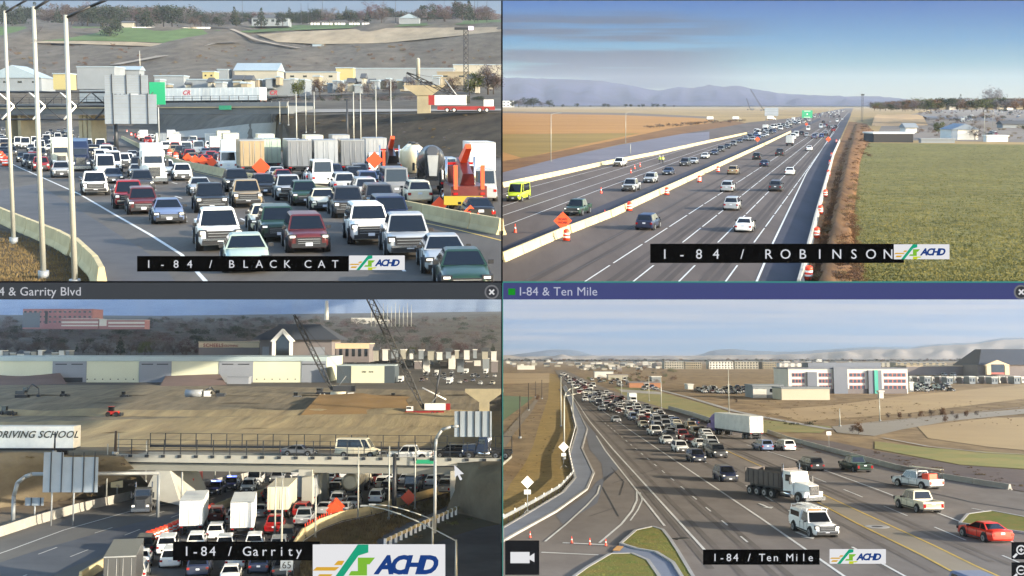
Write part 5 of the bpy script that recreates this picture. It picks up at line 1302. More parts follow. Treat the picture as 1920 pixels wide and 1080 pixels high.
diamond(P, 1055, 440, 1.35, 'large orange diamond sign with two lines of writing at the centre barrier', 414, text=('ROAD', 'WORK'))
diamond(P, 1420, 275, 1.2, 'small orange diamond sign on the centre barrier in the distance', 261)
diamond(P, 1512, 239, 1.4, 'tiny orange diamond sign far along the centre barrier', 233)
diamond(P, 1553, 270, 1.3, 'orange diamond sign on the right shoulder in the distance', 261)
person(P, P.g(1237, 307), 2.6, 'hivis', 'darkgrey', 'worker in a high visibility vest standing left of the queue')
person(P, P.g(1243, 307), .6, 'hivis', 'darkgrey', 'second worker in a high visibility vest, right beside the first')
TRK = mat('tyre_track', '#514a46', rough=.95, col2='#48423e', scale=.3, stretch=(1, .1, 1), spec=.12)
for x in (1000, 1050, 1145, 1168, 1232, 1252, 1318, 1340): ribbon(P, 'tyre_track', [(x-(1597-x)*.06, 527+.06*324)]+vl(x, 527), .55, TRK, .045)
# gantry signs
A = P.at(1503, 222, 600); 
def overhead(P, px0, px1, py0, py1, ybase, mt, label, Y=None):
    p = P.g((px0+px1)/2, ybase); Y = p.y; a = P.at(px0, py1, Y); b = P.at(px1, py0, Y); m = MB(); m.box((0, 0, (a.z+b.z)/2), (b.x-a.x, .2, b.z-a.z), mt); q = MB()
    for s in (-.4, .4): q.cyl((s*(b.x-a.x), .3, 0), (s*(b.x-a.x), .3, b.z+.6), .15, STEEL, 8)
    w_ = MB()
    if mt is SIGNG: w_.box((0, -.12, (a.z*.5+b.z*.5)), (.8, .04, .8), REFW); w_.box((0, -.12, b.z-.5), ((b.x-a.x)*.6, .04, .25), REFW); w_.box((0, -.12, a.z+.5), ((b.x-a.x)*.6, .04, .25), REFW)
    else:
        for k in range(3): w_.box((0, -.12, a.z+(b.z-a.z)*(k+.5)/3), ((b.x-a.x), .04, .08), DRK)
    return thing(P, 'overhead_sign', [('sign_panel', m), ('support', q), ('sign_face', w_)], Vector((p.x, Y, 0)), 0, label, 'sign')
overhead(P, 1503, 1523, 207, 221, 232, SIGNG, 'green overhead road sign above the centre barrier')
overhead(P, 1433, 1459, 202, 217, 232, SIGNBACK, 'grey sign back standing left of the green sign')
light_pole(P, 1173, 268, 212, .1, (2, 0, .4), 'slim light pole beside the field, right one of two', 'light poles beside the left field')
light_pole(P, 1033, 303, 214, .09, (1.8, 0, .4), 'slim light pole beside the field, left one of two', 'light poles beside the left field')
light_pole(P, 1182, 288, 270, .1, None, 'short steel post behind the left barrier', None)
light_pole(P, 1845, 252, 204, .1, None, 'slim pole in front of the yard at the right', 'yard poles'); light_pole(P, 1861, 238, 195, .1, None, 'taller slim pole right in the yard', 'yard poles')
light_pole(P, 1555, 222, 203, .14, (4, 0, .3), 'pole with arm between the carriageways near the horizon', 'yard poles')
crane(P, P.g(1433, 208), (-28, 42), 0, 'distant crane with a leaning lattice boom left of the motorway', .9, 'darkgrey', 'brown')
crane(P, P.g(1408, 207), (-10, 26), 0, 'fainter distant crane with a short boom', .7, 'darkgrey', 'brown')
tw = MB()
for z in range(14):
    for s in (-1, 1): tw.cyl((s*.9, 0, z*2), (-s*.9, 0, z*2+2), .12, DRK, 4); tw.cyl((s*.9, 0, z*2), (s*.9, 0, z*2+2), .16, DRK, 4)
tw.box((0, 0, 28.6), (3, 2.4, 1.6), DRK); single(P, 'drilling_rig', tw, P.g(1616, 228), 0, 'tall dark lattice drilling rig at the end of the road', 'rig', sc=.72)
# buildings to the right and far left
WHITEW = mat('wall_white', '#cfcdc4', rough=.8, noise=.08, scale=.2); SHEDB = mat('shed_blue', '#6c7a88', rough=.7, noise=.1, scale=.2)
bldg(P, 'open_shed', 1638, 1712, 251, 267, mat('shed_interior', '#2c2b2c', rough=.9), WHITEW, 'long open fronted dark shed with a pale roof edge', 12)  # closed front wall painted dark for the shade inside the shed
bldg(P, 'shed', 1784, 1834, 243, 262, WHITEW, SHEDB, 'white fronted metal shed with blue side', 12, roof='gablex', bands=[(0, .22, 0, 1, SHEDB)])
bldg(P, 'house', 1698, 1719, 238, 249, WHITEW, WALLG, 'small white house behind the open shed', 8, roof='gable')
bldg(P, 'shed', 1850, 1890, 262-6, 266, WHITEW, WHITEW, 'low white container at the right edge of the meadow', 3)
bldg(P, 'shed', 1880, 1935, 232, 240, WALLG, DARKR, 'grey low building at the far right', 8, roof='gable')
bldg(P, 'container', 1727, 1790, 262, 268, WALLG, WALLG, 'low grey container beside the open shed', 2.5)
bldg(P, 'farm_building', 941.5, 964, 189, 201, WHITEW, WALLG, 'small pale farm building at the far left of the upper right view', 20, windows=(3, 2, .4, .5, 1))
for i in range(26):
    x0 = 1070+i*21+(i*7 % 9); w_ = 8+(i*5 % 9)
    if i > 17: x0 = 1320+(i-18)*38; w_ = 22
    bldg(P, 'distant_building', x0, x0+w_, 194+(i % 3)*.6-(1.5 if i > 17 else 0), 198.4, [WALLC, WHITEW, WALLT][i % 3], [WALLG, DARKR][i % 2], ['small cream building on the horizon, upper right view', 'small white building on the horizon, upper right view', 'small tan building on the horizon, upper right view'][i % 3], 15, group='buildings on the horizon')
for i, (px, py, c) in enumerate(((1373, 226, 'cream'), (1438, 225, 'white'), (1325, 226, 'tan'))): V(TR, 'boxtruck', px, py, c, 'away', label=['cream truck parked at the end of the field', 'white truck parked left of the grey sign', 'tan truck parked in the field'][i], dyaw=-1.2, push=2)
rnd = random.Random(9)
for i in range(24):
    px = 962+i*13+rnd.uniform(-4, 4); h_ = rnd.uniform(4, 8) if i > 5 else rnd.uniform(10, 20)
    if i > 5 and rnd.random() < .35: continue
    tree(P, px, 200.5, 200.5-h_, rnd.choice(['dark', 'grey']), 'round', 'dark tree in the row along the left horizon', 'trees on the left horizon', 1.5, Y=1500)
for i in range(46):
    px = 1640+i*6.2+rnd.uniform(-3, 3); t_ = (px-1640)/280
    yb = 207+rnd.uniform(-3, 3); h_ = rnd.uniform(10, 19)+(6 if px > 1840 else 0)*(px < 1900)
    kd = rnd.choice(['bare', 'bare', 'dark', 'brown', 'grey', 'green'])
    tree(P, px, yb, yb-h_-rnd.uniform(0, 5)*t_, kd, 'cone' if kd == 'dark' and rnd.random() < .5 else 'round', {'bare': 'bare brown', 'dark': 'dark evergreen', 'brown': 'russet', 'grey': 'bare grey', 'green': 'olive green'}[kd]+' tree in the wood right of the motorway', 'wood right of the motorway', 1.3, Y=900+rnd.uniform(-150, 200))
for i, (px, yb, yt, kd, sh) in enumerate(((1760, 250, 226, 'green', 'round'), (1828, 262, 232, 'bare', 'round'), (1755, 212, 184, 'bare', 'round'), (1862, 205, 158, 'bare', 'round'), (1800, 204, 176, 'dark', 'cone'), (1700, 206, 186, 'bare', 'round'), (1745, 212, 182, 'brown', 'round'))):
    tree(P, px, yb, yt, kd, sh, ['yellow green bush tree between the sheds', 'large bare tree at the far edge of the meadow', 'wide bare tree before the wood', 'tallest bare tree of the right wood', 'dark conifer of the right wood', 'bare tree at the left end of the wood', 'russet tree before the wood'][i], None, 1.2)
for i in range(34):
    tree(P, 1208+i*5.4+rnd.uniform(-4, 4), 240-i*.35+rnd.uniform(-3, 1), 232-i*.35+rnd.uniform(-6, 2), rnd.choice(['bare', 'brown']), 'shrub', 'brown shrub on the roadside bank, upper right view', 'shrubs on the roadside bank', 1.5)
for i in range(40):
    tree(P, 1592+rnd.uniform(-8, 34), 250+rnd.uniform(-18, 30), 243+rnd.uniform(-18, 25), 'brown', 'shrub', 'brown weed clump on the dirt bank, upper right view', 'weed clumps on the dirt bank', 1.4) if False else None
for i in range(30):
    px = 1600+rnd.uniform(-6, 30); py = 240+rnd.uniform(-5, 55)
    tree(P, px, py, py-rnd.uniform(5, 10), 'brown', 'shrub', 'brown weed clump on the dirt bank, upper right view', 'weed clumps on the dirt bank', 1.6)
it = []
for i in range(300):
    px = 1640+rnd.uniform(0, 300)*1.0; t_ = (px-1640)/280
    it.append((px, 205, 205-rnd.uniform(12, 24)*(.6+.4*min(1, t_*3)), rnd.choice(['bare', 'dark', 'brown', 'grey', 'green']), (960 if i % 2 else 620)+rnd.uniform(0, 200)))
for i in range(150): it.append((rnd.uniform(1720, 1978), rnd.uniform(212, 262), 0, rnd.choice(['bare', 'dark', 'brown', 'dry']), None)); it[-1] = (it[-1][0], it[-1][1], it[-1][1]-rnd.uniform(3, 9), it[-1][3], None)
treemass(P, 'wood', it, 'brown winter wood and scrub right of the motorway')
# mounds and yards on the right
YARD = mat('yard_ground', '#6b6053', rough=.95, col2='#4a423a', scale=.05)
patch(P, 'yard', [(1640, 262), (1660, 222), (1760, 206), (1980, 203), (1980, 268)], YARD, .03)
patch(P, 'road', [(1700, 216), (1980, 224), (1980, 232), (1830, 226), (1700, 219)], mat('road_dark', '#4b4d52', rough=.85, noise=.1, scale=.02), .06)
ridge(P, 'sand_mound', [([(1634, 236), (1690, 236), (1740, 235)], .05), ([(1640, 229), (1680, 229), (1730, 229)], 4.5), ([(1645, 226), (1680, 226), (1720, 226)], 5), ([(1640, 221), (1690, 221), (1740, 221)], .05)], mat('sand', '#a3865a', rough=.95, col2='#8a6f49', scale=.05), .8, sub=8, frq=.06)
crowd(TR, [(1735, 208), (1790, 207), (1800, 212), (1735, 213)], 22, 'to', 'parked in the distant lot, upper right view', 25, ['sedan', 'suv', 'pickup'], .5, colors=['white', 'silver', 'grey', 'navy', 'red', 'white'])
crowd(TR, [(1770, 222), (1830, 218), (1830, 230), (1770, 232)], 14, 'to', 'parked in the yard behind the sheds, upper right view', 26, ['sedan', 'suv', 'pickup', 'boxtruck'], .8)
crowd(TR, [(1860, 208), (1960, 206), (1960, 222), (1862, 220)], 34, 'to', 'parked in the big lot at the right edge, upper right view', 27, ['sedan', 'suv', 'van'], .5, colors=['navy', 'darkgrey', 'silver', 'white', 'blue'])
crowd(TR, [(1850, 250), (1930, 250), (1930, 262), (1850, 262)], 6, 'to', 'parked by the white container, upper right view', 28, ['sedan', 'suv'], .8)
for i in range(9): bldg(P, 'house', 1762+i*18, 1774+i*18, 191+(i % 3)*2, 199+(i % 2), [WALLC, WHITEW, WALLT][i % 3], [DARKR, WALLG][i % 2], 'small house among the trees of the right wood', 8, roof='gable', Y=760, group='houses in the right wood')
it = []
for i in range(420):
    t = rnd.random()**1.5; py = 545-t*315; f = (545-py)/315; xa = lerpn([(232, 1598), (300, 1580), (400, 1552), (545, 1528)], py); xb = lerpn([(232, 1642), (300, 1606), (400, 1598), (545, 1606)], py)
    px = rnd.uniform(xa, xb) if rnd.random() < .6 else xb+rnd.gauss(0, 2.5); it.append((px, py, py-rnd.uniform(.3, 1.0)*(py-195)/13.5, rnd.choice(['dry', 'brown', 'brown', 'bare']), None))
treemass(P, 'bank_scrub', it, 'brown scrub on the bank and along the meadow edge, upper right view')
# mountains
def hills(P, name, prof, y0, Y, mt, back=1500, amp=40, label=None, x0=None, x1=None):
    """a relief whose skyline follows the profile"""
    xs = [(x0 or P.x0)+((x1 or P.x1)-(x0 or P.x0))*i/110 for i in range(111)]; rows = 9; vs = []
    for x in xs:
        yt = lerpn(prof, x)
        for r in range(rows):
            t = r/(rows-1); y = y0+(yt-y0)*t; p = P.at(x, y, Y+back*t)
            p.z += amp*math.sin(math.pi*t)*mn.noise(Vector((x*.03, t*1.6, Y*.01)))+amp*.3*math.sin(math.pi*t)*mn.noise(Vector((x*.11, t*3, 3)))
            if r == rows-1: p.z += amp*.18*mn.noise(Vector((x*.09, 0, 5)))
            vs.append(tuple(p))
        vs.append(tuple(P.at(x, y0+4, Y+back*1.6)))
    m = rows+1; fs = [(i*m+j, (i+1)*m+j, (i+1)*m+j+1, i*m+j+1) for i in range(len(xs)-1) for j in range(m-1)]
    me = bpy.data.meshes.new(name); me.from_pydata(vs, [], fs); me.materials.append(mt)
    for f in me.polygons: f.use_smooth = True
    return tag(link(name, me, M=P.M), label, kind='structure')
MOUNT = mat('far_mountain', '#3e4260', rough=1, col2='#2c3048', scale=.003, spec=0)
hills(TR, 'mountains', [(941, 145), (1000, 147), (1080, 149), (1130, 152), (1180, 160), (1215, 167), (1238, 170), (1270, 163), (1300, 165), (1330, 159), (1355, 163), (1380, 160), (1420, 168), (1470, 176), (1520, 178), (1580, 181), (1640, 180), (1700, 186), (1800, 190), (1980, 192)], 198, 5200, MOUNT, 1500, 34)
tufts(P, 'meadow_grass', [(1618, 272), (1975, 275), (1975, 543), (1612, 543), (1600, 500), (1602, 400), (1597, 360)], 26000, mat('meadow_blades', '#786f3e', rough=.95, col2='#51522e', scale=.22, spec=.1), (.04, .17), 8, 'rough olive green meadow grass right of the motorway', wide=.22)
tufts(P, 'bank_weeds', [(1520, 543), (1545, 420), (1575, 300), (1600, 240), (1635, 245), (1612, 300), (1595, 380), (1606, 543)], 9000, LEAF['brown'], (.1, .4), 9, 'brown weeds on the dirt bank beside the right barrier', wide=.12)
skysheet(TR, -330, 205, skymat('sky_upper_right', [(0, '#b4b7a4'), (.06, '#a8b4a8'), (.17, '#6ea0b0'), (.25, '#5090bc'), (.38, '#346cb6'), (1, '#3f70b8')], True, '#525c78', 3.1, (1.9, 23, 1), (.42, .54), .92, [(0, .25, .55), (1, .30, .38)]))
# ================================================================ LOWER LEFT: stopped traffic under a bridge, earthworks and warehouse
P = BL
def sheet(P, name, rows, mt, sub=10, amp=0, frq=.2, label=None, kind='structure', seed=0):
    """rows of (px, py, distance or None for the level plane)"""
    vs = []; n = len(rows[0]); R3 = []
    for r in rows:
        L = [P.at(a, b, c) if c else P.g(a, b) for a, b, c in r]; q = []
        for a, b in zip(L, L[1:]):
            for i in range(sub): q.append(a.lerp(b, i/sub))
        q.append(L[-1]); R3.append(q)
    full = []
    for a, b in zip(R3, R3[1:]):
        for k in range(4): full.append([p.lerp(q, k/4) for p, q in zip(a, b)])
    full.append(R3[-1]); m = len(full[0])
    for i, r in enumerate(full):
        for p in r: vs.append((p.x, p.y, p.z+(amp*mn.noise(p*frq+Vector((seed, 0, 0))) if 0 < i < len(full)-1 else 0)))
    fs = [(r*m+i, r*m+i+1, (r+1)*m+i+1, (r+1)*m+i) for r in range(len(full)-1) for i in range(m-1)]
    me = bpy.data.meshes.new(name); me.from_pydata(vs, [], fs); me.materials.append(mt)
    for f in me.polygons: f.use_smooth = True
    bm = bmesh.new(); bm.from_mesh(me); bmesh.ops.recalc_face_normals(bm, faces=bm.faces)
    if sum(f.normal.z for f in bm.faces) < 0: bmesh.ops.reverse_faces(bm, faces=bm.faces)
    bm.to_mesh(me); bm.free()
    return tag(link(name, me, M=P.M), label, kind=kind)
EARTH = mat('earthworks', '#948871', rough=.95, col2='#6f6656', scale=.3, bump=.6, stretch=(1, .1, 1), spec=.1, rot=-.55)
EARTHL = mat('earthworks_light', '#b3a27c', rough=.95, col2='#8f8064', scale=.25, bump=.6, stretch=(1, .12, 1), spec=.1, rot=-.45)
SAND = mat('sand_orange', '#a18358', rough=.95, col2='#8a6f4a', scale=.06, bump=.3, spec=.1)
SCRUB = mat('scrub_bank', '#7c725f', rough=.95, col2='#5c5446', scale=.18, bump=.5, spec=.1)
ASPL = mat('asphalt_lower', '#6f6d68', rough=.92, col2='#5c5a56', scale=.12, stretch=(1, .3, 1), spec=.15)
DUST = mat('yard_dust', '#6d675e', rough=.95, col2='#5a554e', scale=.03, spec=.1)
patch(P, 'ground', [(-60, 1100), (941.5, 1100), (941.5, 638), (-60, 638)], DUST, 0)
patch(P, 'earthworks', [(-60, 845), (-60, 722), (300, 722), (520, 725), (941.5, 735), (941.5, 845)], EARTH, .05)
patch(P, 'earthworks', [(-60, 800), (100, 800), (300, 792), (520, 783), (700, 780), (941.5, 782), (941.5, 845), (-60, 845)], EARTHL, .1)
ridge(P, 'spoil_heap', [([(-60, 724), (0, 722), (60, 722), (125, 720)], .06), ([(-60, 716), (0, 716), (60, 716), (112, 717)], 4.5), ([(-60, 708), (0, 708), (60, 708), (120, 708)], .06)], mat('spoil', '#7b6257', rough=.95, noise=.25, scale=.08), 1.2, sub=8, frq=.05)
ridge(P, 'spoil_heap', [([(300, 724), (360, 724), (425, 722)], .06), ([(310, 717), (360, 717), (412, 717)], 3.4), ([(300, 710), (360, 710), (420, 710)], .06)], MATS['spoil'], 1.2, sub=8, frq=.05)
ridge(P, 'sand_mound', [([(560, 783), (680, 783), (780, 781)], .12), ([(590, 768), (680, 768), (760, 770)], 3.2), ([(600, 752), (680, 752), (770, 758)], 2.5), ([(610, 745), (680, 745), (760, 750)], .12)], SAND, .6, sub=10, frq=.08)
ridge(P, 'berm', [([(-60, 816), (120, 815), (400, 806), (700, 800), (941.5, 803)], .12), ([(-60, 803), (120, 802), (400, 793), (700, 787), (941.5, 790)], 1.6), ([(-60, 796), (120, 795), (400, 786), (700, 780), (941.5, 783)], .12)], EARTHL, .3, sub=14, frq=.2)
lbl = [(-60, 1022), (0, 1006), (60, 986), (140, 962), (240, 938), (330, 928), (420, 908), (500, 893), (570, 880)]
cbl = [(150, 1092), (200, 1062), (260, 1026), (330, 990), (380, 968), (440, 945), (520, 922), (600, 905)]
rbl = [(545, 1045), (565, 1012), (598, 990), (640, 975), (700, 963), (760, 944), (810, 930), (850, 920), (905, 905)]
patch(P, 'road', [(-60, 1100), (-60, 1022), (0, 1006), (60, 986), (140, 962), (240, 938), (330, 928), (420, 908), (500, 893), (600, 872), (720, 856), (941.5, 846), (941.5, 893), (850, 919), (760, 943), (700, 962), (640, 974), (598, 989), (565, 1011), (545, 1045), (538, 1100)], ASPL, .05)
patch(P, 'road_patch', [(60, 1100), (120, 1070), (250, 1020), (360, 965), (430, 940), (380, 950), (240, 985), (80, 1030), (-60, 1075), (-60, 1100)], mat('asphalt_streak', '#5a5d62', rough=.8, col2='#4c4f55', scale=.2, spec=.3), .06)
ribbon(P, 'edge_line', [(-60, 1060), (20, 1032), (120, 995), (250, 958), (340, 940), (500, 905)], .2, LINEW, .08)
ribbon(P, 'lane_line', [(-60, 1090), (60, 1045), (180, 1000), (300, 962), (420, 930)], .16, LINEW, .08, dash=(4, 9), sub=3)
ribbon(P, 'lane_line', [(10, 1096), (120, 1050), (220, 1010), (330, 968), (440, 935)], .16, LINEW, .08, dash=(4, 9), sub=3)
ribbon(P, 'edge_line', [(541, 1100), (549, 1045), (569, 1015), (602, 993), (642, 979), (702, 966), (760, 948)], .2, LINEW, .08)
BL.addhead(lbl); BL.addhead(cbl); BL.addhead(rbl); 
barriers(P, lbl, 'grey concrete barrier piece along the left edge of the empty carriageway, lower left view', 'left barrier pieces, lower left view', CONCW, seg=6, H=1.3, maxn=60)
barriers(P, cbl, 'concrete barrier piece between the empty and the jammed carriageway', 'centre barrier pieces, lower left view', CONCR, seg=6, H=1.1, maxn=40)
barriers(P, rbl, 'cream concrete barrier piece at the right edge of the jammed carriageway', 'right barrier pieces, lower left view', CONCR, seg=6, H=1.2, maxn=40)
for yy in (738, 752, 766, 777):
    ridge(P, 'terrace', [([(-60, yy+5), (120, yy+4), (400, yy+5), (600, yy+5), (941.5, yy+4)], .07), ([(-60, yy), (120, yy-1), (400, yy), (600, yy-1), (941.5, yy)], 1.3), ([(-60, yy-3), (120, yy-4), (400, yy-3), (600, yy-4), (941.5, yy-3)], .07)], EARTHL if yy > 770 else EARTH, .8, sub=16, frq=.07)
# banks left and right of the bridge
YB = 156
sheet(P, 'embankment', [[(-60, 960, None), (60, 945, None), (160, 935, None), (300, 926, None)], [(-60, 848, 150), (60, 850, 151), (160, 852, 152), (232, 858, 153)], [(-60, 846, 162), (60, 848, 162), (160, 850, 162), (232, 850, 162)], [(-60, 838, None), (60, 838, None), (160, 838, None), (250, 838, None)]], SCRUB, 12, .5, .15)
sheet(P, 'embankment', [[(836, 958, None), (880, 968, None), (941.5, 985, None)], [(852, 920, 152), (890, 900, 145), (941.5, 880, 142)], [(858, 868, 150), (900, 867, 148), (941.5, 866, 147)], [(858, 860, 160), (900, 858, 160), (941.5, 858, 160)]], SCRUB, 10, .4, .2)
patch(P, 'weedy_ground', [(545, 1100), (552, 1045), (570, 1017), (604, 996), (644, 981), (702, 967), (760, 949), (852, 924), (870, 935), (780, 975), (735, 990), (700, 1015), (690, 1040), (720, 1100)], SCRUB, .04)
patch(P, 'sandy_patch', [(655, 985), (680, 975), (720, 978), (735, 990), (705, 1010), (690, 1012), (668, 1000)], SAND, .07)
patch(P, 'ramp_road', [(700, 1020), (735, 992), (790, 972), (840, 950), (885, 930), (900, 936), (880, 950), (830, 975), (770, 998), (720, 1040)], mat('ramp_asphalt', '#5f6268', rough=.8, noise=.15, scale=.2), .08)
patch(P, 'weedy_ground', [(735, 1020), (780, 1000), (840, 975), (885, 952), (941.5, 940), (941.5, 985), (900, 990), (850, 1005), (790, 1030), (745, 1045)], mat('scrub_green', '#5a5640', rough=.95, col2='#474430', scale=.15, bump=.4), .07)
patch(P, 'frontage_road', [(720, 1100), (745, 1048), (790, 1032), (850, 1007), (905, 990), (941.5, 984), (941.5, 1100)], mat('asphalt_frontage', '#54555a', rough=.85, col2='#3a3b3f', scale=.15), .09)
patch(P, 'dirt_shoulder', [(-60, 1018), (-60, 950), (60, 938), (200, 932), (240, 936), (140, 958), (60, 982), (0, 1002)], mat('dirt_pale', '#7a6c58', rough=.95, noise=.25, scale=.1, bump=.2), .03)
gr = MB(); L = path3(P, [(722, 1028), (760, 1010), (800, 990), (850, 968), (893, 948)]); W_ = walk(L, 1.6)
for (p, d), (q, _) in zip(W_, W_[1:]): gr.box(((p.x+q.x)/2, (p.y+q.y)/2, .8), ((q-p).length+.05, .12, .35), CONCR, math.atan2((q-p).y, (q-p).x)); gr.box((p.x, p.y, .45), (.28, .28, 1.1), REFW)
single(P, 'guard_rail', gr, Vector((0, 0, 0)), 0, 'white posted guard rail along the curving ramp road, lower left view', 'guard rail')
# bridge
a, b = P.at(216, 853, 157), P.at(960, 862, 151); bd2 = (b-a).normalized(); bl2 = (b-a).length; ang2 = math.atan2(bd2.y, bd2.x); mid2 = (a+b)/2
e941 = (P.at(941, 862, 151)-mid2).dot(bd2)
CONB = mat('bridge_concrete', '#a8a69b', rough=.85, noise=.15, scale=.3); CONB2 = mat('bridge_girder_concrete', '#86857b', rough=.85, noise=.12, scale=.2)
lo = -bl2/2; Lb = e941-lo; cxb = lo+Lb/2
dk = MB(); dk.box((cxb, 0, -.35), (Lb, .5, 1.0), CONB); dk.box((cxb, 5.5, -.7), (Lb, 11, .35), CONB2); dk.box((cxb, .7, -1.35), (Lb, .6, 1.3), CONB2); dk.box((cxb, .2, -.95), (Lb, .4, .12), DRK)
rl = MB(); n = int(Lb/2.2)
for i in range(n+1): rl.box((lo+i*Lb/n, 0, 1.1), (.1, .1, 2.0), DRK); rl.box((lo+i*Lb/n, -.3, -.05), (.5, .2, .35), DRK)
for z_ in (.5, .95, 1.4, 2.05): rl.box((cxb, 0, z_), (Lb, .05, .05), DRK)
rl2 = MB()
for i in range(n+1): rl2.box((lo+i*Lb/n, 11, 1.0), (.1, .1, 2.0), DRK)
for z_ in (.2, .5, 2.0): rl2.box((cxb, 11, z_), (Lb, .06, .3 if z_ == .2 else .06), DRK)
pr = []
for px in (572,):
    for dd in (1.5, 5, 8.5):
        f = (P.at(px, 900, 154)-mid2).dot(bd2); m = MB(); m.box((f, dd, -2-mid2.z/2), (1.4, 1.2, mid2.z-1.0), CONB); pr.append(('pier', m))
    m = MB(); m.box((f, 5, -2.0), (1.8, 10, .8), CONB); pr.append(('pier_cap', m))
ab = MB(); f = (P.at(300, 900, 156)-mid2).dot(bd2)
ab.hexa([(f-2, -1, -mid2.z+1.3), (f+3.2, -1, -mid2.z+.2), (f+3.2, 9, -mid2.z+.2), (f-2, 9, -mid2.z+1.3)], [(f-.8, 0, -2.0), (f+1.2, 0, -2.0), (f+1.2, 9, -2.0), (f-.8, 9, -2.0)], CONB); pr.append(('abutment', ab))
ab = MB(); f = (P.at(858, 900, 152)-mid2).dot(bd2); ab.box((f, 4.5, -2-(mid2.z)/2+.5), (1.8, 9, mid2.z), CONB); pr.append(('abutment', ab))
sg = MB(); s_ = (P.at(796, 864, 152)-mid2).dot(bd2); sg.box((s_, -.32, -.35), (2.3, .08, .5), SIGNG)
thing(P, 'road_bridge', [('deck', dk), ('railing', rl), ('railing', rl2)]+pr+[('name_plate', sg)], mid2, ang2, 'pale concrete road bridge with dark mesh railing over the jammed road', 'bridge')
def onb(kind, px, col, lab, face, off=3, near=True):
    q = P.at(px, 852, 154); pos = mid2+bd2*((q-mid2).dot(bd2))+Vector((-bd2.y, bd2.x, 0))*off+Vector((0, 0, -.5))
    o = spawn(P, kind, pos, ang2-math.pi/2 if face > 0 else ang2+math.pi/2, col, near); return tag(o, lab, KIND[kind][4])
onb('pickup', 765, 'white', 'white pickup driving on the bridge near its right end', -1)
onb('van', 652, 'cream', 'cream van on the middle of the bridge', 1, 6)
o = onb('daycab', 905, 'navy', 'dark blue truck cab at the right end of the bridge', -1, 6)
onb('suv', 835, 'black', 'black car low behind the railing of the bridge', -1, 7, False)
onb('sedan', 530, 'grey', 'grey car behind the railing of the bridge', 1, 7, False)
# the training semi on the left bank road
tpos = P.at(34, 857, 155); o = spawn(P, 'trailer', tpos, math.pi/2+math.pi, 'white', True); tag(o, 'long cream trailer with dark lettering parked on the left bank road', 'trailer')
tm = text_mesh('TRUCK DRIVING SCHOOL', 1.25, mat('letter_dark', '#3a3a32'), .015, .35, 1.06, .02)
q = link('lettering', tm, [c for c in o.children if c.name.startswith('cargo_box')][0]); q.matrix_world = P.M @ Matrix.Translation(tpos+Vector((-7.3, -1.36, 2.6))) @ Matrix.Rotation(math.pi/2, 4, 'X')
q.matrix_parent_inverse = Matrix.Identity(4); q.matrix_basis = (Matrix.Rotation(-math.pi*1.5, 4, 'Z') @ Matrix.Translation(Vector((-7.3, -1.36, 2.6))) @ Matrix.Rotation(math.pi/2, 4, 'X'))
single(P, 'utility_box', (lambda m: (m.box((0, 0, .5), (4.5, 1.0, 1.6), mat('panel_tan', '#8a7c62')), m)[1])(MB()), P.at(225, 852, 158), 0, 'tan block at the start of the bridge railing', 'box') if False else None
V(BL, 'suv', -2, 942, 'black', 'to', label='black car at the far left edge behind the barrier, lower left view', dirv=Vector((1, .2, 0)).normalized(), push=2)
# vehicles
def N(kind, px, py, col, lab, f='away', **k): return V(BL, kind, px, py, col, f, label=lab, **k)
N('daycab', 262, 965, 'darkgrey', 'dark semi tractor without trailer alone on the empty carriageway', 'to', near=True)
N('fire', 345, 938, 'brightred', 'red and white fire engine under the left end of the bridge', 'to', near=True)
N('pickup', 310, 942, 'white', 'white pickup standing left of the fire engine', 'to')
N('sedan', 366, 952, 'darkgrey', 'dark car beside the fire engine', 'to')
N('police', 397, 930, 'navy', 'left police car with blue lights under the bridge', 'to', near=True)
N('police', 427, 923, 'navy', 'right police car with blue lights under the bridge', 'to', near=True)
N('suv', 462, 925, 'white', 'white SUV right of the police cars', 'to')
N('pup', 357, 1008, 'white', 'white trailer back with two door panels above the name board, lower left view', near=True, push=8)
N('pup', 222, 1138, 'darkgrey', 'large dark trailer back at the bottom of the lower left view', near=True)
N('pup', 453, 1012, 'white', 'white trailer back with a red stripe in the middle of the jam', near=True, push=10)
N('pup', 520, 976, 'cream', 'cream ribbed trailer in the jam', near=True, push=12)
N('pup', 575, 950, 'silver', 'grey trailer in the jam under the bridge pier', near=True, push=12)
N('tanker', 655, 938, 'cream', 'cream tanker truck in the right lanes of the jam', near=True, push=10)
for px, py, c_, k_, lab in ((512, 1005, 'red', 'pickup', 'dark red pickup in the right lane of the jam'), (482, 996, 'white', 'suv', 'white SUV beside the striped trailer'), (538, 990, 'white', 'sedan', 'white sedan in the right lane behind the red pickup'), (703, 945, 'white', 'suv', 'white SUV right of the tanker'), (631, 950, 'silver', 'suv', 'silver SUV left of the tanker front'), (807, 912, 'white', 'sedan', 'white sedan alone on the right near the bridge end'), (830, 928, 'steel', 'pickup', 'grey pickup close to the right abutment'), (770, 926, 'black', 'van', 'black van in the right lanes under the bridge'), (262, 1066, 'white', 'sedan', 'white sedan right of the dark trailer at the bottom'), (300, 1072, 'white', 'bigsuv', 'white large SUV near the bottom of the jam'), (370, 1086, 'navy', 'bigsuv', 'dark blue large SUV under the name board'), (440, 1070, 'white', 'suv', 'white SUV under the right half of the name board'), (250, 1100, 'silver', 'suv', 'silver SUV at the bottom left of the jam'), (280, 1096, 'palegreen', 'minivan', 'pale green minivan at the bottom edge of the jam'), (430, 1098, 'white', 'sedan', 'white sedan at the bottom edge under the name board'), (355, 1100, 'bluegrey', 'sedan', 'blue grey sedan at the bottom edge')):
    N(k_, px, py, c_, lab, push=10)
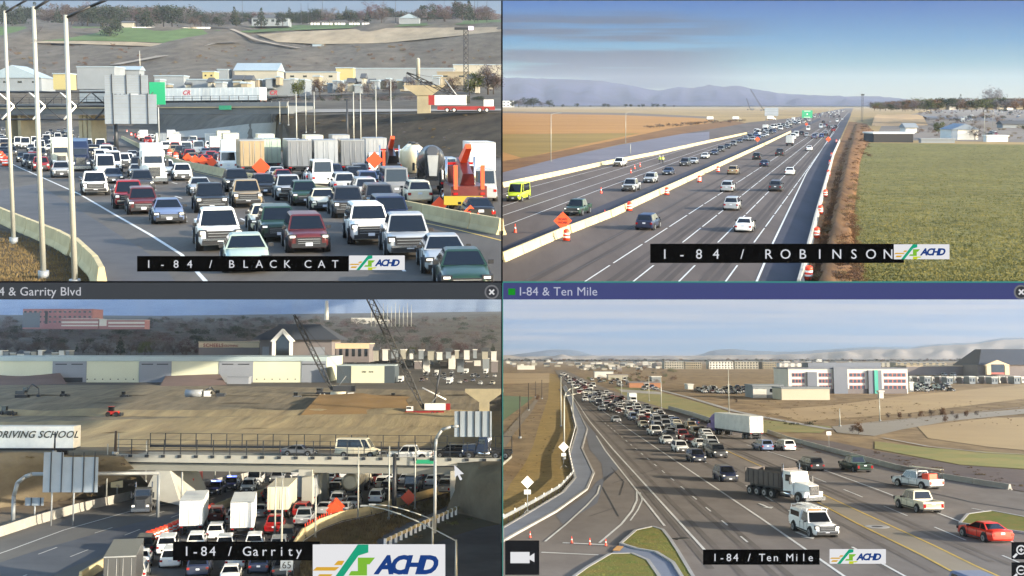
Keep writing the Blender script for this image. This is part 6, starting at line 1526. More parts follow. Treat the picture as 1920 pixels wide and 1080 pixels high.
crowd(BL, [(215, 1085), (270, 1040), (340, 1003), (410, 968), (500, 940), (600, 915), (600, 970), (560, 1000), (530, 1090)], 130, 'away', 'in the jammed lanes, lower left view', 31, ['sedan', 'suv', 'suv', 'sedan', 'pickup', 'minivan'], .3)
crowd(BL, [(580, 915), (700, 890), (850, 872), (855, 912), (760, 938), (640, 968), (590, 980)], 100, 'away', 'in the jammed lanes under the bridge, lower left view', 32, ['sedan', 'suv', 'suv', 'pickup', 'sedan', 'van'], .3)
crowd(BL, [(440, 922), (560, 894), (700, 868), (800, 862), (700, 888), (560, 905)], 60, 'to', 'standing beyond the bridge, lower left view', 33, ['sedan', 'suv', 'pickup', 'van'], .5)
for i, (px, py, yc_) in enumerate(((380, 962, 949), (502, 938, 925), (632, 916, 903), (713, 905, 892), (766, 950, 933), (627, 975, 957), (630, 972, 949))):
    diamond(P, px, py, 1.5, 'orange red diamond sign '+['left of the white trailer', 'above the cream ribbed trailer', 'left of the tanker', 'right of the bridge pole, under the girder', 'on the right barrier near the thick pole', 'lower one of two at the right barrier', 'upper one of two at the right barrier'][i], yc_)
for i in range(14): cone(P, 572+i*4.4, 1003-i*2.5, 'red and white cone in the row along the right barrier, lower left view', 'cones along the right barrier', sc=1.4)
for i in range(16):
    t = i/15; cone(P, 278+t*120, 1018-t*56+4*math.sin(t*3), 'orange drum on the line between the carriageways, lower left view', 'drums along the centre, lower left view', me=DRUM, sc=1.2)
# poles
for i, (px, yb, yt) in enumerate(((199, 944, 832), (219, 940, 812), (341, 905, 872), (376, 905, 868), (403, 900, 866), (592, 900, 870), (515, 1012, 895), (527, 1068, 898), (591, 1012, 912), (671, 976, 838), (729, 975, 836), (778, 958, 838), (430, 893, 872), (273, 905, 826))):
    light_pole(P, px, yb, yt, .11, None, 'slim steel light pole along the jammed road, lower left view', 'light poles along the jammed road')
light_pole(P, 739, 966, 852, .32, None, 'thick dark pole in front of the right part of the bridge', None, mt=DRK)
light_pole(P, 811, 1046, 972, .12, (-6, 2, 1.2), 'street lamp with a bare arm reaching left beside the ramp', None)
light_pole(P, 855, 1094, 1012, .13, (-9, 8, 2.0), 'street lamp at the bottom right, lower left view', None)
light_pole(P, 340, 960, 885, .16, None, 'grey pole in front of the fire engine', None)
light_pole(P, 102, 850, 810, .13, None, 'dark pole on the left bank before the trailer', None, mt=DRK, pos=P.at(102, 850, 149))
light_pole(P, 216, 850, 808, .2, None, 'dark wooden pole at the left end of the bridge', None, mt=BARK, pos=P.at(216, 852, 149))
# big sign backs on the left
Yg = P.g(30, 985).y; m = MB(); A = P.at(60, 889, Yg); B = P.at(298, 887, Yg+6); m.cyl(A-Vector((0, Yg, 0)), B-Vector((0, Yg, 0)), .22, STEEL, 10); A0 = P.g(24, 985)-Vector((0, Yg, 0)); q = MB(); q.tube([A0, P.at(26, 930, Yg)-Vector((0, Yg, 0)), P.at(33, 905, Yg)-Vector((0, Yg, 0)), P.at(47, 894, Yg)-Vector((0, Yg, 0)), A-Vector((0, Yg, 0))], .24, STEEL, 10)
q2 = MB(); q2.cyl(B-Vector((0, Yg, 0)), Vector((B.x, B.y-Yg, 0)), .2, STEEL, 8)
thing(P, 'sign_gantry', [('column', q), ('beam', m), ('column', q2)], Vector((0, Yg, 0)), 0, 'curved steel gantry arm carrying the big sign backs at the left', 'gantry')
def signback2(P, px0, px1, py0, py1, Y, label, n, posts=None, notch=None):
    a = P.at(px0, py1, Y); b = P.at(px1, py0, Y); m = MB(); W, H = b.x-a.x, b.z-a.z; hh = H
    if notch:
        m.box((0, 0, -H*.06), (W, .1, H*.88), SIGNBACK); m.box((-W*.32, 0, H*.44), (W*.36, .1, H*.12), SIGNBACK)
    else: m.box((0, 0, 0), (W, .1, H), SIGNBACK)
    ps = [('sign_panel', m)]
    for i in range(n): r = MB(); r.box((-W/2+W*(i+.7)/n, -.1, 0), (.1, .1, H), DRK); ps.append(('support_beam', r))
    if posts:
        for f in posts: q = MB(); q.cyl((W*f, .2, -a.z-H/2), (W*f, .2, 0), .1, STEEL, 8); ps.append(('post', q))
    return thing(P, 'road_sign', ps, Vector(((a.x+b.x)/2, Y, (a.z+b.z)/2)), 0, label, 'sign')
signback2(P, 80, 185, 848, 923, Yg-1, 'big grey sign back with five panels at the left, lower left view', 5, (-.34, .06), True)
signback2(P, 852, 922, 771, 819, 120, 'blue grey sign back standing at the right in front of the earthworks', 5)
signback2(P, 47, 82, 933, 948, P.g(65, 978).y, 'small pale sign back behind the left barrier', 2, (0,))
q = MB(); q.tube([P.g(818, 960)*0+Vector((0, 0, 0))]+[P.at(x, y, 120)-P.at(816, 848, 120) for x, y in ((816, 845), (818, 822), (828, 806), (845, 800), (860, 799))], .16, STEEL, 8); q.cyl((0, 0, 0), (0, 0, -8), .16, STEEL, 8)
thing(P, 'sign_support', [('arm', q)], P.at(816, 848, 120), 0, 'curved dark pole arm holding the sign at the right', 'pole')
sb = MB(); sb.box((0, 0, 0), (1.1, .06, .95), SIGNBACK); sb2 = MB(); A = P.g(537, 1104); Z = P.at(537, 1059, A.y).z; sb2.cyl((0, .1, -Z), (0, .1, 0), .05, STEEL, 6)
o = thing(P, 'speed_limit_sign', [('sign_panel', sb), ('post', sb2)], Vector((A.x, A.y, Z)), 0, 'pale grey sign reading 65 at the bottom under the name board', 'sign'); text_on(o.children[0], '65', .85, BLK, (0, -.04, -.3), align='CENTER')
sb = MB(); sb.box((0, 0, 0), (1.6, .06, 1.0), mat('sign_tan', '#c6b184')); A = P.at(219, 907, 160); single(P, 'small_sign', sb, A, 0, 'small tan square sign on the left bank', 'sign')
# T shaped pier
t = MB(); t.hexa([(-1.5, -1, 5.5), (1.5, -1, 5.5), (1.5, 1, 5.5), (-1.5, 1, 5.5)], [(-5, -1, 8), (5, -1, 8), (5, 1, 8), (-5, 1, 8)], PIER); t.box((0, 0, 8.4), (10, 2, .8), PIER); c_ = MB(); c_.box((0, 0, 2.5), (2.6, 1.8, 6.4), PIER)
thing(P, 'concrete_pier', [('column', c_), ('pier_cap', t)], P.g(908, 793), 0, 'T shaped pale concrete pier under construction at the right', 'pier')
# cranes and machines on the earthworks
crane(P, P.g(805, 778), (-26, 50), 0, 'white and red crawler crane with a very long leaning boom', .95, 'white', 'red', sc=.85)
crane(P, P.g(632, 742), (-17, 31), 0, 'smaller dark crane with a leaning boom in front of the warehouse end', .8, 'darkgrey', 'black', sc=1)
def machine(P, px, py, col, label, kind='excavator', sc=1, flip=1):
    b = MB(); pm = paint(col)
    if kind == 'excavator':
        for s in (-1, 1): b.box((0, s*1.1, .5), (3.6, .6, .9), BLK)
        h = MB(); h.box((-.4, 0, 1.7), (2.8, 2.3, 1.1), pm); h.box((.6, .5, 2.5), (1.2, 1.0, 1.4), GLASS)
        a = MB(); a.tube([(1, -.3, 1.8), (3.0, -.3, 4.2), (5.0, -.3, 3.0)], .22, pm, 6); a.tube([(5.0, -.3, 3.0), (5.2, -.3, 1.0)], .17, pm, 6); a.box((5.1, -.3, .7), (.9, .9, .8), DRK)
        ps = [('tracks', b), ('cab_house', h), ('digger_arm', a)]
    elif kind == 'watertruck':
        b.cyl((-3.4, 0, 1.9), (1.4, 0, 1.9), 1.1, pm, 14); h = MB(); h.box((3.0, 0, 1.7), (1.8, 2.3, 1.9), paint('white')); h.box((3.92, 0, 2.1), (.05, 2, .8), GLASS); a = MB()
        for x in (-2.8, -1.6, 3.0):
            for s in (-1, 1): a.cyl((x, s*1.2-.15, .5), (x, s*1.2+.15, .5), .5, RUBBER, 10)
        ps = [('tank', b), ('cab', h), ('wheels', a)]
    else:
        b.box((0, 0, 1.2), (3.4, 1.8, 1.0), pm); h = MB(); h.box((-.6, 0, 2.3), (1.4, 1.5, 1.4), GLASS); h.box((-.6, 0, 3.1), (1.6, 1.7, .15), pm); a = MB()
        for x in (-1.3, 1.3):
            for s in (-1, 1): a.cyl((x, s*1.1-.2, .75), (x, s*1.1+.2, .75), .75, RUBBER, 12)
        bl_ = MB(); bl_.box((2.6, 0, .7), (.5, 2.6, 1.0), DRK); bl_.box((1.9, 0, .8), (1.2, .3, .25), pm); ps = [('body', b), ('cab', h), ('wheels', a), ('bucket', bl_)]
    return thing(P, {'excavator': 'excavator', 'watertruck': 'water_truck'}.get(kind, 'wheel_loader'), ps, P.g(px, py), 0 if flip > 0 else math.pi, label, 'machine', sc=sc)
machine(P, 42, 746, 'darkgrey', 'dark excavator working at the far left of the earthworks', sc=1.2); machine(P, 120, 744, 'darkgrey', 'small dark roller right of the left excavator', 'loader', sc=.7); machine(P, 234, 747, 'darkgrey', 'lone dark machine in the middle left of the earthworks', 'loader', sc=.8)
machine(P, 370, 750, 'steel', 'pale water truck on the earthworks', 'watertruck', 1.25); machine(P, 412, 750, 'darkgrey', 'dark excavator right behind the water truck', sc=1.1, flip=-1)
machine(P, 557, 750, 'grey', 'grey loader left of the sand mound', 'loader', .9); machine(P, 740, 752, 'black', 'black machine right of the sand mound', 'loader', .9); machine(P, 640, 752, 'cream', 'cream dumper on top of the sand mound', 'watertruck', 1.1)
machine(P, 212, 781, 'brightred', 'small red machine in front of the left spoil', 'loader', .9); machine(P, 12, 780, 'black', 'low black machine at the left edge of the earthworks', 'loader', .9)
single(P, 'lifting_boom', (lambda m: (m.cyl((0, 0, 0), (2, 0, 12), .35, DRK, 6), m.cyl((-4, 0, 5.5), (4, 0, 1.5), .25, REFW, 6), m)[2])(MB()), P.g(814, 758), 0, 'black upright boom with a pale strut beside the crane', 'boom')
# warehouse and shops
CREAMW = mat('warehouse_cream', '#cfd0b4', rough=.7, noise=.05, scale=.1); GREYW = mat('warehouse_grey', '#868b92', rough=.7, noise=.06, scale=.1); ROOFP = mat('warehouse_roof', '#a8b6b6', rough=.6, noise=.08, scale=.1)
def wh(parts, W, H, D):
    for x0, x1 in ((.235, .33), (.477, .567), (.70, .795), (.93, 1.0)):
        m = MB(); m.box((-W/2+W*(x0+x1)/2, -.12, H*.44), (W*(x1-x0), .3, H*.88+.4), GREYW)
        for k in (.25, .72): m.box((-W/2+W*(x0+(x1-x0)*k), -.3, H*.74), (W*.032, .06, .5), DRK)
        parts.append(('wall_panel', m))
    m = MB()
    for i in range(46): m.box((-W/2+W*(.01+i*.0215), -.05, 1.6), (.6, .1, .5), DRK)
    m.box((-W/2+W*.29, -.35, 1.3), (W*.06, .1, 2.2), DRK); parts.append(('vents', m))
    f = MB(); f.box((0, -.3, H-.8), (W+.4, .8, 1.7), ROOFP); parts.append(('fascia', f))
bldg(P, 'warehouse', -60, 612, 671, 717, CREAMW, ROOFP, 'very long cream warehouse with grey panels behind the earthworks', 55, extra=wh)
bldg(P, 'warehouse', 631, 740, 686, 718, mat('wall_darkgreen', '#3a444a', rough=.8), ROOFP, 'dark building with a cream front right of the long warehouse', 22, bands=[(.25, .82, 0, 1.0, CREAMW), (.43, .51, .6, .7, DRK), (.55, .63, .6, .7, DRK)])
bldg(P, 'site_container', 425, 466, 708, 720, GREYW, GREYW, 'low grey container before the warehouse', 6)
BRICK = mat('brick_grey', '#77706f', rough=.9, noise=.12, scale=.1); BAND = mat('cornice_cream', '#cbb694', rough=.8); SLATE = mat('slate_roof', '#3c434f', rough=.7, noise=.1, scale=.1)
bldg(P, 'store_wing', 372, 486, 642, 672, BRICK, BAND, 'grey store wing with a cream fascia and red lettering', 30, Y=820, bands=[(0, 1, .68, .98, BAND)])
A = P.at(381, 650.5, 818); o = single(P, 'store_lettering', text_mesh('SCHEELS', 3.4, mat('letter_red', '#8a2a30'), .05, 0, 1.1, .06), A, 0, 'red store lettering on the cream fascia', 'lettering'); o.matrix_world = P.M @ Matrix.Translation(A) @ Matrix.Rotation(math.pi/2, 4, 'X')
A = P.at(420, 650, 818); o = single(P, 'store_lettering', text_mesh('CLOTHING', 1.9, MATS['letter_red'], .05, .2, 1.0, .04), A, 0, 'smaller red lettering right of the store name', 'lettering'); o.matrix_world = P.M @ Matrix.Translation(A) @ Matrix.Rotation(math.pi/2, 4, 'X')
bldg(P, 'store_wing', 621, 692, 645, 674, BRICK, BAND, 'right store wing with a cream fascia and columns', 30, Y=815, bands=[(0, 1, .7, 1, BAND)], windows=(6, 1, .5, .6, 0))
def hallx(parts, W, H, D):
    s = MB(); s.hexa([(-W*.5-6, -4, H), (W*.5+6, -4, H), (W*.5+6, D, H), (-W*.5-6, D, H)], [(-W*.28, D*.3, H+10), (W*.3, D*.3, H+10), (W*.3, D*.6, H+10), (-W*.28, D*.6, H+10)], SLATE); s.box((0, D*.35, H+10), (W*.6, 4, 1.6), SLATE); parts.append(('hip_roof', s))
    p = MB(); ww = W*.27; cx = -W*.16
    for sgn in (-1, 1): p.box((cx+sgn*ww*.44, -7, H*.42), (ww*.14, 3, H*.9), REFW)
    p.hexa([(cx-ww*.62, -8, H*.92), (cx-ww*.42, -8, H*.86), (cx-ww*.42, -4, H*.86), (cx-ww*.62, -4, H*.92)], [(cx-ww*.02, -8, H*1.55), (cx+ww*.02, -8, H*1.36), (cx+ww*.02, -4, H*1.36), (cx-ww*.02, -4, H*1.55)], REFW)
    p.hexa([(cx+ww*.42, -8, H*.86), (cx+ww*.62, -8, H*.92), (cx+ww*.62, -4, H*.92), (cx+ww*.42, -4, H*.86)], [(cx-ww*.02, -8, H*1.36), (cx+ww*.02, -8, H*1.55), (cx+ww*.02, -4, H*1.55), (cx-ww*.02, -4, H*1.36)], REFW)
    parts.append(('portal', p))
    g = MB(); g.prism([(-4, 0), (-4, 1), (-3.5, 1), (-3.5, 0)], cx-ww*.4, cx+ww*.4, BAND); g.box((cx, -5.5, H*.5), (ww*.75, .4, H), GLASS); g.hexa([(cx-ww*.375, -5.7, H), (cx+ww*.375, -5.7, H), (cx+ww*.375, -5.3, H), (cx-ww*.375, -5.3, H)], [(cx-ww*.2, -5.7, H*1.22), (cx+ww*.2, -5.7, H*1.22), (cx+ww*.2, -5.3, H*1.22), (cx-ww*.2, -5.3, H*1.22)], GLASS); parts.append(('portal_window', g))
    w_ = MB(); w_.box((-W*.42, -.1, H*.4), (W*.09, .2, H*.5), GREYW); w_.box((W*.3, -.1, H*.4), (W*.2, .2, H*.45), GREYW); parts.append(('wall_panel', w_))
bldg(P, 'store_hall', 487, 622, 637, 674, BRICK, SLATE, 'big store hall with a dark hipped roof and a white gabled portal', 40, Y=800, extra=hallx)
PINK = mat('brick_pink', '#9b6f72', rough=.85, noise=.1, scale=.05)
bldg(P, 'hospital_tower', 42, 172, 580, 614, PINK, PINK, 'large pinkish brick hospital block on the skyline', 40, Y=1500, windows=(14, 3, .5, .35, 4), bands=[(.0, .25, 0, .82, mat('glass_curtain', '#49525e', rough=.3)), (.32, .36, .2, .9, DRK)])
bldg(P, 'hospital_wing', 115, 184, 598, 614, PINK, WHITEW, 'white banded low wing in front of the pink block', 20, Y=1400, bands=[(0, 1, .5, .72, WHITEW), (0, 1, .15, .3, WHITEW)])
bldg(P, 'hospital_wing', 186, 271, 600, 614, PINK, WHITEW, 'second white banded wing right of the first', 20, Y=1400, bands=[(0, .16, .2, 1.1, WHITEW), (.2, 1, .5, .75, WHITEW), (.2, 1, .1, .25, WHITEW)])
el = MB(); el.cyl((0, 0, 0), (0, 0, 44), 4.6, WHITEW, 12, 3.2); single(P, 'grain_elevator', el, P.at(612, 606, 2300), 0, 'tall white tower on the hazy skyline', 'tower')
bldg(P, 'distant_building', 680, 728, 600, 612, WHITEW, WHITEW, 'white stepped building behind the long boom', 20, Y=1900, windows=(6, 2, .4, .4, 1)); bldg(P, 'distant_building', 658, 700, 596, 604, WHITEW, WALLG, 'white flat building left of the stepped one', 20, Y=1950)
for i in range(11): light_pole(P, 696+i*7.5, 612, 568+(i % 3)*3, .45, None, 'thin flag pole in the row on the right skyline', 'poles on the right skyline', pos=P.at(696+i*7.5, 612, 1500))
rnd = random.Random(44)
sheet(P, 'wooded_slope', [[(-60, 672, 900), (300, 672, 900), (600, 674, 900), (941.5, 676, 850)], [(-60, 636, 1250), (300, 640, 1250), (600, 640, 1250), (941.5, 640, 1250)], [(-60, 606, 2000), (300, 608, 2000), (600, 606, 2000), (941.5, 600, 2000)], [(-60, 590, 3200), (300, 592, 3200), (600, 588, 3200), (941.5, 584, 3200)]], mat('woodland_floor', '#74726e', rough=1, col2='#5c5b58', scale=.01, spec=0), 10, 3, .004)  # floor colour lightened to imitate haze
it = []
for i in range(900):
    px = rnd.uniform(-40, 930); t = rnd.random(); yb = 652-t*52
    if 30 < px < 280 and yb < 622: continue
    it.append((px, yb, yb-rnd.uniform(10, 24)*(1-.5*t), rnd.choice(['grey', 'grey', 'red', 'dark', 'bare']), 1120+t*900))
treemass(P, 'hazy_wood', it, 'hazy grey brown wood covering the slope behind the shops')
for i in range(60):
    px = -20+(i % 60)*16.2+rnd.uniform(-7, 7); row = i//60; yb = 668-row*22+rnd.uniform(-4, 2); hgt = rnd.uniform(20, 34)*(1 if not 370 < px < 690 or row else .5)
    if px > 926: continue
    kd = rnd.choice(['grey', 'bare', 'grey', 'dark', 'red', 'green']); tree(P, px, yb, yb-hgt, kd, 'cone' if kd == 'dark' else 'round', {'bare': 'bare brown', 'dark': 'dark evergreen', 'grey': 'bare grey', 'red': 'reddish bare', 'green': 'dull olive'}[kd]+' tree in the hazy wood behind the warehouse', 'hazy wood behind the warehouse', 1.15, Y=(900 if row == 0 else 1250)+rnd.uniform(-60, 120))
for i in range(26):
    x0 = [-20+i*13, 700+(i-12)*17][i >= 12]
    if x0 > 925: continue
    bldg(P, 'distant_building', x0, x0+rnd.uniform(6, 13), 658+rnd.uniform(-3, 5), 668+rnd.uniform(-2, 3), [WALLC, WHITEW, WALLG][i % 3], [DARKR, WHITEW][i % 2], ['cream', 'white', 'grey'][i % 3]+' small building between the wood and the warehouse', 9, roof='gable' if i % 4 == 0 else 'flat', Y=820 if x0 < 340 else 760, group='small buildings behind the warehouse')
for i in range(12): bldg(P, 'portable_building', 745+i*16, 757+i*16, 668+(i % 3)*5, 680+(i % 4)*6, [WHITEW, WALLG, BRICK][i % 3], WHITEW, ['white', 'grey', 'reddish grey'][i % 3]+' low building in the cluttered yard at the right', 6, group='yard buildings at the right')
crowd(BL, [(745, 700), (935, 700), (935, 722), (745, 722)], 34, 'to', 'parked in the cluttered yard at the right, lower left view', 34, ['sedan', 'suv', 'pickup', 'boxtruck'], 1.5)
crowd(BL, [(640, 676), (940, 676), (940, 686), (640, 686)], 30, 'to', 'parked before the shops, lower left view', 35, ['sedan', 'suv', 'van'], 2)
for i in range(36):
    px = rnd.uniform(-10, 300); tree(P, px, lerpn([(0, 930), (300, 915)], px)-rnd.uniform(0, 55)*(1-px/420), 0, 'dry', 'shrub') if False else None
BUSH = [(650, 1000), (668, 1012), (610, 1020), (630, 1030), (600, 1035), (660, 1030), (680, 1035), (585, 1050), (590, 1045), (640, 1045), (900, 960), (920, 970), (880, 975), (850, 985), (820, 995), (780, 1010)]
for px, py in BUSH: tree(P, px, py, py-rnd.uniform(10, 22), rnd.choice(['dry', 'bare', 'green']), 'shrub', 'scrubby bush on the verge right of the jam', 'bushes on the right verge', 1.6)
for i in range(30):
    px = rnd.uniform(0, 250); t = rnd.random(); Y = 133+t*17; p = P.at(px, 940-t*88, Y+2)
    e = tree(P, px, 940-t*86, 940-t*86-rnd.uniform(6, 12), rnd.choice(['dry', 'bare', 'grey']), 'shrub', 'grey brown bush on the left bank of the bridge', 'bushes on the left bank', 1.8, Y=P.g(160, 940).y+t*(151-P.g(160, 940).y))
for i in range(14):
    t = rnd.random(); px = rnd.uniform(870, 938); py = 960-t*80; tree(P, px, py, py-rnd.uniform(8, 16), rnd.choice(['dry', 'bare']), 'shrub', 'dry bush on the right bank of the bridge', 'bushes on the right bank', 1.8, Y=150-3*t if py < 920 else 150)
tufts(P, 'verge_weeds', [(560, 1095), (575, 1020), (640, 985), (700, 970), (850, 926), (868, 936), (760, 985), (705, 1015), (715, 1095)], 5000, LEAF['dry'], (.2, .6), 14, 'dry weeds on the verge right of the jam', wide=.2)
hills(BL, 'hills', [(-60, 545), (300, 548), (941, 545)], 640, 4200, mat('hazy_hill', '#8494a8', rough=1, col2='#6f8098', scale=.0035, spec=0), 1500, 22)  # haze is mixed into the hill colour
skysheet(BL, 541, 650, skymat('sky_lower_left', [(0, '#a0adbe'), (1, '#a9b6c8')]))
# ================================================================ LOWER RIGHT: wide junction road with queue, school building, plain
P = BR
ROADR = mat('asphalt_warm', '#7e7770', rough=.95, col2='#6d6660', scale=.3, stretch=(1, .5, 1), spec=.12)
SLOPE = mat('golden_slope', '#a78c58', rough=.95, col2='#84744a', scale=1.1, bump=.3, spec=.1)
DIRTR = mat('pale_earth', '#9c8868', rough=.95, col2='#6c5b48', scale=.16, bump=.4, stretch=(1, .5, 1), spec=.1)
WALK = mat('sidewalk_concrete', '#9a9894', rough=.9, noise=.1, scale=1); SIDE = mat('sidewalk_bluegrey', '#6f7786', rough=.85, noise=.12, scale=.8)  # blue-grey sidewalk colour has the shadow lying on it mixed in
GRASSI = mat('island_grass', '#5f6b34', rough=.95, col2='#7a6c3c', scale=.8, bump=.2, spec=.1)
LOW = -0.05      # the plain left of the road lies below the level of the approach
gl = lambda x, y: P.g(x, y, LOW)
patch(P, 'ground', [(941.5, 1100), (1980, 1100), (1980, 673.5), (1020, 673.5), (1046, 702), (1062, 730), (1072, 760), (1078, 806), (1068, 856), (1078, 898), (1054, 926), (1004, 960), (941.5, 996)], DIRTR, 0)
patch(P, 'ground', [(941.5, 970), (1070, 890), (1075, 760), (1046, 702), (1024, 674.5), (941.5, 674.5)], DIRTR, 0, gl)
patch(P, 'field', [(1500, 790), (1700, 775), (1980, 740), (1980, 715), (1700, 742), (1560, 760), (1430, 770)], mat('field_beige', '#a99166', rough=.95, col2='#917a56', scale=.02), .03)
patch(P, 'field', [(1720, 800), (1850, 785), (1980, 780), (1980, 850), (1850, 838), (1740, 822)], MATS['field_beige'], .05)
patch(P, 'field', [(941.5, 760), (941.5, 742), (1000, 745), (975, 765), (941.5, 790)], mat('field_green', '#4f6a3c', rough=.95, noise=.2, scale=.05), .05, gl)
patch(P, 'field', [(941.5, 720), (941.5, 700), (1030, 700), (1030, 718)], MATS['field_beige'], .05, gl)
patch(P, 'green_strip', [(1640, 842), (1640, 828), (1740, 840), (1980, 856), (1980, 884), (1800, 872)], mat('verge_green', '#6c7232', rough=.95, col2='#8a7b40', scale=.15, bump=.3), .06)
patch(P, 'green_strip', [(1150, 725), (1210, 728), (1330, 760), (1400, 785), (1560, 800), (1540, 812), (1430, 810), (1340, 790), (1240, 765), (1170, 742)], MATS['verge_green'], .05)
patch(P, 'ditch', [(1480, 822), (1560, 828), (1640, 845), (1800, 873), (1980, 886), (1980, 934), (1800, 900), (1700, 882), (1600, 856), (1540, 842)], mat('ditch_brown', '#5a4a42', rough=.95, col2='#43383a', scale=.12, bump=.5), .05)
patch(P, 'path', [(1160, 730), (1240, 735), (1240, 740), (1165, 735)], WALK, .07)
ribbon(P, 'canal_path', [(1200, 722), (1290, 745), (1380, 772), (1470, 790), (1560, 806)], 2.0, WALK, .1)
patch(P, 'side_road', [(1560, 800), (1650, 792), (1760, 780), (1980, 762), (1980, 770), (1780, 790), (1690, 806), (1640, 818), (1570, 812)], mat('road_grey', '#8a8479', rough=.9, noise=.1, scale=.1), .07)
ribbon(P, 'kerb_line', [(1655, 822), (1740, 838), (1850, 850), (1980, 856)], .6, WALK, .12)
ribbon(P, 'kerb_line', [(1570, 800), (1660, 790), (1780, 778), (1980, 758)], .5, WALK, .12)
patch(P, 'road', [(1040, 694), (1060, 694), (1120, 722), (1200, 752), (1300, 782), (1400, 806), (1500, 834), (1600, 862), (1700, 888), (1820, 908), (1980, 934), (1980, 1100), (941.5, 1100), (941.5, 1020), (965, 1008), (1042, 965), (1103, 922), (1116, 889), (1093, 843), (1103, 805), (1085, 770), (1062, 730)], ROADR, .08)
patch(P, 'turn_lane', [(1090, 775), (1115, 812), (1140, 850), (1160, 880), (1118, 905), (1100, 930), (1042, 968), (1055, 985), (1120, 945), (1132, 905), (1128, 870), (1105, 843)], mat('asphalt_bluegrey', '#5c6069', rough=.8, noise=.12, scale=.5), .09)
patch(P, 'median', [(1440, 885), (1606, 958), (1828, 1063), (1900, 1100), (1840, 1100), (1792, 1078), (1606, 983)], mat('asphalt_tan', '#857a68', rough=.8, noise=.1, scale=.4), .09)
def kerbed(P, name, pts, mt, h=.14, label=None, inner=None, rim=.25):
    """raised island with a kerb round it"""
    V_, F_ = poly_cells(clampx(P, pts)); L = [P.g(*p) for p in clampx(P, pts)]; c = sum(L, Vector())/len(L); mb = MB()
    mb.raw([P.g(x, y)+Vector((0, 0, h+.08)) for x, y in V_], F_, mt)
    ks = MB()
    for a, b in zip(L, L[1:]+L[:1]):
        d = (b-a); l = d.length
        if l < .05: continue
        m = (a+b)/2; ks.box((m.x, m.y, .09+h/2), (l+.1, rim, h+.05), WALK, math.atan2(d.y, d.x))
    o = link(name, mb.mesh(name), M=P.M); tag(o, kind='structure'); k = link('kerb', ks.mesh('kerb'), M=P.M); tag(k, kind='structure'); return o
kerbed(P, 'pavement', [(942.5, 995), (1004, 958), (1055, 927), (1079, 899), (1068, 856), (1083, 806), (1072, 765), (1055, 725), (1062, 725), (1083, 768), (1101, 806), (1091, 843), (1113, 889), (1100, 920), (1042, 962), (965, 1005), (942.5, 1018)], SIDE)
kerbed(P, 'traffic_island', [(1164, 1024), (1192, 999), (1224, 992), (1243, 998), (1256, 1015), (1272, 1040), (1306, 1098), (1285, 1098), (1262, 1060), (1230, 1040), (1195, 1034)], GRASSI)
kerbed(P, 'traffic_island', [(1062, 1098), (1100, 1070), (1144, 1044), (1185, 1043), (1215, 1056), (1235, 1085), (1238, 1098)], GRASSI)
patch(P, 'footpath', [(1142, 1046), (1164, 1024), (1195, 1034), (1230, 1040), (1262, 1060), (1285, 1098), (1240, 1098), (1235, 1085), (1215, 1056), (1185, 1043)], SIDE, .16)
patch(P, 'tactile_paving', [(1148, 1037), (1157, 1028), (1170, 1029), (1162, 1038)], mat('tactile_orange', '#b8874a', rough=.9), .19)
kerbed(P, 'traffic_island', [(1800, 985), (1815, 968), (1860, 962), (1980, 985), (1980, 1010), (1900, 1000)], GRASSI)
tufts(P, 'island_grass', [(1172, 1022), (1194, 1003), (1224, 996), (1241, 1001), (1268, 1040), (1296, 1095), (1288, 1095), (1262, 1058), (1230, 1038)], 2500, mat('island_blades', '#667232', rough=.95, col2='#8a7a44', scale=.5), (.1, .3), 4, 'short patchy grass on the upper traffic island', wide=.1)
tufts(P, 'island_grass', [(1080, 1092), (1144, 1048), (1185, 1047), (1213, 1058), (1230, 1092)], 2500, MATS['island_blades'], (.1, .3), 5, 'short patchy grass on the lower traffic island', wide=.1)
# embankment at the left, with guard rail
LW = P.h-LOW
def low(x, y): p = P.g(x, y, LOW); return (x, y, p.y)
sheet(P, 'slope', [[(941.5, 996, None), (1000, 960, None), (1052, 926, None), (1076, 898, None), (1066, 856, None), (1076, 806, None), (1070, 760, None), (1044, 702, None)],
    [low(941.5, 935), low(958, 905), low(985, 868), low(1000, 835), low(1008, 805), low(1018, 775), low(1028, 745), low(1030, 700)]], SLOPE, 10, 0, .12)
patch(P, 'dirt_track', [(941.5, 850), (965, 812), (995, 775), (1010, 750), (1003, 750), (975, 780), (941.5, 818)], MATS['dirt_pale'], .08, gl)
gr = MB(); L = path3(P, [(942.5, 986), (1004, 952), (1050, 924), (1074, 897), (1066, 856), (1079, 806), (1070, 768)]); W_ = walk(L, 2.0)
for i, ((p, d), (q, _)) in enumerate(zip(W_, W_[1:])):
    gr.box(((p.x+q.x)/2, (p.y+q.y)/2, .62), ((q-p).length+.03, .08, .3), STEEL, math.atan2((q-p).y, (q-p).x)); gr.box((p.x, p.y+.1, .35), (.12, .14, .8), BARK)
    if i % 2 == 0: gr.box((p.x+.08, p.y-.08, .8), (.1, .05, .25), REFW)
single(P, 'guard_rail', gr, Vector((0, 0, .08)), 0, 'steel guard rail with white reflectors curving along the pavement', 'guard rail')
tufts(P, 'slope_grass', [(945, 985), (1000, 950), (1050, 920), (1070, 895), (1045, 850), (1035, 880), (1000, 905), (945, 940)], 9000, mat('gold_blades', '#9a7f48', rough=.95, col2='#6a6a34', scale=.3), (.1, .3), 6, 'dry golden grass on the slope left of the junction', fn=lambda x, y: P.at(x, y, P.g(x, y).y*1.03), wide=.15)
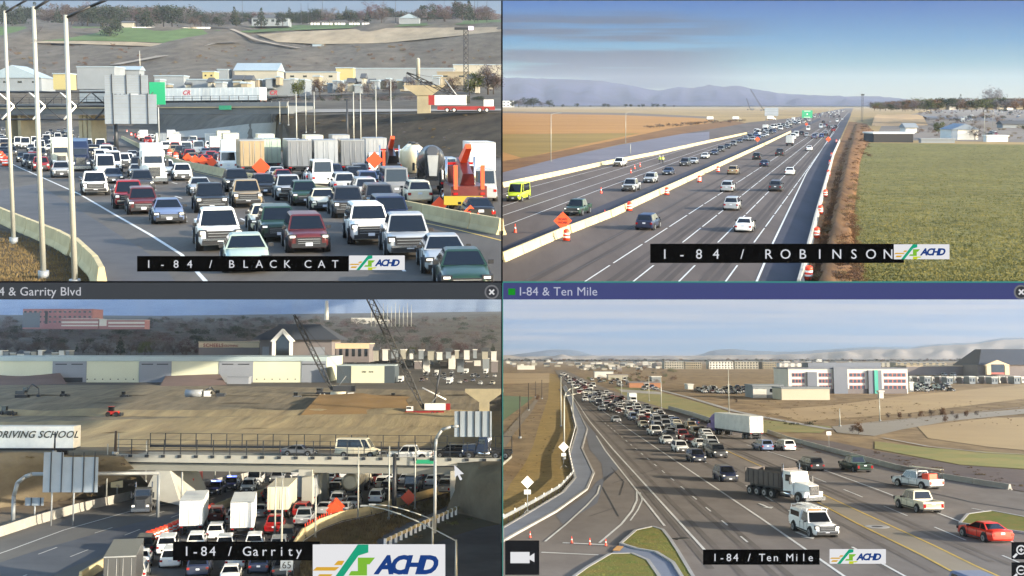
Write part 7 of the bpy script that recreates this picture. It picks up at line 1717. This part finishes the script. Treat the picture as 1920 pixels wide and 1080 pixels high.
# markings
def vl2(x, y, f=.93, vx=1012, vy=687): return [(x, y), (x+(vx-x)*f*.5, y+(vy-y)*f*.5), (x+(vx-x)*f, y+(vy-y)*f)]
z_ = .1
TR2 = mat('tyre_track_warm', '#6b645e', rough=.95, col2='#5e5852', scale=.3, spec=.12)
for x, y in ((1345, 985), (1372, 990), (1470, 960), (1500, 972), (1560, 975), (1640, 960), (1668, 965), (1760, 966), (1300, 985), (1250, 970)): ribbon(P, 'tyre_track', [(x+(x-1012)*.35, y+(y-687)*.35)]+vl2(x, y, .85), .5, TR2, .092)
ribbon(P, 'edge_line', [(1340, 1055), (1318, 1030), (1149, 843), (1105, 790), (1060, 722)], .22, LINEW, z_)
ribbon(P, 'edge_line', [(1246, 988), (1196, 924), (1135, 846), (1118, 818)], .2, LINEW, z_)
ribbon(P, 'lane_line', [(1402, 1019), (1220, 866), (1130, 790)], .16, LINEW, z_, dash=(3, 6))
ribbon(P, 'solid_line', [(1600, 1095), (1430, 976), (1191, 814), (1100, 750)], .22, LINEW, z_)
ribbon(P, 'solid_line', [(1720, 1096), (1573, 1014), (1430, 930), (1300, 855), (1180, 786)], .2, LINEW, z_, dash=(14, 7))
ribbon(P, 'yellow_line', [(1850, 1105), (1792, 1078), (1726, 1042), (1606, 983), (1480, 915)], .2, LINEY, z_)
ribbon(P, 'yellow_line', [(1910, 1100), (1828, 1063), (1749, 1024), (1606, 958), (1470, 895), (1360, 845)], .2, LINEY, z_)
ribbon(P, 'lane_line', [(1960, 1078), (1894, 1050), (1749, 989), (1601, 927), (1480, 878)], .16, LINEW, z_, dash=(7, 7))
ribbon(P, 'edge_line', [(1980, 1050), (1795, 978), (1652, 922), (1500, 866), (1400, 835)], .2, LINEW, z_)
ribbon(P, 'edge_line', [(1980, 968), (1820, 943), (1787, 935), (1660, 908), (1558, 885)], .35, DARKA, z_)
ribbon(P, 'lane_line', [(1980, 985), (1870, 965), (1790, 948)], .16, LINEW, z_, dash=(4, 3))
ribbon(P, 'curved_line', [(1022, 1018), (1062, 985), (1100, 950), (1120, 928), (1125, 912)], .18, LINEW, z_+.02)
ribbon(P, 'curved_line', [(1124, 1020), (1165, 985), (1185, 960), (1194, 940), (1194, 922)], .2, LINEW, z_)
ribbon(P, 'curved_line', [(1182, 978), (1196, 958), (1204, 940), (1200, 925)], .14, LINEW, z_)
ribbon(P, 'stop_line', [(1055, 1020), (1138, 1024)], .4, LINEW, z_); ribbon(P, 'stop_line', [(1015, 1038), (1122, 1043)], .3, LINEW, z_)
for p_ in ([(1148, 908), (1190, 893), (1235, 880)], [(1146, 878), (1170, 905), (1162, 930)], [(1130, 915), (1160, 970)], [(1105, 970), (1150, 955)], [(1450, 940), (1520, 990)]): ribbon(P, 'tar_seam', p_, .12, DARKA, z_)  # first streak is a light pole's cast shadow drawn in dark asphalt
for px, py in ((1437, 952), (1512, 1008)):
    a = MB(); a.box((0, -1.0, .1), (.25, 2.4, .012), LINEW); a.raw([(-.6, .3, .1), (.6, .3, .1), (0, 1.5, .1)], [(0, 1, 2)], LINEW); p = P.g(px, py); BR.heads = BR.heads or [[P.g(1191, 814), P.g(1430, 976)]]
    d = P.dirat(p); single(P, 'arrow_marking', a, p+Vector((0, 0, .02)), math.atan2(-d.x, d.y)+math.pi, kind='structure')
mh = MB(); mh.cyl((0, 0, 0), (0, 0, .015), 1.0, WALK, 20); mh.cyl((0, 0, .015), (0, 0, .025), .45, DARKA, 16); single(P, 'manhole_cover', mh, P.g(1645, 990)+Vector((0, 0, .1)), 0, 'round manhole cover between the yellow lines', 'manhole')
dr = MB(); dr.box((0, 0, 0), (1.2, .8, .03), BLK); single(P, 'drain_grate', dr, P.g(1277, 1012)+Vector((0, 0, .1)), .5, 'dark drain grate beside the traffic island', 'drain')
BR.heads = []
BR.addhead([(1318, 1030), (1149, 843), (1090, 778)]); BR.addhead([(1600, 1095), (1191, 814), (1100, 752)]); BR.addhead([(1850, 1105), (1606, 970), (1300, 826), (1150, 750)]); BR.addhead([(1980, 1050), (1652, 922), (1400, 835), (1200, 765)]); BR.addhead([(1980, 968), (1800, 935), (1660, 905), (1500, 850)])
wl = [(1254, 768), (1300, 781), (1340, 795), (1400, 808)]
barriers(P, wl, 'pale concrete wall piece behind the purple semi truck', 'wall pieces behind the semi', CONCW, seg=6, H=1.2, maxn=30)
barriers(P, [(1440, 812), (1480, 826), (1540, 842), (1600, 858), (1680, 880), (1760, 897), (1850, 912), (1918, 923)], 'pale low kerb wall piece along the right side of the road, lower right view', 'kerb wall pieces, lower right view', CONCW, seg=6, H=.75, maxn=40)
# vehicles
def N(kind, px, py, col, lab, f='to', **k): return V(BR, kind, px, py, col, f, label=lab, **k)
N('semi', 1372, 818, 'purple', 'purple semi truck pulling a long white trailer up the road', 'away', anchor='mid', near=True, dyaw=.0, dirv=(P.g(1336, 815)-P.g(1424, 829)).normalized())
N('van', 1838, 1168, 'bluegrey', 'pale blue van roof just showing at the bottom right', 'away', near=True, anchor='mid')
N('coupe', 1847, 1012, 'brightred', 'bright red coupe driving away at the lower right', 'away', anchor='mid')
N('pickup', 1722, 958, 'cream', 'cream pickup with an empty bed ahead of the red coupe', 'away', anchor='mid')
N('workpickup', 1720, 915, 'white', 'white work pickup carrying ladders and an orange load', 'away', anchor='mid')
N('pickup', 1604, 884, 'green', 'dark green pickup turning at the right kerb', 'away', anchor='mid')
N('suv', 1519, 882, 'black', 'black SUV alone right of the dump truck', 'away', anchor='mid')
N('utility', 1526, 1002, 'white', 'white utility truck with roof rack and amber beacon in front', 'to', anchor='mid')
N('dump', 1470, 935, 'white', 'white cabbed dump truck with a dark tipping bed', 'to', anchor='mid', near=True, dyaw=.3)
N('suv', 1471, 845, 'white', 'white SUV right of the semi trailer', 'away', anchor='mid'); N('suv', 1430, 845, 'bluegrey', 'blue grey SUV left of the white SUV behind the trailer', 'away', anchor='mid')
N('suv', 1360, 902, 'navy', 'dark blue SUV at the head of the queue near the dump truck', 'to', anchor='mid'); N('bigsuv', 1343, 858, 'darkgrey', 'dark grey large SUV in the second queue lane', 'to', anchor='mid')
N('suv', 1305, 866, 'navy', 'dark blue SUV in the first queue lane', 'to', anchor='mid'); N('suv', 1275, 848, 'white', 'white SUV behind the dark blue one in the first queue lane', 'to', anchor='mid')
N('sedan', 1312, 840, 'white', 'white sedan in the second queue lane', 'to', anchor='mid'); N('sedan', 1250, 833, 'white', 'white sedan in the first queue lane', 'to', anchor='mid')
N('suv', 1279, 824, 'red', 'red SUV in the queue', 'to', anchor='mid'); N('pickup', 1228, 817, 'white', 'white pickup in the first queue lane', 'to', anchor='mid')
N('sedan', 1314, 814, 'bluegrey', 'blue grey sedan right of the queue', 'to', anchor='mid'); N('sedan', 1206, 802, 'cream', 'cream sedan in the first queue lane further back', 'to', anchor='mid')
N('sedan', 1128, 771, 'silver', 'silver car on the left lane near the curved mast', 'to', anchor='mid'); N('sedan', 1155, 792, 'silver', 'lone silver car left of the queue', 'to', anchor='mid'); N('suv', 1097, 753, 'white', 'white car far up the left lane', 'to', anchor='mid')
N('boxtruck', 1186, 757, 'white', 'white box truck in the distant queue', 'to', anchor='mid', near=True); N('sedan', 1298, 797, 'navy', 'dark blue car alone behind the queue at the right', 'away', anchor='mid')
crowd(BR, [(1170, 778), (1215, 770), (1280, 795), (1330, 822), (1345, 850), (1300, 845), (1215, 806)], 44, 'to', 'in the dense queue, lower right view', 41, ['sedan', 'suv', 'suv', 'pickup', 'minivan'], .7)
crowd(BR, [(1080, 735), (1130, 738), (1200, 765), (1225, 780), (1165, 780), (1110, 757)], 60, 'to', 'in the distant queue, lower right view', 42, ['sedan', 'suv', 'sedan', 'pickup', 'suv'], .8, colors=['white']*4+['silver', 'black', 'red', 'maroon', 'navy', 'darkgrey'])
crowd(BR, [(1045, 703), (1060, 703), (1120, 730), (1085, 735)], 46, 'to', 'near the vanishing point, lower right view', 43, ['sedan', 'suv', 'sedan', 'pickup', 'van'], 2, colors=['white', 'silver', 'black', 'red', 'navy', 'darkgrey', 'grey', 'maroon'])
crowd(BR, [(1100, 712), (1180, 712), (1260, 735), (1180, 730)], 30, 'to', 'parked beside the distant shops, lower right view', 44, ['sedan', 'suv', 'van'], 2)
crowd(BR, [(1310, 728), (1400, 730), (1405, 740), (1310, 738)], 34, 'to', 'parked in the lot left of the school', 45, ['sedan', 'suv', 'pickup'], 1.0) if True else 0
crowd(BR, [(1710, 722), (1790, 724), (1790, 735), (1710, 735)], 24, 'to', 'parked in the lot right of the school', 46, ['sedan', 'suv'], .8, colors=['navy', 'darkgrey', 'silver', 'white', 'black'])
crowd(BR, [(1700, 697), (1920, 699), (1920, 706), (1700, 705)], 70, 'to', 'parked in the far lot before the big store', 47, ['sedan', 'suv', 'van'], 1)
for i, (px, py) in enumerate(((994, 1009), (1072, 1019), (1106, 1022), (1136, 1024), (1069, 858))): cone(P, px, py, 'red traffic cone across the side lane, lower right view', 'cones across the side lane', z=.08, sc=.6)
# signs and poles
diamond(P, 989, 966, .8, 'pale diamond sign back with a small plate on the golden slope', 904, mt=REFW, plates=1); diamond(P, 1057, 878, .95, 'second pale diamond sign at the guard rail bend', 838, mt=REFW, plates=1)
bx = MB(); bx.box((0, 0, 3), (.9, .06, .7), REFW); bx.cyl((0, .1, 0), (0, .1, 3.3), .04, STEEL, 6); single(P, 'small_sign', bx, P.g(1555, 842), 0, 'small white sign on a post above the ditch', 'sign', sc=.8)
for i, (px, yb, yt, arm, lab) in enumerate(((1052, 800, 705, None, 'tall light pole at the left of the road, lower right view'), (1074, 784, 716, None, 'second tall pole behind the curved mast'), (1240, 766, 704, None, 'light pole left of the canal path'), (1367, 775, 690, None, 'light pole in front of the parking lot'), (1217, 752, 706, None, 'light pole in the distant junction'), (1165, 740, 703, None, 'far light pole above the queue'), (1650, 790, 745, None, 'thin pole in front of the school'), (1575, 800, 766, None, 'thin dark pole left of the side road'))):
    light_pole(P, px, yb, yt, .13, arm, lab, None)
light_pole(P, 1058, 862, 742, .12, (4, 1, .6), 'tall light pole with short arm at the guard rail bend', None)
q = MB(); q.tube([(0, 0, 0), (0, 0, 5), (.4, 0, 6.4), (1.4, 0, 7.2), (3.2, .5, 7.5)], .16, POLE, 8); single(P, 'curved_mast', q, P.g(1058, 790), 0, 'curved steel mast arm at the left of the road', 'mast')
for i, (px, yb, yt) in enumerate(((975, 822, 742), (991, 770, 718), (1016, 748, 712), (1004, 745, 715))):
    o = light_pole(P, px, yb, yt, .16, None, 'wooden utility pole on the left plain', 'utility poles on the left plain', mt=BARK, pos=P.g(px, yb, LOW))
q = MB(); q.cyl((0, 0, 0), (0, 0, 1.9), .03, STEEL, 6); 
# school
SW = mat('school_white', '#d8d4ca', rough=.8, noise=.05, scale=.2); SG = mat('school_grey', '#6d7480', rough=.7, noise=.06, scale=.2); TEAL = mat('school_teal', '#3f9c8a', rough=.6); REDF = mat('window_red', '#a65a50', rough=.7); SWIN = mat('school_window', '#3a4450', rough=.2, spec=.7)
def school(parts, W, H, D):
    for (x0, x1, mt, z1) in ((.155, .235, SG, .9), (.375, .49, SG, 1.1), (.665, .775, SG, .97)):
        m = MB(); m.box((-W/2+W*(x0+x1)/2, -.4 if mt is SG else 0, H*z1/2-.2), (W*(x1-x0), 1.4, H*z1), mt); parts.append(('facade_panel', m))
    m = MB(); m.box((-W/2+W*.727, -1.25, H*.48), (W*.03, .3, H*.96), TEAL); parts.append(('teal_strip', m))
    for x0, x1, n in ((.03, .135, 4), (.255, .36, 4), (.51, .64, 4), (.80, .985, 5)):
        for r in range(3):
            z = H*(.26+.25*r)
            fr = MB(); fr.box((-W/2+W*(x0+x1)/2, -.04, z), (W*(x1-x0), .1, H*.15), REDF); parts.append(('window_band', fr))
            for k in range(n):
                a = x0+(x1-x0)*(k+.12)/n; b = x0+(x1-x0)*(k+.82)/n; m = MB(); m.box((-W/2+W*(a+b)/2, -.1, z), (W*(b-a), .1, H*.13), SWIN); parts.append(('window', m, 'window_band'))
    m = MB(); m.box((0, -.05, .9), (W*.98, .12, 2.0), BRICK); parts.append(('plinth', m))
    m = MB(); m.box((W*.02, D*.5, H+1.4), (W*.62, D*.4, 2.2), SG); parts.append(('roof_plant_room', m))
bldg(P, 'school_building', 1479, 1703, 692, 738, SW, SG, 'three storey white and grey school with red framed windows and a teal strip', 26, extra=school)
bldg(P, 'school_annex', 1466, 1556, 729, 750, mat('annex_cream', '#bdb59f', rough=.8, noise=.06, scale=.2), WALLG, 'long low cream annex in front of the school', 14)
bldg(P, 'school_annex', 1412, 1468, 724, 746, WALLG, WALLG, 'grey low annex with white entrance left of the cream one', 14, bands=[(0, .45, .0, .75, WHITEW)], windows=(4, 1, .4, .4, 1))
bldg(P, 'small_kiosk', 1649, 1657, 735, 747, WHITEW, WHITEW, 'small white block before the school', 2); bldg(P, 'small_kiosk', 1706, 1713, 718, 734, WHITEW, WHITEW, 'small white block at the right corner of the school', 3)
# big store on the right
def store(parts, W, H, D):
    s = MB(); s.hexa([(-W*.5, -2, H), (W*.5, -2, H), (W*.5, D, H), (-W*.5, D, H)], [(-W*.34, D*.35, H+12), (W*.5, D*.35, H+12), (W*.5, D*.6, H+12), (-W*.34, D*.6, H+12)], SLATE); parts.append(('hip_roof', s))
    p = MB(); cx = -W*.3; ww = W*.26
    for g_ in (-1, 1): p.box((cx+g_*ww*.42, -5, H*.45), (ww*.2, 3, H*.95), BAND)
    p.raw([(cx-ww*.6, -6, H*.95), (cx+ww*.6, -6, H*.95), (cx, -6, H*1.5), (cx-ww*.6, -3, H*.95), (cx+ww*.6, -3, H*.95), (cx, -3, H*1.5)], [(0, 1, 2), (3, 5, 4), (0, 2, 5, 3), (1, 4, 5, 2), (0, 3, 4, 1)], BAND); parts.append(('portal', p))
    g = MB(); g.box((cx, -6.1, H*.58), (ww*.6, .3, H*.95), GLASS); g.box((cx, -6.2, H*.12), (ww*.6, .3, H*.2), REDF); parts.append(('portal_window', g))
bldg(P, 'department_store', 1834, 1990, 684, 702, BRICK, SLATE, 'big brown store with a dark hipped roof and a gabled portal at the right edge', 50, Y=900, extra=store)
bldg(P, 'store_wing', 1700, 1834, 687, 698, BRICK, BAND, 'long low brown store wing left of the big store', 30, Y=930)
rnd = random.Random(77)
for i in range(16): x0 = 1706+i*14; bldg(P, 'row_house', x0, x0+11, 707+(i % 2), 718+(i % 3), [WHITEW, BRICK, WALLG][i % 3], WHITEW, ['white', 'brown', 'grey'][i % 3]+' low unit in the row between the school and the far lot', 8, group='row of low units right of the school', windows=(2, 1, .4, .5, .5))
for i, (x0, x1, yt, yb) in enumerate(((1246, 1282, 678, 692), (1284, 1316, 679, 692), (1330, 1375, 678, 692), (1378, 1422, 678, 692), (1430, 1456, 679, 692), (1462, 1560, 681, 688), (1600, 1675, 680, 688), (1680, 1775, 680, 690))):
    bldg(P, 'apartment_block', x0, x1, yt, yb, [WALLC, WALLT, WHITEW][i % 3], WALLG, ['cream', 'tan', 'white'][i % 3]+' apartment block number '[:-8]+' on the plain, '+['first from the left', 'second from the left', 'third from the left', 'fourth from the left', 'fifth from the left', 'long one left behind the school', 'long one behind the school', 'long one right behind the school'][i], 25, windows=(8, 3, .45, .5, 0))
for i in range(110):
    x0 = 946+i*6+rnd.uniform(-3, 3); 
    if x0 > 1240 and x0 < 1460: x0 = 1080+(i % 30)*6
    y = 676+rnd.uniform(0, 12)+(6 if 1080 < x0 < 1240 else 0); W_ = rnd.uniform(5, 12)
    if x0+W_ > 1600: continue
    bldg(P, 'distant_building', x0, x0+W_, y-rnd.uniform(2, 4.5), y, [WALLC, WHITEW, WALLG, BRICK][i % 4], [DARKR, WHITEW][i % 2], ['cream', 'white', 'grey', 'brown'][i % 4]+' small building in the distant town, lower right view', 12, group='distant town buildings, lower right view', roof='gable' if i % 3 == 0 else 'flat')
for i, (x0, x1, yt, yb) in enumerate(((970, 1003, 686, 693), (1115, 1150, 697, 708), (1140, 1178, 703, 712), (1180, 1240, 718, 727), (1222, 1240, 707, 716), (1290, 1300, 722, 730))): bldg(P, 'shop', x0, x1, yt, yb, [WHITEW, WHITEW, WALLC, mat('brick_orange', '#9a6a4a', rough=.85), WALLG, WHITEW][i], [WHITEW, WALLG, BRICK, BRICK, WHITEW, WHITEW][i], ['long white farm shed on the left plain', 'white gabled shop beside the distant queue', 'cream shop right of the white one', 'orange brown low shop row', 'grey shop before the apartment blocks', 'white kiosk by the parking lot'][i], 10)
it = []
for i in range(170):
    px = 944+i*5.8+rnd.uniform(-3, 3)
    if px < 1935: yb = 676.5+rnd.uniform(-.5, 3); it.append((px, yb, yb-rnd.uniform(3, 6), rnd.choice(['dark', 'bare', 'grey', 'brown']), 1500+rnd.uniform(-200, 300)))
treemass(P, 'horizon_wood', it, 'low dark wood along the horizon, lower right view')
it = []
for i in range(60):
    px = 1100+rnd.uniform(0, 170); yb = rnd.uniform(690, 722); it.append((px, yb, yb-rnd.uniform(5, 9), rnd.choice(['dark', 'bare', 'brown', 'green']), None))
for i in range(260):
    px = rnd.uniform(1400, 1975); yb = rnd.uniform(752, 800); it.append((px, yb, yb-rnd.uniform(.8, 2.6), rnd.choice(['dry', 'brown', 'dry']), None))
for i in range(160):
    px = rnd.uniform(945, 1060); yb = rnd.uniform(760, 985); 
    if px < 1045-(yb-850)*.6 or yb < 850: it.append((px, yb, yb-rnd.uniform(1, 3.5), 'dry', None)) if px < 1040 else None
treemass(P, 'town_trees', it, 'low scrub and trees scattered over the plain, lower right view')
for i, (px, yb, yt) in enumerate(((1665, 785, 772), (1687, 785, 771), (1706, 784, 773), (1727, 783, 768), (1747, 782, 765), (1767, 782, 762), (1785, 780, 768), (1812, 782, 768), (1832, 780, 768), (1773, 792, 778), (1793, 788, 774), (1007, 752, 738), (1598, 812, 795), (1610, 815, 790), (1380, 756, 746))): tree(P, px, yb, yt, 'brown' if i % 2 else 'bare', 'round', 'young brown tree planted along the side road', 'young trees along the side road', .9)
for i in range(60):
    t = rnd.random(); px = 1490+t*430; yb = 832+t*70+rnd.uniform(-8, 14); tree(P, px, yb, yb-rnd.uniform(3, 8), rnd.choice(['dry', 'brown', 'bare']), 'shrub', 'brown bush in the ditch along the right side, lower right view', 'bushes in the ditch', 2.0)
for i in range(40):
    px = 1420+rnd.uniform(0, 320); yb = rnd.uniform(757, 790); tree(P, px, yb, yb-rnd.uniform(2, 5), 'dry', 'shrub', 'dry clump on the open ground before the school', 'dry clumps before the school', 2.5)
for i in range(26): tree(P, 1300+rnd.uniform(0, 230), 792+rnd.uniform(-4, 6), 786+rnd.uniform(-4, 3), 'dark', 'shrub', 'dark shrub beside the canal path', 'shrubs beside the canal path', 2.2) if i % 2 else None
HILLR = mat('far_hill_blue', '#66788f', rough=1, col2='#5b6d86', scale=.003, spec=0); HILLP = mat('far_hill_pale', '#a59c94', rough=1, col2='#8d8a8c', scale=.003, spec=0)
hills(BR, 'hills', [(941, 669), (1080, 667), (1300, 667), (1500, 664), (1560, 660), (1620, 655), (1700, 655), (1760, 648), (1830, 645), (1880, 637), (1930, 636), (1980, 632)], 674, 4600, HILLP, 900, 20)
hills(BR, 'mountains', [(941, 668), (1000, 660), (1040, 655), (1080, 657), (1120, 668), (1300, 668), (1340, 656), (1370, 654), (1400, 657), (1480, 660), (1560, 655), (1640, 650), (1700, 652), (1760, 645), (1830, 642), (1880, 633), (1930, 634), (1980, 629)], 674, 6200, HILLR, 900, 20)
skysheet(BR, 541, 682, skymat('sky_lower_right', [(0, '#8c9cb4'), (.12, '#7a9abc'), (.4, '#6c96c4'), (.75, '#6c90c2'), (1, '#7c98c4')], True, '#a9adc0', 5.2, (1.4, 9, 1), (.42, .6), .7))
# ================================================================ the partition of the picture wall, 38 m away: rails, title boards, name boards
FD = 38.0
Mw = Matrix.Translation((0, 0, CAMZ)) @ Matrix.Rotation(-PITCH, 4, 'X')
def W2(px, py, d=0.0): return Vector(((px-CX)/F*FD, FD-d, -(py-CY)/F*FD))
def board(name, x0, y0, x1, y1, mt, d=0, th=.05, parent=None, lab=None, cat=None, kind=None):
    a, b = W2(x0, y1, d), W2(x1, y0, d); c = (a+b)/2; m = MB(); m.box((0, th/2, 0), (b.x-a.x, th, b.z-a.z), mt)
    if parent: o = link(name, m.mesh(name), parent); o.location = Vector((c.x, c.y, c.z))-parent['c0_v'] if False else c-Vector(PC[parent.name])
    else: o = link(name, m.mesh(name)); o.matrix_world = Mw @ Matrix.Translation(c); PC[o.name] = tuple(c)
    return tag(o, lab, cat, kind=kind)
PC = {}
def write(parent, s, px, py, hpx, mt, d=.02, mono=None, **k):
    """lettering: left end and base line in picture units, capital height hpx"""
    size = hpx/F*FD/.70
    if mono:
        for i, ch in enumerate(s):
            if ch == ' ': continue
            o = link('letter', text_mesh(ch, size, mt, .004, align='CENTER', **k), parent); o.location = W2(px+i*mono, py, d+.01)-Vector(PC[parent.name]); o.rotation_euler = (math.pi/2, 0, 0)
    else:
        o = link('lettering', text_mesh(s, size, mt, .004, **k), parent); o.location = W2(px, py, d+.01)-Vector(PC[parent.name]); o.rotation_euler = (math.pi/2, 0, 0)
    return o
def poly(parent, pts, mt, d, name='logo_shape'):
    c = Vector(PC[parent.name]); m = MB(); A = [W2(x, y, d)-c for x, y in pts]; B = [W2(x, y, d-.004)-c for x, y in pts]; n = len(pts)
    m.raw(A+B, [tuple(range(n)), tuple(reversed(range(n, 2*n)))]+[(i, (i+1) % n, n+(i+1) % n, n+i) for i in range(n)], mt); return link(name, m.mesh(name), parent)
G1 = glow('screen_dark_bar', '#42464b'); G2 = glow('screen_blue_bar', '#454b7c'); G3 = glow('screen_black', '#0e0e0e'); G4 = glow('screen_white', '#e6e6e8'); GT = glow('screen_text', '#d9dbe2'); GTT = glow('screen_title_text', '#b9bcd0')
GTEAL = glow('screen_teal', '#3f8f86'); GGRN = glow('screen_green', '#1f8f2a'); GLINE = glow('screen_line', '#1a1b1e'); GTOP = glow('screen_grey_line', '#5a6470')
L1 = glow('logo_green', '#22a07a'); L2 = glow('logo_orange', '#d9a838'); L3 = glow('logo_leaf', '#7fb83a'); L4 = glow('logo_lime', '#c9d22e'); L5 = glow('logo_navy', '#1f3f80')
board('partition_post', 939.6, -40, 942.6, 1120, GLINE, .03, lab='thin dark upright partition between the left and the right views', cat='partition')
board('partition_rail', -80, -2, 2000, 1.5, GTOP, .05, lab='thin grey rail along the top edge of the picture', cat='partition')
t1 = board('title_board', -60, 528, 939.5, 561.5, G1, 0, lab='dark grey title board reading 84 and Garrity Blvd', cat='title board'); board('title_rule', -60, 527, 939.5, 530, GLINE, .01, .03, t1)
write(t1, 'I-84 & Garrity Blvd', -27, 554, 16, glow('screen_title_text2', '#c3c5cc'), space=1.02)
t2 = board('title_board', 942.6, 528, 2000, 561.5, G2, 0, lab='blue title board reading I-84 and Ten Mile', cat='title board'); board('title_rule', 942.6, 527.5, 2000, 530.2, GTEAL, .01, .03, t2); board('status_square', 953, 541, 966, 553, GGRN, .01, .03, t2)
write(t2, 'I-84 & Ten Mile', 973, 554, 16, GTT, space=1.02); board('side_rule', 941.8, 530, 943.4, 1100, GTEAL, .035, .03, t2)
def disc(parent, x, y, r, mt, d, n=24, name='button_disc'): return poly(parent, [(x+r*math.cos(2*math.pi*i/n), y+r*math.sin(2*math.pi*i/n)) for i in range(n)], mt, d, name)
for t, x in ((t1, 922), (t2, 1914)):
    disc(t, x, 547.5, 13.5, glow('screen_button', '#77787c'), .02); disc(t, x, 547.5, 10.5, glow('screen_button_dark', '#3c3d42'), .03)
    for s in (-1, 1): poly(t, [(x-5.5, 547.5-s*3.5), (x-3.5, 547.5-s*5.5), (x+5.5, 547.5+s*3.5), (x+3.5, 547.5+s*5.5)], G4, .04+.003*s, 'cross_bar')
def logo(x, y, w, h, lab):
    b = board('logo_board', x, y, x+w, y+h, G4, .06, .03, lab=lab, cat='logo board'); f = lambda u, v: (x+u*w, y+v*h)
    poly(b, [f(.13, 1), f(.34, 0), f(.42, 0), f(.42, .2), f(.345, .28), f(.19, 1)], L1, .065); poly(b, [f(.0, .66), f(.03, .57), f(.20, .57), f(.17, .66)], L2, .066); poly(b, [f(.02, .87), f(.05, .75), f(.15, .75), f(.12, .87)], L2, .067); poly(b, [f(.16, .52), f(.19, .41), f(.24, .41), f(.22, .52)], L2, .068)
    poly(b, [f(.34, .33), f(.47, .33), f(.43, .5), f(.41, .5), f(.41, .78), f(.27, .78), f(.29, .67), f(.34, .67)], L3, .069); poly(b, [f(.34, .82), f(.50, .82), f(.47, .9), f(.42, .9), f(.42, 1), f(.34, 1)], L4, .07)
    write(b, 'ACHD', x+w*.475, y+h*.72, h*.44, L5, .08, shear=.28, bold=h/F*FD*.028, space=w/h*.2135); return b
c1 = board('name_board', 258, 480, 654, 509, G3, .05, .03, lab='black name board reading I-84 / BLACK CAT', cat='name board'); write(c1, 'I-84/BLACK CAT', 280, 502, 14, GT, .055, mono=None) if False else None
for s, x0, st in (('I-84', 280, 25.6), ('/', 396, 0), ('BLACK', 435, 26), ('CAT', 578, 25.5)): write(c1, s, x0, 502, 14.5, GT, .055, mono=st or 1)
c2 = board('name_board', 1219, 457, 1694, 493, G3, .05, .03, lab='black name board reading I-84 / ROBINSON', cat='name board')
for s, x0, st in (('I-84', 1246, 32), ('/', 1391, 0), ('ROBINSON', 1440, 32)): write(c2, s, x0, 485, 18, GT, .055, mono=st or 1)
c3 = board('name_board', 325, 1015, 600, 1050, G3, .05, .03, lab='black name board reading I-84 / Garrity', cat='name board')
for s, x0, st in (('I-84', 351, 16.2), ('/', 432, 0), ('Garrity', 464, 16.2)): write(c3, s, x0, 1041, 17.5, GT, .055, mono=st or 1)
c4 = board('name_board', 1318, 1030, 1536, 1058, G3, .05, .03, lab='black name board reading I-84 / Ten Mile', cat='name board')
for s, x0, st in (('I-84', 1340, 13), ('/', 1404, 0), ('Ten', 1428, 13), ('Mile', 1480, 13)): write(c4, s, x0, 1051, 14, GT, .055, mono=st or 1)
logo(655, 479, 104, 27, 'small white logo board at the right of the BLACK CAT name board'); logo(1675, 458, 104, 28, 'small white logo board at the right of the ROBINSON name board'); logo(587, 1020, 248, 74, 'large white logo board at the bottom of the lower left view'); logo(1555, 1029, 105, 27, 'small white logo board right of the Ten Mile name board')
cb_ = board('camera_button', 947, 1013, 1011, 1077, glow('screen_button_black', '#232427'), .05, .03, lab='dark square button with a white camera symbol', cat='button'); poly(cb_, [(957, 1034), (993, 1034), (993, 1055), (957, 1055)], G4, .06, 'camera_symbol'); poly(cb_, [(993, 1042), (1002, 1036), (1002, 1053), (993, 1048)], G4, .061, 'camera_symbol')
for i, y in enumerate((1016, 1054)):
    b = board('zoom_button', 1896, y, 1990, y+32, glow('screen_button_black', '#232427'), .05, .03, lab='dark button with a magnifier symbol at the right edge, '+('upper' if i == 0 else 'lower')+' one', cat='button')
    disc(b, 1913, y+14, 9, G4, .06); disc(b, 1913, y+14, 6.5, glow('screen_button_black', '#232427'), .065); poly(b, [(1904, y+20), (1907, y+23), (1900, y+30), (1897, y+27)], G4, .06, 'handle'); poly(b, [(1909, y+13), (1917, y+13), (1917, y+15), (1909, y+15)], G4, .07, 'symbol')
    if i == 0: poly(b, [(1912, y+10), (1914, y+10), (1914, y+18), (1912, y+18)], G4, .072, 'symbol')
m = MB(); P0 = W2(852, 871, .06); A = [W2(x, y, .06)-P0 for x, y in ((852, 871), (870, 888), (862, 889), (867, 898), (863, 900), (858, 890), (853, 895))]; B = [p+Vector((0, .01, 0)) for p in A]; n = len(A)
m.raw(A+B, [tuple(range(n)), tuple(reversed(range(n, 2*n)))]+[(i, (i+1) % n, n+(i+1) % n, n+i) for i in range(n)], G4)
o = link('pointer_arrow', m.mesh('pointer_arrow')); o.matrix_world = Mw @ Matrix.Translation(P0); tag(o, 'white pointer arrow at the right end of the lower left bridge', 'pointer')
# ---------------------------------------------------------------- the air
hz = MB(); hz.box((0, 4000, -670), (12000, 8040, 1740), BLK); me = hz.mesh('haze'); me.materials.clear()
hm = bpy.data.materials.new('haze_air'); hm.use_nodes = True; n_ = hm.node_tree.nodes; n_.remove(n_['Principled BSDF'])
pv = n_.new('ShaderNodeVolumePrincipled'); pv.inputs['Color'].default_value = (.72, .82, .95, 1); pv.inputs['Density'].default_value = .00005; pv.inputs['Anisotropy'].default_value = 0
hm.node_tree.links.new(pv.outputs[0], n_['Material Output'].inputs['Volume']); me.materials.append(hm)
ho = link('haze', me); tag(ho, kind='stuff', label='thin pale haze lying over the whole plain', cat='haze')
SC.cycles.volume_bounces = 0
